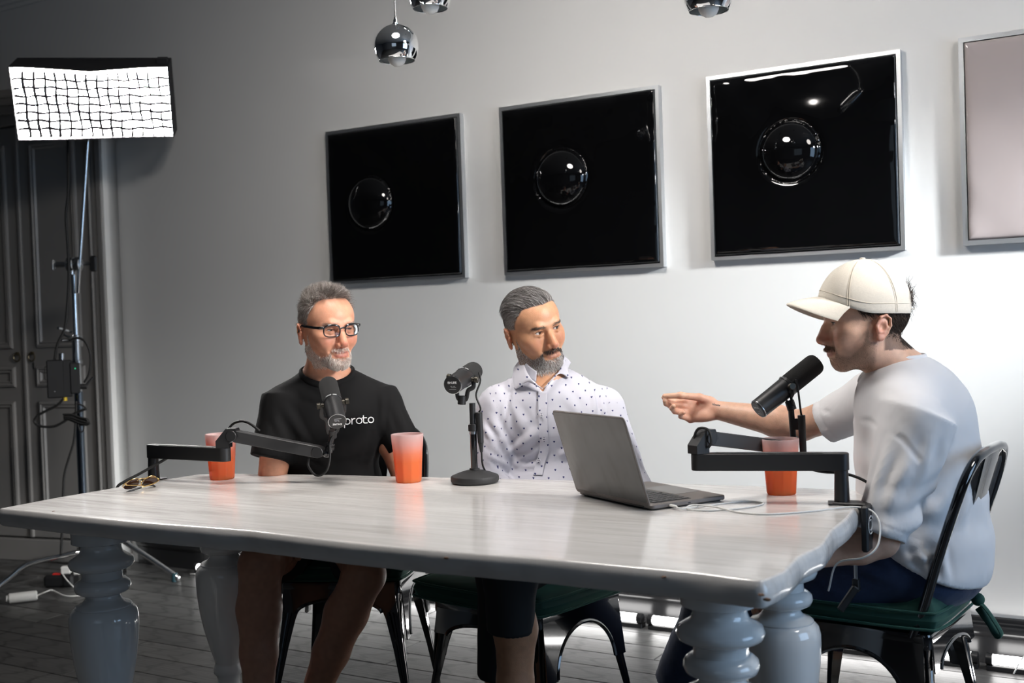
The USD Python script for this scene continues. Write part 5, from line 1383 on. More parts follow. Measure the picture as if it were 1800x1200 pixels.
def hand(S, wrist, d, palm_n, thumb_side, size=1.0, curl=(0.5, 0.55, 0.6, 0.65), spread=0.06, thumb=None, k=0.007):
    """A hand: d = direction of the metacarpals, palm_n = out of the palm, thumb_side = towards the thumb. curl per finger in radians per joint."""
    d, pn = norm(d), np.asarray(palm_n, float); pn = norm(pn - d * (pn @ d)); ts = norm(np.asarray(thumb_side, float) - d * (np.asarray(thumb_side, float) @ d)); ts = norm(ts - pn * (ts @ pn))
    w = np.asarray(wrist, float); z = size
    base = [w + d * (0.092 * z) + ts * (0.030 * z), w + d * (0.096 * z) + ts * (0.010 * z), w + d * (0.091 * z) - ts * (0.010 * z), w + d * (0.083 * z) - ts * (0.028 * z)]
    for i, b in enumerate(base):
        S.cone(w + d * 0.018 * z + ts * (0.014 - 0.009 * i) * z, b, 0.0145 * z, 0.0105 * z, 0.014)
    S.ell(w + d * 0.05 * z + pn * 0.006 * z, (0.036 * z, 0.042 * z, 0.0135 * z), np.array([ts, d, pn]), 0.012)
    S.ell(w + d * 0.036 * z + ts * 0.024 * z + pn * 0.010 * z, (0.016 * z, 0.030 * z, 0.014 * z), np.array([ts, d, pn]), 0.012)
    S.ell(w + d * 0.04 * z - ts * 0.022 * z + pn * 0.009 * z, (0.013 * z, 0.032 * z, 0.012 * z), np.array([ts, d, pn]), 0.012)
    tips = []
    lens = [(0.044, 0.026, 0.022), (0.048, 0.029, 0.023), (0.044, 0.027, 0.022), (0.035, 0.021, 0.020)]
    for i, b in enumerate(base):
        a = 0.0; p = b; tips.append(None); r = [0.0098, 0.0090, 0.0080, 0.0068] if i < 3 else [0.0085, 0.0078, 0.0070, 0.0060]
        c = curl[i] if np.ndim(curl[i]) else (curl[i],) * 3
        sd = ts * (spread * (1.5 - i))
        for j in range(3):
            a += c[j]; dd = norm(d * math.cos(a) + pn * math.sin(a) + sd * math.cos(a)); q = p + dd * lens[i][j] * z
            S.cone(p, q, r[j] * z, r[j + 1] * z, k if j == 0 else 0.003); p = q; tips[-1] = q
    if thumb == 'pinch':
        e = (tips[0] * 0.6 + tips[1] * 0.4 - w) / z + pn * 0.013 + ts * 0.004; ex, ey, ez = e @ d, e @ ts, e @ pn
        thumb = [(0.022, 0.026, 0.010), (0.052, 0.030, 0.036), (0.5 * (0.052 + ex), 0.5 * (0.030 + ey) - 0.001, 0.5 * (0.036 + ez) + 0.014), (ex - 0.004, ey, ez)]
    tp = thumb or [(0.024, 0.028, 0.010), (0.045, 0.050, 0.022), (0.072, 0.052, 0.036), (0.096, 0.046, 0.046)]
    tp = [w + (d * a + ts * b_ + pn * c_) * z for a, b_, c_ in tp]
    S.chain(tp, [0.0145 * z, 0.0115 * z, 0.0100 * z, 0.0078 * z], 0.006)


def look_az(c, psi):
    """Azimuth of a direction turned psi degrees to the camera's right from facing the camera."""
    t = norm(-np.asarray(c, float) * (1, 1, 0)); d = math.cos(math.radians(psi)) * t + math.sin(math.radians(psi)) * _R0
    return math.atan2(d[1], d[0])


def hair_mask(L, front=0.078, side=0.0, low=-0.068):
    zb = [low - 0.006, low, -0.034, -0.024, 0.0, 0.03, 0.055, front - 0.006, front, front + 0.008]
    yb = [-0.2, -0.03, -0.03, 0.016, 0.020, 0.030 - side, 0.044 - side, 0.058 - side, 0.075, 0.2]
    y = np.interp(L[:, 2] - 0.05 * np.abs(L[:, 0]) * (L[:, 1] > 0.05), zb, yb)
    ear = (np.abs(L[:, 0]) > 0.0715) & (L[:, 2] < 0.018) & (L[:, 2] > -0.05) & (L[:, 1] > -0.05)
    return smooth(y - L[:, 1], -0.003, 0.006) * ~ear


def beard_mask(L, cheek=0.0):
    y, z, x = L[:, 1], L[:, 2], np.abs(L[:, 0])
    zc = np.interp(y, [-0.012, 0.010, 0.022, 0.05, 0.075, 0.083, 0.1], [-0.006, -0.016, -0.056, -0.084 + cheek, -0.078 + cheek, -0.058, -0.0545])
    m = smooth(zc - z, -0.002, 0.006) * smooth(y, -0.014, -0.004) * smooth(z, -0.128, -0.118)
    ear = (x > 0.068) & (z > -0.05) & (y < 0.008)
    lips = (x < 0.0300) & (z > -0.0868) & (z < -0.0645) & (y > 0.079)
    under = (x < 0.013) & (z > -0.0945) & (z < -0.086) & (y > 0.082)
    return m * ~lips * ~ear * (1 - 0.5 * under)


def arm(S, sh, el, wr, k=1.0):
    sh, el, wr = (np.asarray(q, float) for q in (sh, el, wr))
    S.chain([sh, sh * 0.55 + el * 0.45, el], [0.054 * k, 0.049 * k, 0.040 * k], 0.02)
    S.chain([el, el * 0.72 + wr * 0.28, wr], [0.040 * k, 0.0435 * k, 0.0265 * k], 0.015)


def leg(S, hip, kn, an, k=1.0, back=(0, 0.02, 0)):
    hip, kn, an, back = (np.asarray(q, float) for q in (hip, kn, an, back))
    S.chain([hip, hip * 0.45 + kn * 0.55, kn], [0.088 * k, 0.076 * k, 0.057 * k], 0.03)
    S.chain([kn, kn * 0.72 + an * 0.28 + back, kn * 0.45 + an * 0.55 + back * 0.6, an], [0.056 * k, 0.059 * k, 0.049 * k, 0.035 * k], 0.02)


def foot(S, an, d, k=1.0):
    an, d = np.asarray(an, float), norm(d)
    S.chain([an + (0, 0, -0.035), an + d * 0.10 + (0, 0, -0.062), an + d * 0.16 + (0, 0, -0.068)], [0.038 * k, 0.034 * k, 0.026 * k], 0.02)
    S.cone(an + (0, 0, -0.05), an - d * 0.04 + (0, 0, -0.058), 0.034 * k, 0.03 * k)


def shoe(t, name, an, d, mt, label=None):
    an, d = np.asarray(an, float), norm(d); up = norm(np.cross(np.cross(d, [0, 0, 1.0]), d)); s = np.cross(d, up); R = np.array([s, d, up])
    S = Solid(); S.ell(an + d * 0.12 - up * 0.062, (0.048, 0.095, 0.034), R); S.ell(an - d * 0.005 - up * 0.05, (0.041, 0.062, 0.045), R, 0.03); S.ell(an + d * 0.05 - up * 0.045, (0.042, 0.07, 0.042), R, 0.03)
    S.half(an - up * 0.098, -up, 0.006); S.half(an + up * 0.002, up, 0.004)
    p = t.part(name, S.mesh(0.006), mt, smooth=True, label=label)
    o = affinity.scale(Point(0, 0).buffer(1.0, 12), 0.049, 0.152)
    so = slab(o, 0.022, 0.004); so.apply_translation([0, 0.085, 0])
    t.part('sole', place(so, R, an - up * 0.112), mat('shoe_sole', (0.45, 0.42, 0.38), 0.6), parent=p)


def onto(S, P, d, n=40, tol=1e-4):
    """Carry points along the direction d until they meet the solid."""
    P = np.array(P, float); d = norm(d)
    for _ in range(n):
        P = P + d * np.clip(S.ev(P), -0.02, 0.05)[:, None] * 0.9
    return P


def on_surface(S, m, o=0.0006, d=None):
    """Lay a thin mesh, drawn in front of the solid, onto its surface along d; thickness along the mesh's own z is kept."""
    return m


def lay(S, poly, A, scale, d, th=0.0008, dens=0.0025):
    """A flat print (shapely polygon in units of scale, x right, y up from anchor A) laid on the solid along d, as a thin skin."""
    rt = norm(np.cross(d, [0, 0, 1.0])); up = np.cross(rt, d)
    out = []
    for g in getattr(poly, 'geoms', [poly]):
        g = shapely.segmentize(g, dens / scale)
        v2, f = trimesh.creation.triangulate_polygon(g, engine='earcut')
        v2, f = trimesh.remesh.subdivide_to_size(np.c_[v2, np.zeros(len(v2))], f, max_edge=4 * dens / scale, max_iter=6)
        P = np.asarray(A) + np.outer(v2[:, 0] * scale, rt) + np.outer(v2[:, 1] * scale, up)
        q = onto(S, P, d); nn = S.grad(q); v = q + nn * th
        if ((np.cross(v[f[:, 1]] - v[f[:, 0]], v[f[:, 2]] - v[f[:, 0]]) @ d).sum()) > 0:
            f = f[:, ::-1]
        out.append(trimesh.Trimesh(v, f, process=False))
    return cat(*out)


_V = lambda px, py, z: cam_point(px, py, z)


def neck_hole(t, T, c, R, rx, ry, mt, r=0.0055, dx=None):
    """Open the garment round the neck: an upright elliptical opening, its rim finished with a band lying on the garment."""
    a = np.linspace(0, 2 * np.pi, 80, endpoint=False); up = R[2]
    P = np.c_[rx * np.sin(a), ry * np.cos(a), np.full(80, 0.16)] @ R + c
    S0 = Solid(); S0.ops = list(T.ops); q = onto(S0, P, -up, 60)
    q = (np.roll(q, 1, 0) + q + np.roll(q, -1, 0)) / 3
    t.part('collar', tube(q, r, 8, closed=True, flat=1.5, up=up), mt, smooth=True)
    k = rx / ry

    def fn(Q):
        L = (Q - c) @ R.T
        return np.hypot(L[:, 0], L[:, 1] * k) - rx * 0.94 + np.where(L[:, 2] < -0.18, 1.0, 0)
    T._op(True, 0.004, c, 0.3, fn)


# ================================================================== the man in the black T-shirt and glasses
h1 = Head(_V(575, 576, 3.45), look_az(_V(577, 584, 3.45), 29), math.radians(4), math.radians(-2), 0.98)
az = look_az(_V(585, 720, 3.5), 10); F1 = np.array([math.cos(az), math.sin(az), 0]); X1 = np.cross(F1, [0, 0, 1.0])
B = Solid(); h1.build(B, open_=0.0018, smile=1.25, mouth=0.0016, nose=1.0, brow=1.0)
nk = _V(574, 668, 3.52); ch = _V(583, 745, 3.56); ab = np.array([ch[0], ch[1], 0.66]) - F1 * 0.06; pv = ab + (0, 0, -0.10) - F1 * 0.05
RT1 = np.array([X1, F1, [0, 0, 1.0]])
B.cone(h1.w((0, -0.022, -0.07)), nk, 0.053, 0.060, 0.03); B.cone(nk, nk * 0.3 + ch * 0.7, 0.066, 0.10, 0.04)
B.ell(ch, (0.168, 0.112, 0.16), RT1, 0.05); B.ell(ab, (0.15, 0.115, 0.15), RT1, 0.06); B.ell(pv, (0.165, 0.125, 0.11), RT1, 0.06)
shR, shL = _V(497, 712, 3.50), _V(668, 708, 3.58)
elR, elL = _V(474, 868, 3.47), _V(722, 866, 3.55)
lapR, lapL = _V(500, 898, 3.27), _V(650, 905, 3.36)
for sh in (shR, shL):
    B.cone(nk + (0, 0, -0.02), sh, 0.048, 0.052, 0.05)
arm(B, shR, elR, lapR); arm(B, shL, elL, lapL, 0.96)
for el, lp, tsd in ((elR, lapR, -X1), (elL, lapL, X1)):
    d = norm(lp - el); hand(B, lp, norm(d * (1, 1, 0)) * 0.9 + np.array([0, 0, -0.3]), (0, 0, -1), tsd)
knR, knL = _V(458, 992, 3.10), _V(640, 1010, 3.12)
anR, anL = np.append(_V(455, 1290, 3.12)[:2], 0.105), np.append(_V(540, 1290, 3.2)[:2], 0.105)
leg(B, pv + X1 * 0.085 + F1 * 0.03, knR, anR, 1.0, -F1 * 0.022); leg(B, pv - X1 * 0.085 + F1 * 0.03, knL, anL, 1.0, -F1 * 0.022)
foot(B, anR, F1 + 0.2 * X1); foot(B, anL, F1 - 0.1 * X1)
p1 = Thing('person', 'person with grey beard, black glasses and black T-shirt, seated at the left', 'person', (pv[0], pv[1], 0))
mb = B.mesh(0.0048, [(h1.c, 0.42, 0.58)])
SK1 = (0.62, 0.30, 0.19)
tint = face_tint(h1, mb.vertices, SK1, (0.50, 0.17, 0.11), (0.45, 0.15, 0.12)); L = h1.l(mb.vertices)
near = np.linalg.norm(L, axis=1) < 0.17
hm, bm = hair_mask(L, 0.094, 0.010) * near, beard_mask(L) * near
tint = mixc(tint, (0.16, 0.13, 0.115), 0.8 * hm); tint = mixc(tint, (0.46, 0.36, 0.31), 0.55 * bm)
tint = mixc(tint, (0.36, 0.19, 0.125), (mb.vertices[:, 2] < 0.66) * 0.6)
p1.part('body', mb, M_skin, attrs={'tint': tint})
eyes(p1, h1, (0.10, 0.08, 0.07), (-0.25, 1, 0.0), 0.0018)
rg = np.random.default_rng(11)


def tones(n, cols, w, rng, jit=0.12):
    k = rng.choice(len(cols), n, p=w); return np.asarray(cols)[k] * (1 + rng.normal(size=(n, 1)) * jit)


G1 = [(0.15, 0.12, 0.105), (0.26, 0.225, 0.205), (0.42, 0.385, 0.36), (0.075, 0.058, 0.05)]
P, N = scatter(mb, 13000, hm ** 1.5, rg); Lp = h1.l(P)
top = smooth(Lp[:, 2], 0.05, 0.10); front = smooth(Lp[:, 1], 0.0, 0.06)
comb = np.c_[0.4 * np.sign(Lp[:, 0]) * (1 - top) + 0.25 * rg.normal(size=len(P)), -0.5 + 1.3 * top * front + 0.3 * rg.normal(size=len(P)), -0.9 + 1.6 * top] @ h1.R
clump = np.stack([nz(Lp, 60, s) for s in (1, 2, 3)], 1) * 2.2
lg = (0.010 + 0.016 * top + 0.008 * top * front) * rg.uniform(0.7, 1.25, len(P))
strands(p1.path + '/hair', p1.base, grow(P, N, comb + (clump * top[:, None]) @ h1.R, lg, 6, 0.28 + 0.70 * top, 0.13, rg), 0.00075, tones(len(P), G1, [0.30, 0.34, 0.22, 0.14], rg), 'short tousled grey hair')
P, N = scatter(mb, 6500, bm, rg); Lp = h1.l(P)
dn = np.c_[np.sign(Lp[:, 0]) * 0.15, 0.35 + 0 * Lp[:, 1], -1.0 + 0 * Lp[:, 1]] @ h1.R
chin = smooth(Lp[:, 1], 0.03, 0.08)
W1 = [(0.78, 0.72, 0.67), (0.56, 0.48, 0.43), (0.30, 0.22, 0.18)]
strands(p1.path + '/beard', p1.base, grow(P, N, dn, (0.0035 + 0.0055 * chin) * rg.uniform(0.7, 1.2, len(P)), 4, 0.5, 0.16, rg), 0.00065, tones(len(P), W1, [0.58, 0.27, 0.15], rg), 'short white beard and moustache')
ebm = near * np.exp(-((L[:, 2] - 0.0150 - 0.003 * (1 - ((np.abs(L[:, 0]) - 0.030) / 0.018) ** 2)) / 0.0035) ** 2) * (np.abs(L[:, 0]) > 0.011) * (np.abs(L[:, 0]) < 0.050) * (L[:, 1] > 0.055)
P, N = scatter(mb, 150, ebm, rg); Lp = h1.l(P)
strands(p1.path + '/eyebrows', p1.base, grow(P, N, np.c_[np.sign(Lp[:, 0]), 0 * Lp[:, 0], 0.15 + 0 * Lp[:, 0]] @ h1.R, 0.008, 4, 0.15, 0.1, rg), 0.0007, tones(len(P), G1, [0.4, 0.4, 0.1, 0.1], rg))
# glasses
gl = p1.path + '/glasses'
UsdGeom.Xform.Define(stage, gl); tag(stage.GetPrimAtPath(gl), 'black rectangular eyeglasses')
GY, GZ = 0.1035, -0.002
fr = []
for x in (-1, 1):
    a = np.linspace(0, 2 * np.pi, 48, endpoint=False); ca, sa = np.cos(a), np.sin(a); sq = lambda c, p: np.sign(c) * np.abs(c) ** p
    lx = x * 0.0335 + 0.0245 * sq(ca, 0.62); lz = GZ + 0.0175 * sq(sa, 0.70) + 0.002 * (sa > 0) * 0 ; ly = GY - 0.012 * ((np.abs(lx) - 0.01) / 0.05) ** 2
    thk = 0.0019 + 0.0012 * np.clip(sa, 0, 1)
    fr.append(tube(h1.w(np.c_[lx, ly, lz]), thk, 8, closed=True))
    pl = h1.w(np.c_[lx, ly, lz]); cpt = pl.mean(0); k = len(pl)
    p1.part('lens', trimesh.Trimesh(np.vstack([pl, cpt + h1.R[1] * 0.002]), [(k, i, (i + 1) % k) for i in range(k)], process=False), usdkit.material(stage, '/World/Looks/spectacle_lens', {'t': ('transparent_bsdf', {'color': (0.97, 0.98, 0.98)}), 'g': ('glossy_bsdf', {'roughness': 0.02, 'color': (0.9, 0.9, 0.9)}), 'f': ('fresnel', {'IOR': 1.45}), 'm': ('mix_closure', {})}, [('f.fac', 'm.fac'), ('t.BSDF', 'm.closure1'), ('g.BSDF', 'm.closure2')], surface='m.closure') if '_lens' not in _mats else _mats['_lens'], parent=gl, smooth=True)
    tp = [(x * 0.0575, GY - 0.011, GZ + 0.011), (x * 0.069, GY - 0.018, GZ + 0.011), (x * 0.0745, 0.06, GZ + 0.011), (x * 0.0785, 0.01, GZ + 0.012), (x * 0.081, -0.012, GZ + 0.012), (x * 0.080, -0.035, GZ - 0.01)]
    p1.part('temple', tube(h1.w(spline(tp, 6)), np.linspace(0.0046, 0.0034, 31), 8, flat=2.2 * 0 + 0.42, up=h1.R[1]), M_gloss, parent=gl, smooth=True)
fr.append(tube(h1.w(spline([(-0.0105, GY + 0.0002, GZ + 0.006), (0, GY + 0.002, GZ + 0.009), (0.0105, GY + 0.0002, GZ + 0.006)], 6)), 0.0026, 8))
p1.part('frame', cat(*fr), M_gloss, parent=gl, smooth=True)

# black T-shirt
M_tee = mat('black_cotton', (0.0045, 0.0045, 0.005), 0.9, bump=0.0002, bscale=1500, specular_ior_level=0.25)
T = Solid()
T.ell(ch, (0.182, 0.130, 0.172), RT1, 0.05); T.ell(ab + (0, 0, 0.0), (0.165, 0.135, 0.17), RT1, 0.07); T.cone(nk + (0, 0, -0.03), ch + (0, 0, 0.03), 0.078, 0.12, 0.06)
T.cone(ab, pv, 0.15, 0.155, 0.05)
for sh in (shR, shL):
    T.cone(nk + (0, 0, -0.035), sh + (0, 0, 0.004), 0.055, 0.060, 0.05)
hmR, hmL = _V(475, 806, 3.46), _V(711, 784, 3.545)
T.capcone(shR + norm(hmR - shR) * -0.02, hmR, 0.069, 0.0625, 0.03); T.capcone(shL + norm(hmL - shL) * -0.02, hmL, 0.068, 0.0545, 0.03)
neck_hole(p1, T, nk + F1 * 0.016, RT1, 0.080, 0.070, M_tee, 0.007)
mt1 = T.mesh(0.0062); V = mt1.vertices
w = 0.010 * nz(V, (7, 7, 4), 3) + 0.006 * nz(V, (18, 18, 9), 5)
for a, b, s_, am in (((478, 730, 3.4), (500, 800, 3.38), 0.012, 0.006), ((500, 720, 3.4), (545, 800, 3.38), 0.014, 0.006), ((660, 730, 3.45), (640, 820, 3.42), 0.014, 0.006), ((520, 690, 3.4), (600, 720, 3.38), 0.013, 0.004), ((690, 710, 3.47), (712, 770, 3.47), 0.012, 0.005), ((520, 800, 3.4), (640, 815, 3.4), 0.012, 0.006), ((515, 775, 3.4), (570, 820, 3.4), 0.012, 0.006), ((670, 690, 3.5), (668, 760, 3.48), 0.010, 0.006)):
    q = onto(T, [_V(*a), _V(*b)], _fw); w = w + ridge(V, q[0], q[1], s_, am)
p1.part('t_shirt', displace(mt1, w), M_tee, smooth=True, label='black short-sleeved T-shirt')
# the lettering on the chest: thin round letters
lt = []
for x, ch_ in ((0.0, 'p'), (0.95, 'r'), (1.52, 'o'), (2.42, 't'), (3.05, 'o')):
    if ch_ in 'po':
        lt.append(arc(x + 0.36, 0.36, 0.36, 0, 360, 28))
    if ch_ == 'p':
        lt.append(np.array([(x, 0.36), (x, -0.42)]))
    if ch_ == 'r':
        lt += [np.array([(x, 0.0), (x, 0.72)]), np.vstack([[(x, 0.36)], arc(x + 0.34, 0.36, 0.34, 170, 80, 10)])]
    if ch_ == 't':
        lt += [np.vstack([[(x + 0.02, 1.0)], [(x + 0.02, 0.2)], arc(x + 0.22, 0.2, 0.2, 180, 270, 8), [(x + 0.5, 0.0)]]), np.array([(x - 0.16, 0.7), (x + 0.42, 0.7)])]
txt = shapely.union_all([LineString(q).buffer(0.062, quad_segs=3) for q in lt]).simplify(0.01)
TT = Solid(); TT.ops = T.ops
LM = lay(TT, affinity.translate(txt, 0, 0), _V(602, 750, 3.30), 0.0228, norm(ch - _V(620, 745, 3.3)) * 0.3 + _fw * 0.7, 0.0046)
p1.part('lettering', LM, M_text, smooth=False, label='white word on the chest')

# shorts
Q = Solid()
for s, kn in ((1, knR), (-1, knL)):
    hp = pv + X1 * s * 0.085 + F1 * 0.03; e = hp * 0.30 + kn * 0.70; Q.capcone(hp, e, 0.108, 0.094, 0.03)
Q.ell(pv, (0.18, 0.14, 0.115), RT1, 0.05)
mq = Q.mesh(0.008); p1.part('shorts', displace(mq, 0.010 * nz(mq.vertices, 9, 4)), mat('black_twill', (0.012, 0.012, 0.013), 0.8), smooth=True, label='black shorts')
shoe(p1, 'shoe', anR, F1 + 0.2 * X1, mat('dark_shoe', (0.02, 0.02, 0.02), 0.6)); shoe(p1, 'shoe', anL, F1 - 0.1 * X1, mat('dark_shoe', (0.02, 0.02, 0.02), 0.6))


# ================================================================== the man in the dotted shirt
h2 = Head(_V(938, 576, 3.39), look_az(_V(934, 579, 3.39), 30), math.radians(6), math.radians(-14), 0.965)
az = look_az(_V(965, 735, 3.38), 6); F2 = np.array([math.cos(az), math.sin(az), 0]); X2 = np.cross(F2, [0, 0, 1.0]); RT2 = np.array([X2, F2, [0, 0, 1.0]])
B = Solid(); h2.build(B, open_=0.0046, smile=0.15, nose=1.2, brow=1.15, jaw=0.98)
nk2 = _V(957, 672, 3.40); ch2 = _V(965, 745, 3.43); ab2 = np.array([ch2[0], ch2[1], 0.66]); pv2 = np.array([-1.60, 2.86, 0.56])
B.cone(h2.w((0, -0.022, -0.07)), nk2, 0.052, 0.058, 0.03); B.cone(nk2, nk2 * 0.3 + ch2 * 0.7, 0.062, 0.10, 0.04)
B.ell(ch2, (0.16, 0.108, 0.16), RT2, 0.05); B.ell(ab2, (0.135, 0.10, 0.15), RT2, 0.06); B.ell(pv2, (0.15, 0.11, 0.09), RT2, 0.06)
sR, sL = _V(876, 717, 3.40), _V(1060, 718, 3.45)
eR, eL = _V(857, 852, 3.36), _V(1112, 860, 3.40)
wR_, wL_ = _V(935, 905, 3.10), _V(1030, 925, 3.10)
for q in (sR, sL):
    B.cone(nk2 + (0, 0, -0.02), q, 0.045, 0.05, 0.05)
arm(B, sR, eR, wR_); arm(B, sL, eL, wL_)
for el, lp, tsd in ((eR, wR_, -X2), (eL, wL_, X2)):
    d = norm(lp - el); hand(B, lp, norm(d * (1, 1, 0)) * 0.9 + np.array([0, 0, -0.3]), (0, 0, -1), tsd)
kR, kL = _V(897, 1008, 2.66), _V(884, 1008, 2.80)
aR, aL = np.append(_V(903, 1290, 2.70)[:2], 0.125), np.append(_V(872, 1260, 2.84)[:2], 0.115)
FL = norm((-0.3, -0.95, 0))
leg(B, pv2 + X2 * 0.08, kR, aR, 0.84, -FL * 0.012); leg(B, pv2 - X2 * 0.08, kL, aL, 0.82, -FL * 0.012); foot(B, aR, FL); foot(B, aL, FL)
p2 = Thing('person', 'person with swept-back grey hair and dotted shirt, seated in the middle', 'person', (pv2[0], pv2[1], 0))
mb = B.mesh(0.0048, [(h2.c, 0.42, 0.58)])
SK2 = (0.52, 0.265, 0.15)
tint = face_tint(h2, mb.vertices, SK2, (0.42, 0.165, 0.105), (0.36, 0.165, 0.12)); L = h2.l(mb.vertices); near = np.linalg.norm(L, axis=1) < 0.17
hm, bm = hair_mask(L, 0.080, 0.004) * near, beard_mask(L, 0.004) * near
tint = mixc(tint, (0.10, 0.09, 0.085), 0.9 * hm); tint = mixc(tint, (0.20, 0.16, 0.14), 0.6 * bm)
p2.part('body', mb, M_skin, attrs={'tint': tint})
eyes(p2, h2, (0.07, 0.035, 0.018), (-0.34, 1, 0.04))
rg = np.random.default_rng(21)


def follow(h, P, comb, length, k, hgt, rng, wild=0.05):
    """Combed strands that hug the skull: comb (n, 3) in head coordinates, hgt = height over the skull at mid-strand."""
    L = h.l(P); c0 = np.array([0, -0.012, 0.030]); r = np.array([0.0765, 0.097, 0.088]); out = [P]; q = L.copy(); d = comb / np.linalg.norm(comb, axis=1, keepdims=True)
    base = np.linalg.norm((L - c0) / r, axis=1); lg = np.broadcast_to(length, (len(P),)); hg = np.broadcast_to(hgt, (len(P),))
    for i in range(1, k):
        n = (q - c0) / r ** 2; n /= np.linalg.norm(n, axis=1, keepdims=True)
        d = d + rng.normal(size=d.shape) * wild; t = d - n * (d * n).sum(1, keepdims=True); t /= np.linalg.norm(t, axis=1, keepdims=True)
        q = q + t * (lg / (k - 1))[:, None]
        u = i / (k - 1); lev = np.linalg.norm((q - c0) / r, axis=1); tgt = 1 + (base - 1) * (1 - u) + hg * (1 - (1 - min(1, u * 2.2)) ** 2) / 0.085
        q = c0 + (q - c0) * (tgt / lev)[:, None]
        out.append(h.w(q))
    return np.stack(out, 1)


P, N = scatter(mb, 14000, hm ** 1.5, rg); Lp = h2.l(P)
top = smooth(Lp[:, 2], 0.045, 0.085); wv = nz(Lp * (1, 0.35, 0.6), (70, 40, 40), 4, 2)
comb = np.c_[0.35 * top - 0.25 * np.sign(Lp[:, 0]) * (1 - top) * 0 + 1.5 * wv, -1.0 + 0 * top, -0.75 * (1 - top) + 0.25 * top * (Lp[:, 1] > 0.03)]
sh = 0.7 + 1.4 * np.clip(wv + 0.2, 0, 1)
G2 = [(0.11, 0.10, 0.096), (0.20, 0.19, 0.184), (0.40, 0.39, 0.385), (0.05, 0.043, 0.04)]
tn = tones(len(P), G2, [0.34, 0.30, 0.16, 0.20], rg); tn = tn * (1.05 + 1.9 * np.clip(nz(Lp * (1, 0.25, 0.5), (160, 60, 60), 8, 2) + 0.1, 0, 1))[:, None]
tn = mixc(tn, (0.42, 0.40, 0.39), 0.55 * (1 - top) * smooth(Lp[:, 1], -0.05, 0.02))
strands(p2.path + '/hair', p2.base, follow(h2, P, comb, (0.014 + 0.042 * top) * rg.uniform(0.7, 1.2, len(P)), 8, (0.002 + 0.0085 * top * sh) * rg.uniform(0.5, 1.15, len(P)), rg), 0.0008, tn, 'grey hair combed back')
P, N = scatter(mb, 8500, bm, rg); Lp = h2.l(P)
dn = np.c_[np.sign(Lp[:, 0]) * 0.2, 0.45 + 0 * Lp[:, 1], -1.0 + 0 * Lp[:, 1]] @ h2.R
chin = smooth(Lp[:, 1], 0.03, 0.08); dark = np.clip(smooth(Lp[:, 2], -0.088, -0.066) * smooth(Lp[:, 1], 0.066, 0.080), 0, 1)
tn = tones(len(P), [(0.62, 0.60, 0.585), (0.32, 0.30, 0.29), (0.08, 0.065, 0.058)], [0.52, 0.28, 0.20], rg); tn = mixc(tn, (0.022, 0.017, 0.015), dark * 0.93)
strands(p2.path + '/beard', p2.base, grow(P, N, dn, (0.0025 + 0.0058 * chin) * rg.uniform(0.7, 1.2, len(P)), 4, 0.42, 0.14, rg), 0.0007, tn, 'dark and grey beard')
ebm = near * np.exp(-((L[:, 2] - 0.0150 - 0.003 * (1 - ((np.abs(L[:, 0]) - 0.030) / 0.018) ** 2)) / 0.0027) ** 2) * (np.abs(L[:, 0]) > 0.011) * (np.abs(L[:, 0]) < 0.050) * (L[:, 1] > 0.055)
P, N = scatter(mb, 300, ebm, rg); Lp = h2.l(P)
strands(p2.path + '/eyebrows', p2.base, grow(P, N, np.c_[np.sign(Lp[:, 0]), 0 * Lp[:, 0], 0.12 + 0 * Lp[:, 0]] @ h2.R, 0.008, 4, 0.12, 0.08, rg), 0.0007, tones(len(P), [(0.09, 0.062, 0.046)], [1], rg))

# the dotted shirt
nodes = {'at': ('attribute', {'attribute': 'cloth'}), 'sx': ('separate_xyz', {}), 'p': ('principled_bsdf', {'roughness': 0.8, 'sheen_weight': 0.1}), 'mn': ('math', {'math_type': 'minimum'}),
         'cm': ('math', {'math_type': 'less_than', 'value2': 0.064}), 'mx': ('mix', {'color1': (0.50, 0.495, 0.555), 'color2': (0.025, 0.03, 0.11)})}
links = [('at.vector', 'sx.vector'), ('mn.value', 'cm.value1'), ('cm.value', 'mx.fac'), ('mx.color', 'p.base_color')]
for j, off in enumerate((0.0, 0.5)):
    for ax in 'xy':
        nodes[f'a{ax}{j}'] = ('math', {'math_type': 'multiply_add', 'value2': 1 / 0.0405, 'value3': off + 100.0}); nodes[f'f{ax}{j}'] = ('math', {'math_type': 'fraction'}); nodes[f's{ax}{j}'] = ('math', {'math_type': 'subtract', 'value2': 0.5})
        links += [(f'sx.{ax}', f'a{ax}{j}.value1'), (f'a{ax}{j}.value', f'f{ax}{j}.value1'), (f'f{ax}{j}.value', f's{ax}{j}.value1')]
    nodes[f'ab{j}'] = ('math', {'math_type': 'absolute'}); nodes[f'v{j}'] = ('math', {'math_type': 'multiply_add', 'value2': -0.75}); nodes[f'x2{j}'] = ('math', {'math_type': 'multiply'}); nodes[f'y2{j}'] = ('math', {'math_type': 'multiply'}); nodes[f'd{j}'] = ('math', {'math_type': 'add'}); nodes[f'q{j}'] = ('math', {'math_type': 'sqrt'})
    links += [(f'sx{j}.value', f'ab{j}.value1'), (f'ab{j}.value', f'v{j}.value1'), (f'sy{j}.value', f'v{j}.value3'), (f'sx{j}.value', f'x2{j}.value1'), (f'sx{j}.value', f'x2{j}.value2'), (f'v{j}.value', f'y2{j}.value1'), (f'v{j}.value', f'y2{j}.value2'),
              (f'x2{j}.value', f'd{j}.value1'), (f'y2{j}.value', f'd{j}.value2'), (f'd{j}.value', f'q{j}.value1'), (f'q{j}.value', f'mn.value{j + 1}')]
M_dots = usdkit.material(stage, '/World/Looks/dotted_cotton', nodes, links, surface='p.BSDF')
M_plain = mat('pale_blue_cotton', (0.50, 0.495, 0.555), 0.8)
T = Solid()
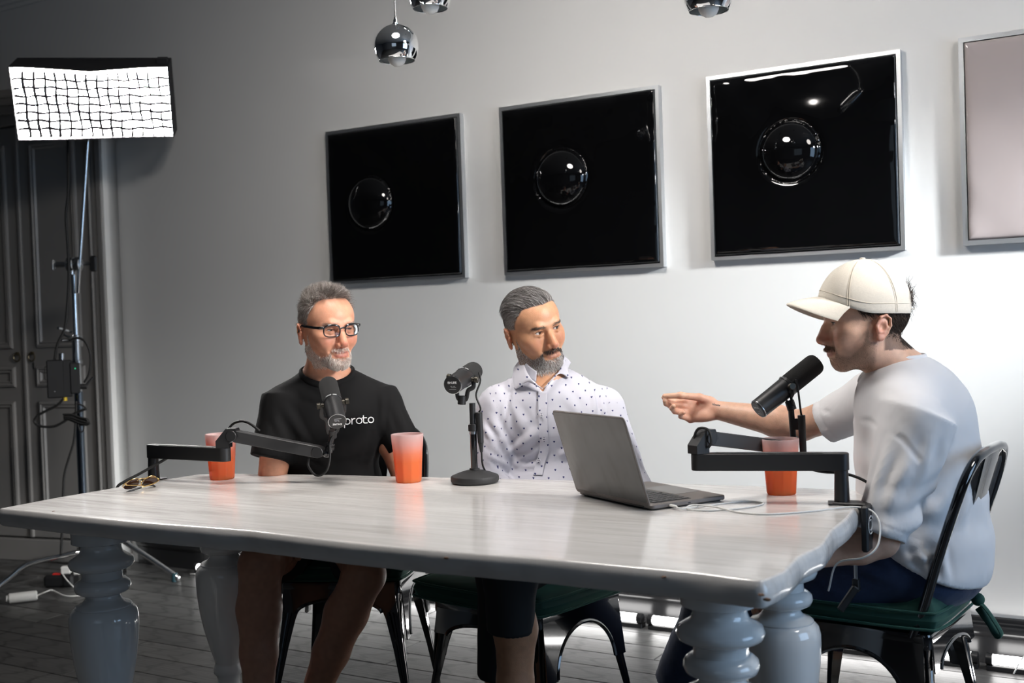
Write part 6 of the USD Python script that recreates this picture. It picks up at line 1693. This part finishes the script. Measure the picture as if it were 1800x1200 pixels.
T.ell(ch2, (0.172, 0.124, 0.172), RT2, 0.05); T.ell(ab2, (0.160, 0.130, 0.17), RT2, 0.07); T.cone(nk2 + (0, 0, -0.03), ch2 + (0, 0, 0.03), 0.072, 0.115, 0.06); T.cone(ab2, pv2, 0.145, 0.15, 0.05)
for q in (sR, sL):
    T.cone(nk2 + (0, 0, -0.03), q, 0.050, 0.058, 0.05)
seg = [(sR, eR, 0.064, 0.055), (eR, wR_, 0.055, 0.042), (sL, eL, 0.064, 0.054), (eL, wL_, 0.054, 0.042)]
for a, b, r0_, r1_ in seg:
    T.cone(a, b, r0_, r1_, 0.022)
for el, wr in ((eR, wR_), (eL, wL_)):
    T.half(wr, wr - el, 0.004) if False else None
nc2 = nk2 + F2 * 0.012
T0 = Solid(); T0.ops = list(T.ops)
T._op(True, 0.004, nc2, 0.3, lambda Q: np.hypot((Q - nc2) @ X2, (Q - nc2) @ F2) - 0.0595 + np.where((Q - nc2)[:, 2] < -0.15, 1.0, 0))
# the open V below the throat
vb = onto(T0, [_V(958, 694, 3.1)], _fw)[0]
T._op(True, 0.002, vb, 0.25, lambda Q: np.maximum(np.abs((Q - vb) @ X2) * 0.86 - (Q - vb)[:, 2] * 0.51 - 0.002, -((Q - nc2) @ F2)))
mt = T.mesh(0.0058); V = mt.vertices
w = 0.008 * nz(V, (7, 7, 5), 3) + 0.005 * nz(V, (20, 20, 12), 5)
for a, b, s_, am in (((862, 745), (903, 830), 0.011, 0.008), ((850, 780), (900, 850), 0.010, 0.007), ((890, 820), (955, 762), 0.014, 0.012), ((893, 835), (950, 800), 0.012, 0.009), ((860, 815), (890, 838), 0.008, 0.007), ((1052, 690), (1058, 740), 0.010, 0.008), ((985, 815), (1020, 800), 0.012, 0.008),
                     ((872, 690), (895, 760), 0.012, 0.006), ((1000, 700), (1040, 760), 0.014, 0.005), ((1066, 690), (1072, 745), 0.010, 0.007), ((845, 760), (868, 790), 0.009, 0.006), ((1095, 740), (1110, 800), 0.010, 0.006), ((900, 838), (960, 832), 0.010, 0.006), ((900, 720), (930, 780), 0.016, 0.004)):
    q = onto(T, [_V(*a, 3.1), _V(*b, 3.1)], _fw); w = w + ridge(V, q[0], q[1], s_, am)
# the seam where the sleeves are set in
for s_, q in ((1, sR), (-1, sL)):
    c_ = q - X2 * s_ * 0.018 + (0, 0, -0.01); dd = np.abs((V - c_) @ norm(X2 * s_ + (0, 0, 0.25))); w = w - 0.0035 * np.exp(-(dd / 0.004) ** 2) * (np.linalg.norm(V - c_, axis=1) < 0.105)
u, v = (V - ch2) @ X2, V[:, 2] - ch2[2]
uu, vv = np.zeros(len(V)), np.zeros(len(V)); ins_any = np.zeros(len(V), bool)
for a, b, r0_, r1_ in seg:
    ab_ = b - a; L_ = np.linalg.norm(ab_); d = ab_ / L_; t_ = (V - a) @ d; rad = V - a - t_[:, None] * d; dist = np.linalg.norm(rad, axis=1)
    e1 = norm(np.cross(d, F2)); e2 = np.cross(d, e1); ins = (dist < np.interp(t_, [0, L_], [r0_, r1_]) + 0.022) & (t_ > 0.005) & (t_ < L_ + 0.03) & (np.abs(u) > 0.155)
    ins_any |= ins; dom = dist < np.interp(t_, [0, L_], [r0_, r1_]) + 0.05
    uu = np.where(ins | (dom & (uu == 0)), 0.055 * np.arctan2(rad @ e1, rad @ e2) + 0.3, uu); vv = np.where(ins | (dom & (vv == 0)), t_ + 0.2, vv)
uv_t, uv_s = np.c_[np.sign(u) * 0.165 * np.arcsin(np.clip(np.abs(u) / 0.18, 0, 0.98)), v, 0 * u], np.c_[uu, -vv, 0 * uu]
md = displace(mt, w); fi = (ins_any[mt.faces].sum(1) >= 2); nV = len(md.vertices)
nn_ = np.array(md.vertex_normals); ff = md.faces.copy(); ff[fi] += nV
p2.part('shirt', trimesh.Trimesh(np.vstack([md.vertices, md.vertices]), ff, process=False), M_dots, attrs={'cloth': np.vstack([uv_t, uv_s])}, label='pale shirt with small dark hearts', normals=np.vstack([nn_, nn_]))


def patch(inner, outer, bulge, th, rows=7):
    """A cloth flap lofted between two polylines, bulged along a direction and given thickness."""
    a, b = spline(inner, 6), spline(outer, 6); n = len(a); u = np.linspace(0, 1, rows)[:, None, None]
    g = a[None] * (1 - u) + b[None] * u + np.sin(np.pi * u * 0.75) * np.asarray(bulge)
    v = g.reshape(-1, 3); i, j = np.meshgrid(np.arange(rows - 1), np.arange(n - 1), indexing='ij'); q = i * n + j
    f = np.stack([q, q + 1, q + n + 1, q + n], -1).reshape(-1, 4); f = np.vstack([f[:, [0, 1, 2]], f[:, [0, 2, 3]]])
    m = trimesh.Trimesh(v, f, process=False); nn = m.vertex_normals
    k = len(v); e = np.concatenate([np.arange(n), np.arange(1, rows) * n + n - 1, (rows - 1) * n + np.arange(n - 2, -1, -1), np.arange(rows - 2, 0, -1) * n]); e2 = np.roll(e, -1)
    side = np.vstack([np.stack([e, e2, e2 + k], 1), np.stack([e, e2 + k, e + k], 1)])
    return trimesh.Trimesh(np.vstack([v + nn * th / 2, v - nn * th / 2]), np.vstack([f, f[:, ::-1] + k, side[:, ::-1]]), process=False)


def on_shirt(px, py, off=0.004):
    return onto(T0, [_V(px, py, 3.1)], _fw)[0] - _fw * off


for inner, outer in (([_V(915, 631, 3.43), _V(921, 640, 3.375), _V(927, 655, 3.325), _V(939, 672, 3.30), on_shirt(958, 689, 0.010)], [_V(903, 648, 3.43), on_shirt(902, 668, 0.006), on_shirt(907, 690, 0.006), on_shirt(929, 677, 0.008), on_shirt(952, 687, 0.008)]),
                     ([_V(992, 626, 3.46), _V(990, 632, 3.40), _V(986, 646, 3.345), _V(975, 663, 3.31), on_shirt(960, 687, 0.010)], [_V(1003, 638, 3.45), on_shirt(1007, 654, 0.006), on_shirt(1008, 670, 0.006), on_shirt(988, 660, 0.010), on_shirt(966, 684, 0.008)])):
    inner, outer = [np.asarray(q) for q in inner], [np.asarray(q) for q in outer]
    fl = patch(inner, outer, -_fw * 0.006 + _up * 0.002, 0.0022)
    loc = (fl.vertices - ch2); p2.part('collar_flap', fl, M_dots, attrs={'cloth': np.c_[loc @ X2 + 0.01, loc[:, 2] + 0.013, 0 * loc[:, 2]]})
a = np.linspace(0.5, 2 * np.pi - 0.5, 60)
bd = [np.c_[np.sin(a) * (0.066 + 0.004 * k), np.cos(a) * (0.068 + 0.004 * k), np.full(60, 0.0)] @ RT2 + nc2 for k in (0, 1)]
zz = 0.030 + 0.022 * (1 - np.cos(a)) / 2
q0 = onto(T0, bd[0] + (0, 0, 0.16), (0, 0, -1.0), 60)
p2.part('collar_band', patch([*(q0[::6] + (0, 0, 0.0))], [*(q0[::6] + np.c_[0 * zz, 0 * zz, zz * 0.95][::6] - (q0[::6] - nc2) * (0.10, 0.10, 0))], (0, 0, 0), 0.002), M_plain, smooth=True)
pk = [(957, 694), (957, 715), (957, 745), (959, 775), (960, 800), (952, 832), (948, 850)]
lft = np.array([on_shirt(x - 8, y, 0.0) for x, y in pk]); rgt = np.array([on_shirt(x + 9, y, 0.0) for x, y in pk]); S1 = Solid(); S1.ops = T0.ops
pm = patch(list(lft), list(rgt), (0, 0, 0), 0.0016); gq = S1.grad(pm.vertices); pm = trimesh.Trimesh(pm.vertices + gq * 0.0022, pm.faces, process=False)
loc = pm.vertices - ch2; p2.part('placket', pm, M_dots, attrs={'cloth': np.c_[loc @ X2 + 0.022, loc[:, 2] + 0.009, 0 * loc[:, 2]]})
for (bx_, by_) in ((955, 739), (960, 783), (950, 823)):
    c_ = on_shirt(bx_, by_, 0.0055); R_ = frame_from(S1.grad(np.array([c_]))[0])
    bt = p2.part('button', place(lathe([(0.0045, 0), (0.0052, 0.0008), (0.0052, 0.0018), (0.0046, 0.0024), (0.003, 0.0020)], 20), R_, c_), mat('pearl_button', (0.62, 0.61, 0.64), 0.3))
    for sx, sy2 in ((-1, 0), (1, 0), (0, -1), (0, 1)):
        p2.part('thread', place(trimesh.creation.icosphere(1, 0.0014), R_, c_ + R_[0] * sx * 0.0017 + R_[1] * sy2 * 0.0058 + R_[2] * 0.002), mat('navy_thread', (0.012, 0.015, 0.06), 0.7), parent=bt)
# trousers
Q = Solid(); Q.ell(pv2, (0.175, 0.135, 0.11), RT2, 0.05)
hemR, hemL = _V(898, 1108, 2.67), _V(874, 1188, 2.83)
for hp, kn, he, r in ((pv2 + X2 * 0.08, kR, hemR, 0.056), (pv2 - X2 * 0.08, kL, hemL, 0.050)):
    Q.cone(hp, kn, 0.100, 0.064, 0.03); Q.capcone(kn, he, 0.063, r, 0.02)
mq = Q.mesh(0.007); p2.part('trousers', displace(mq, 0.008 * nz(mq.vertices, (12, 12, 6), 4)), mat('black_twill', (0.012, 0.012, 0.013), 0.8), smooth=True, label='black cropped trousers')
shoe(p2, 'shoe', aR, FL, mat('pale_shoe', (0.45, 0.43, 0.42), 0.6)); shoe(p2, 'shoe', aL, FL, mat('pale_shoe', (0.45, 0.43, 0.42), 0.6))

# ================================================================== the man in the white T-shirt and cap
h3 = Head(_V(1519, 565, 2.75), look_az(_V(1521, 570, 2.75), -94), math.radians(1), math.radians(0), 0.955)
F3 = np.array([-0.990, 0.139, 0]); X3 = np.cross(F3, [0, 0, 1.0]); RT3 = np.array([X3, F3, [0, 0, 1.0]])
B = Solid(); h3.build(B, open_=0.0030, nose=1.08, brow=1.0, mouth=0.003, chin=-0.013)
nk3 = _V(1585, 664, 2.77); ch3 = _V(1612, 755, 2.78); ab3 = _V(1625, 890, 2.78); pv3 = _V(1640, 985, 2.76)
B.cone(h3.w((0, -0.020, -0.06)), nk3, 0.054, 0.060, 0.03); B.cone(nk3, nk3 * 0.3 + ch3 * 0.7, 0.064, 0.10, 0.04)
B.ell(ch3, (0.165, 0.112, 0.15), RT3, 0.05); B.ell(ab3, (0.14, 0.10, 0.15), RT3, 0.06); B.ell(pv3 + F3 * 0.01, (0.14, 0.10, 0.085), RT3, 0.05)
sL3, sR3 = _V(1612, 742, 2.62), _V(1538, 702, 2.97)
eL3, eR3 = _V(1548, 948, 2.61), _V(1408, 748, 3.10)
wL3, wR3 = _V(1415, 980, 2.62), _V(1262, 721, 3.22)
for q in (sR3, sL3):
    B.cone(nk3 + (0, 0, -0.02), q, 0.048, 0.052, 0.05)
arm(B, sL3, eL3, wL3, 1.0); arm(B, sR3, eR3, wR3, 1.0)
hand(B, wL3, wL3 - eL3 + (0, 0, -0.08), (0, 0, -1.0), (0, 1.0, 0), curl=(0.3, 0.35, 0.4, 0.45))
# the raised hand: palm towards the camera and up, thumb on top meeting the fingertips
hd = norm(_V(1200, 722, 3.25) - wR3)
hand(B, wR3, hd, -_fw * 0.85 + _up * 0.35, _up * 0.9 + _fw * 0.45, 0.93, curl=((0.30, 0.55, 0.40), (0.42, 0.72, 0.45), (0.58, 0.85, 0.5), (0.75, 0.95, 0.5)), spread=-0.05, thumb='pinch')
kL3, kR3 = _V(1405, 1050, 2.86), _V(1262, 1050, 3.06)
aL3, aR3 = np.append(_V(1370, 1250, 2.95)[:2], 0.115), _V(1190, 1205, 3.22)
leg(B, pv3 - X3 * 0.085 + F3 * 0.05, kL3, aL3, 0.95, -F3 * 0.02); leg(B, pv3 + X3 * 0.085 + F3 * 0.05, kR3, aR3, 0.95, -F3 * 0.02); foot(B, aL3, F3); foot(B, aR3, F3 + (0, 0, -0.1))
p3 = Thing('person', 'person in a cream cap and white T-shirt, reaching out one hand at the right', 'person', (pv3[0], pv3[1], 0))
mb = B.mesh(0.0048, [(h3.c, 0.42, 0.56), (wR3 + hd * 0.05, 0.24, 0.56)])
SK3 = (0.64, 0.39, 0.28)
tint = face_tint(h3, mb.vertices, SK3, (0.52, 0.21, 0.15), (0.46, 0.19, 0.16)); L = h3.l(mb.vertices); near = np.linalg.norm(L, axis=1) < 0.18
hm, bm = hair_mask(L, 0.080, -0.002, -0.072) * near, beard_mask(L, 0.0) * near
tint = mixc(tint, (0.055, 0.036, 0.026), 0.75 * hm); tint = mixc(tint, (0.22, 0.135, 0.095), 0.42 * bm)
ax = norm(wR3 - eR3); ha = np.linalg.norm(mb.vertices - wR3 - hd * 0.06, axis=1); tint = mixc(tint, (0.58, 0.28, 0.20), 0.5 * smooth(ha, 0.09, 0.05))
p3.part('body', mb, M_skin, attrs={'tint': tint})
eyes(p3, h3, (0.09, 0.06, 0.04), (0.0, 1, -0.12), 0.0030)
rg = np.random.default_rng(31)
BR = [(0.045, 0.028, 0.019), (0.075, 0.048, 0.032), (0.025, 0.016, 0.012)]
P, N = scatter(mb, 5200, hm * smooth(0.075 - L[:, 2], 0, 0.01), rg); Lp = h3.l(P)
strands(p3.path + '/hair', p3.base, follow(h3, P, np.c_[0 * Lp[:, 0], -0.8 + 0 * Lp[:, 0], -1.0 + 0 * Lp[:, 0]] + rg.normal(size=(len(P), 3)) * 0.25, 0.014 * rg.uniform(0.6, 1.3, len(P)) * (0.3 + 1.0 * smooth(Lp[:, 2], -0.07, -0.02)), 5, 0.004 * rg.uniform(0.3, 1.4, len(P)), rg), 0.0010, tones(len(P), BR, [0.5, 0.25, 0.25], rg), 'short brown hair under the cap')
n = 420; o = np.c_[rg.normal(size=n) * 0.020, -0.108 + 0 * rg.random(n), 0.052 + rg.normal(size=n) * 0.014]
Pw = h3.w(o); Nw = np.tile(np.array([0, -1.0, 0.15]) @ h3.R, (n, 1))
strands(p3.path + '/hair_tuft', p3.base, grow(Pw, Nw, np.c_[rg.normal(size=n) * 0.4, -0.6 + 0 * o[:, 0], 0.3 + rg.normal(size=n) * 0.7] @ h3.R, 0.024 * rg.uniform(0.5, 1.2, n), 6, 0.6, 0.12, rg, 0.05), 0.0009, tones(n, BR, [0.5, 0.25, 0.25], rg), 'tuft of hair through the back of the cap')
P, N = scatter(mb, 3600, bm, rg); Lp = h3.l(P)
mo = smooth(Lp[:, 2], -0.068, -0.062) * smooth(Lp[:, 1], 0.072, 0.082)
strands(p3.path + '/beard', p3.base, grow(P, N, np.c_[np.sign(Lp[:, 0]) * 0.3, 0.3 + 0 * Lp[:, 0], -1.0 + 0 * Lp[:, 0]] @ h3.R, (0.0018 + 0.004 * mo) * rg.uniform(0.7, 1.2, len(P)), 4, 0.30, 0.15, rg), 0.00042, tones(len(P), [(0.11, 0.065, 0.042), (0.16, 0.10, 0.065)], [0.5, 0.5], rg), 'brown stubble')
mom = near * smooth(L[:, 1], 0.078, 0.085) * smooth(0.031 - np.abs(L[:, 0]), 0, 0.004) * smooth(L[:, 2], -0.069, -0.066) * smooth(-0.0545 - L[:, 2], 0, 0.003)
P, N = scatter(mb, 420, mom, rg); Lp = h3.l(P)
strands(p3.path + '/moustache', p3.base, grow(P, N, np.c_[np.sign(Lp[:, 0]) * 0.6, 0.4 + 0 * Lp[:, 0], -0.9 + 0 * Lp[:, 0]] @ h3.R, 0.0065 * rg.uniform(0.7, 1.2, len(P)), 5, 0.18, 0.08, rg), 0.0006, tones(len(P), [(0.26, 0.155, 0.09), (0.16, 0.095, 0.058)], [0.5, 0.5], rg), 'brown moustache')
ebm = near * np.exp(-((L[:, 2] - 0.0195 - 0.003 * (1 - ((np.abs(L[:, 0]) - 0.030) / 0.018) ** 2)) / 0.0035) ** 2) * (np.abs(L[:, 0]) > 0.011) * (np.abs(L[:, 0]) < 0.050) * (L[:, 1] > 0.055)
P, N = scatter(mb, 420, ebm, rg); Lp = h3.l(P)
strands(p3.path + '/eyebrows', p3.base, grow(P, N, np.c_[np.sign(Lp[:, 0]), 0 * Lp[:, 0], 0.1 + 0 * Lp[:, 0]] @ h3.R, 0.008, 4, 0.2, 0.08, rg), 0.0009, tones(len(P), BR, [0.5, 0.3, 0.2], rg))
# small tattooed script on the inner forearm
SB = Solid(); SB.ops = B.ops
tq = _V(1283, 718, 3.0); zig = [arc(0.3, 0.3, 0.3, 40, 380, 14), np.array([(0.62, 0.6), (0.6, 0.0), (0.9, 0.05)]), np.array([(1.1, 1.0), (1.05, 0.0), (1.3, 0.5), (1.5, 0.0)]), arc(1.9, 0.3, 0.28, 30, 330, 12), arc(2.6, 0.3, 0.28, 20, 340, 12), np.array([(2.95, 0.6), (3.1, 0.0), (3.5, 0.55)])]
tz = affinity.rotate(shapely.union_all([LineString(q).buffer(0.10, quad_segs=2) for q in zig]), -9, origin=(0, 0)).simplify(0.02)
p3.part('tattoo', lay(SB, affinity.translate(tz, -1.75, -0.3), tq, 0.0058, _fw, 0.0005, 0.0012), mat('tattoo_ink', (0.055, 0.045, 0.045), 0.6), smooth=False, label='small dark tattooed script on the forearm')

# cap
cp_ = p3.path + '/cap'
UsdGeom.Xform.Define(stage, cp_); tag(stage.GetPrimAtPath(cp_), 'cream linen baseball cap')
M_cap = mat('cream_linen', (0.66, 0.61, 0.53), 0.85, var=0.10, vscale=300, stretch=(1, 0.25, 3), bump=0.0005, bscale=900)
cc, cr = np.array([0, -0.003, 0.036]), np.array([0.0905, 0.116, 0.122])


def cap_edge(ph):
    """Height of the cap's lower rim against the direction ph (0 = front)."""
    c = np.cos(ph); return 0.021 + np.where(c > 0, 0.046 * np.abs(c) ** 1.4, 0.006 * c)


def cap_pt(ph, u, off=0.0):
    """u = 0 at the rim, 1 at the crown."""
    z0 = np.clip((cap_edge(ph) - cc[2]) / cr[2], -0.95, 0.95); t0 = np.arcsin(z0); t = t0 + (np.pi / 2 - t0) * u
    s_ = np.cos(ph * 6 + np.pi / 2 * 0)
    seam = -0.0009 * np.exp(-((np.mod(ph + np.pi / 6, np.pi / 3) - np.pi / 6) / 0.03) ** 2) * (u < 0.97)
    fl = 1.0 + 0.03 * np.cos(t) * 0
    rr = cr + off + seam[..., None] * np.ones(3) if np.ndim(seam) else cr + off + seam
    ct = np.cos(t); bul = 1 + 0.035 * np.clip(np.cos(ph), 0, 1) * np.sin(2 * np.clip(t, 0, 1.57))
    return np.stack([rr[..., 0] * ct * np.sin(ph) * bul, rr[..., 1] * ct * np.cos(ph) * bul, rr[..., 2] * np.sin(t)], -1) + cc


nph, nu = 120, 30
PH, UU = np.meshgrid(np.linspace(0, 2 * np.pi, nph, endpoint=False), np.linspace(0, 1, nu), indexing='ij')
hole = lambda ph: 0.40 * np.clip(1 - (np.abs(np.abs(ph - np.pi)) / 0.42) ** 2, 0, 1) ** 0.5
G = cap_pt(PH, hole(PH) + (1 - hole(PH)) * UU ** 0.9)
G = G + 0.003 * (nz(G, 22, 3)[..., None]) * np.array([1, 1, 1.0]) * np.sin(np.pi * UU)[..., None]
Gi = cap_pt(PH[:, :3], hole(PH[:, :3]) + 0.12 * UU[:, :3] / UU[0, 2] * 0.6, -0.0035)
loops = [h3.w(Gi[:, k]) for k in (2, 1, 0)] + [h3.w(G[:, k]) for k in range(nu - 1)] + [h3.w(G[:, nu - 2] * 0.2 + G[:, nu - 1] * 0.8)]
m = loops_mesh([l[::-1] for l in loops]); keep = np.ones(len(m.faces), bool); kk = m.faces.max(1) < nph; m.update_faces(~kk)
p3.part('crown', m, M_cap, parent=cp_, smooth=True)
p3.part('button', place(trimesh.creation.icosphere(2, 1.0), np.diag([0.007, 0.007, 0.003]) @ h3.R, h3.w(cc + (0, 0, cr[2] + 0.001))), M_cap, parent=cp_, smooth=True)
for k in range(3):
    ph = np.full(40, np.pi / 6 + np.pi / 3 * 1 + 0.0) if k == 0 else np.full(40, [np.pi / 3 * 1, np.pi / 3 * 5][k - 1] + 0.0)
for ph0 in (np.pi / 3 * 4, np.pi / 3 * 5, np.pi / 3, np.pi / 3 * 2):
    for o in (-0.022, 0.022):
        q = cap_pt(np.full(30, ph0 + o), np.linspace(0.02, 0.93, 30), 0.0006); p3.part('stitching', tube(h3.w(q), 0.0005, 5), mat('cream_thread', (0.66, 0.60, 0.50), 0.8), parent=cp_, smooth=True)
rim = cap_pt(np.linspace(0.45, 2 * np.pi - 0.45, 90)[12:78] if False else np.r_[np.linspace(0, np.pi - 0.42, 60), np.linspace(np.pi + 0.42, 2 * np.pi, 60)], np.r_[hole(np.linspace(0, np.pi - 0.42, 60)), hole(np.linspace(np.pi + 0.42, 2 * np.pi, 60))] + 0.115, 0.0006)
p3.part('sweatband_stitching', cat(tube(h3.w(rim[:60]), 0.0006, 5), tube(h3.w(rim[60:]), 0.0006, 5)), mat('cream_thread', (0.52, 0.45, 0.36), 0.8), parent=cp_, smooth=True)
st = cap_pt(np.linspace(np.pi - 0.46, np.pi + 0.46, 20), np.full(20, 0.05), 0.0)
p3.part('strap', tube(h3.w(st), 0.008, 8, flat=0.15, up=h3.R[2]), M_cap, parent=cp_, smooth=True)
# visor: swept from the front of the rim, drooping at the sides
av = np.linspace(-1.08, 1.08, 41); vis = []
for u in np.linspace(0, 1, 12):
    b0 = cap_pt(av, 0.0 * av + 0.005); out = 0.080 * u * np.cos(av * 1.30) ** 0.5
    drop = 0.004 * u + 0.010 * u * u + 0.016 * (np.abs(av) / 1.08) ** 2 * u
    dirn = np.c_[0.20 * np.sin(av), np.cos(av) * 0 + 1.0, 0 * av]; dirn /= np.linalg.norm(dirn, axis=1, keepdims=True)
    vis.append(b0 + dirn * out[:, None] - np.c_[0 * av, 0 * av, drop])
vis = np.array(vis)
up_, lo_ = vis + [0, 0, 0.0016], vis - [0, 0, 0.0016]
n1, n2 = vis.shape[:2]; vv = np.vstack([up_.reshape(-1, 3), lo_.reshape(-1, 3)]); i, j = np.meshgrid(np.arange(n1 - 1), np.arange(n2 - 1), indexing='ij'); q = i * n2 + j; k = n1 * n2
f = np.stack([q, q + n2, q + n2 + 1, q + 1], -1).reshape(-1, 4); f = np.vstack([f[:, [0, 1, 2]], f[:, [0, 2, 3]]])
e = np.concatenate([np.arange(n2), np.arange(1, n1) * n2 + n2 - 1, (n1 - 1) * n2 + np.arange(n2 - 2, -1, -1), np.arange(n1 - 2, 0, -1) * n2]); e2 = np.roll(e, -1)
f = np.vstack([f, f[:, ::-1] + k, np.stack([e, e2, e2 + k], 1), np.stack([e, e2 + k, e + k], 1)])
p3.part('visor', trimesh.Trimesh(h3.w(vv), f, process=False), M_cap, parent=cp_, smooth=50)

# white T-shirt
T = Solid(); M_white_tee = mat('white_cotton', (0.72, 0.715, 0.73), 0.85, bump=0.00025, bscale=1300, sheen_weight=0.1)
sec = [(1600, 690, 2.78, 0.105, 0.17), (1606, 735, 2.79, 0.124, 0.185), (1614, 800, 2.79, 0.140, 0.190), (1622, 870, 2.79, 0.146, 0.186), (1630, 940, 2.78, 0.145, 0.190), (1634, 1000, 2.77, 0.136, 0.186)]
for x, y, z, d_, w_ in sec:
    T.ell(_V(x, y, z), (w_, d_, 0.085), RT3, 0.07)
T.cone(nk3 + (0, 0, -0.03), ch3 + (0, 0, 0.03), 0.078, 0.115, 0.06)
for q in (sR3, sL3):
    T.cone(nk3 + (0, 0, -0.035), q + (0, 0, 0.004), 0.056, 0.066, 0.05)
hL3, hR3 = _V(1546, 940, 2.60), _V(1449, 742, 3.055)
T.capcone(sL3 - norm(hL3 - sL3) * 0.02, hL3, 0.083, 0.060, 0.035, flat=(X3, 1.12)); T.capcone(sR3 - norm(hR3 - sR3) * 0.02, hR3, 0.072, 0.0575, 0.03)
bot = _V(1600, 1000, 2.66); hemn = norm(np.array([0, 0, -1.0]) + F3 * -0.42 * -1 * -1)
T.half(_V(1610, 992, 2.66), norm(np.array([0, 0, -1.0]) - F3 * -0.55), 0.006)
neck_hole(p3, T, nk3 + F3 * 0.024, RT3, 0.074, 0.078, M_white_tee, 0.0042)
mt = T.mesh(0.0058); V = mt.vertices
w = 0.012 * nz(V, (6, 6, 5), 3) + 0.004 * nz(V, (17, 17, 12), 5)
folds = [((1552, 745, 2.4), (1512, 880, 2.4), 0.015, 0.010), ((1580, 760, 2.4), (1545, 900, 2.4), 0.017, 0.009), ((1612, 790, 2.4), (1570, 930, 2.4), 0.014, 0.008), ((1530, 760, 2.4), (1500, 850, 2.4), 0.013, 0.007),
         ((1650, 812, 2.4), (1600, 900, 2.4), 0.016, 0.007), ((1668, 770, 2.45), (1652, 850, 2.45), 0.016, 0.006), ((1580, 905, 2.45), (1690, 850, 2.5), 0.020, 0.012), ((1575, 950, 2.45), (1700, 905, 2.5), 0.020, 0.013), ((1590, 985, 2.45), (1690, 960, 2.5), 0.013, 0.012), ((1640, 1010, 2.45), (1690, 985, 2.5), 0.010, 0.011),
         ((1560, 960, 2.45), (1630, 990, 2.45), 0.011, 0.009), ((1655, 975, 2.45), (1668, 1030, 2.5), 0.012, 0.010), ((1680, 960, 2.5), (1692, 1035, 2.5), 0.011, 0.010), ((1490, 690, 2.7), (1470, 745, 2.7), 0.012, 0.008), ((1465, 720, 2.7), (1495, 760, 2.7), 0.010, 0.009), ((1500, 715, 2.7), (1512, 780, 2.7), 0.011, 0.009), ((1480, 735, 2.7), (1510, 790, 2.7), 0.009, 0.007),
         ((1530, 690, 2.5), (1525, 750, 2.5), 0.013, 0.008), ((1600, 690, 2.5), (1650, 740, 2.5), 0.03, 0.006), ((1690, 780, 2.5), (1650, 900, 2.5), 0.022, 0.008), ((1715, 850, 2.6), (1690, 940, 2.6), 0.018, 0.010), ((1535, 800, 2.4), (1520, 870, 2.4), 0.010, 0.006), ((1560, 700, 2.5), (1545, 740, 2.5), 0.012, 0.006)]
for a, b, s_, am in folds:
    q = onto(T, [_V(*a), _V(*b)], _fw); w = w + ridge(V, q[0], q[1], s_, am)
for q, hm_ in ((sL3, hL3), (sR3, hR3)):       # stitched hem and set-in sleeve seam
    d = norm(hm_ - q); t_ = (V - hm_) @ d; rad = np.linalg.norm(V - hm_ - t_[:, None] * d, axis=1); w = w - 0.0016 * np.exp(-((t_ + 0.021) / 0.0028) ** 2) * (rad < 0.10)
ps = onto(T, [_V(1525, 752, 2.4), _V(1560, 745, 2.4), _V(1598, 756, 2.4), _V(1630, 782, 2.4), _V(1642, 815, 2.45)], _fw)
dp = np.min([ridge(V, a, b, 0.009, -0.0032, False) for a, b in zip(ps[:-1], ps[1:])], 0); w = w + np.minimum(dp, 0)
p3.part('t_shirt', displace(mt, w), M_white_tee, smooth=True, label='loose white short-sleeved T-shirt')
# jeans
Q = Solid(); Q.ell(pv3 + (0, 0, -0.020), (0.158, 0.118, 0.088), RT3, 0.05)
for hp, kn, an in ((pv3 - X3 * 0.085, kL3, aL3), (pv3 + X3 * 0.085, kR3, aR3)):
    he = an * 0.95 + kn * 0.05; Q.cone(hp + F3 * 0.05, kn, 0.100, 0.078, 0.03); Q.capcone(kn, he, 0.076, 0.072, 0.03); Q.cone(kn, kn * 0.8 + he * 0.2, 0.078, 0.074, 0.02)
mq = Q.mesh(0.006); V = mq.vertices; w = 0.010 * nz(V, 8, 4) + 0.006 * nz(V, 22, 2)
for a, b, s_, am in (((1450, 985, 2.4), (1480, 1080, 2.4), 0.012, 0.008), ((1490, 1000, 2.4), (1500, 1070, 2.4), 0.010, 0.007), ((1540, 1000, 2.4), (1520, 1075, 2.4), 0.012, 0.006), ((1580, 985, 2.4), (1640, 1010, 2.4), 0.012, 0.008), ((1560, 1040, 2.4), (1630, 1060, 2.4), 0.012, 0.007), ((1430, 1000, 2.4), (1440, 1070, 2.4), 0.010, 0.007), ((1470, 980, 2.4), (1460, 1060, 2.4), 0.009, 0.006)):
    q = onto(Q, [_V(*a), _V(*b)], _fw); w = w + ridge(V, q[0], q[1], s_, am)
p3.part('jeans', displace(mq, w), mat('navy_denim', (0.012, 0.030, 0.088), 0.75, var=0.25, vscale=260, bump=0.0003, bscale=1200, sheen_weight=0.2), smooth=True, label='dark navy jeans')
shoe(p3, 'shoe', aL3, F3, mat('canvas_shoe', (0.50, 0.45, 0.40), 0.7)); shoe(p3, 'shoe', aR3, norm(F3 + (0, 0, -0.15)), mat('canvas_shoe', (0.50, 0.45, 0.40), 0.7))
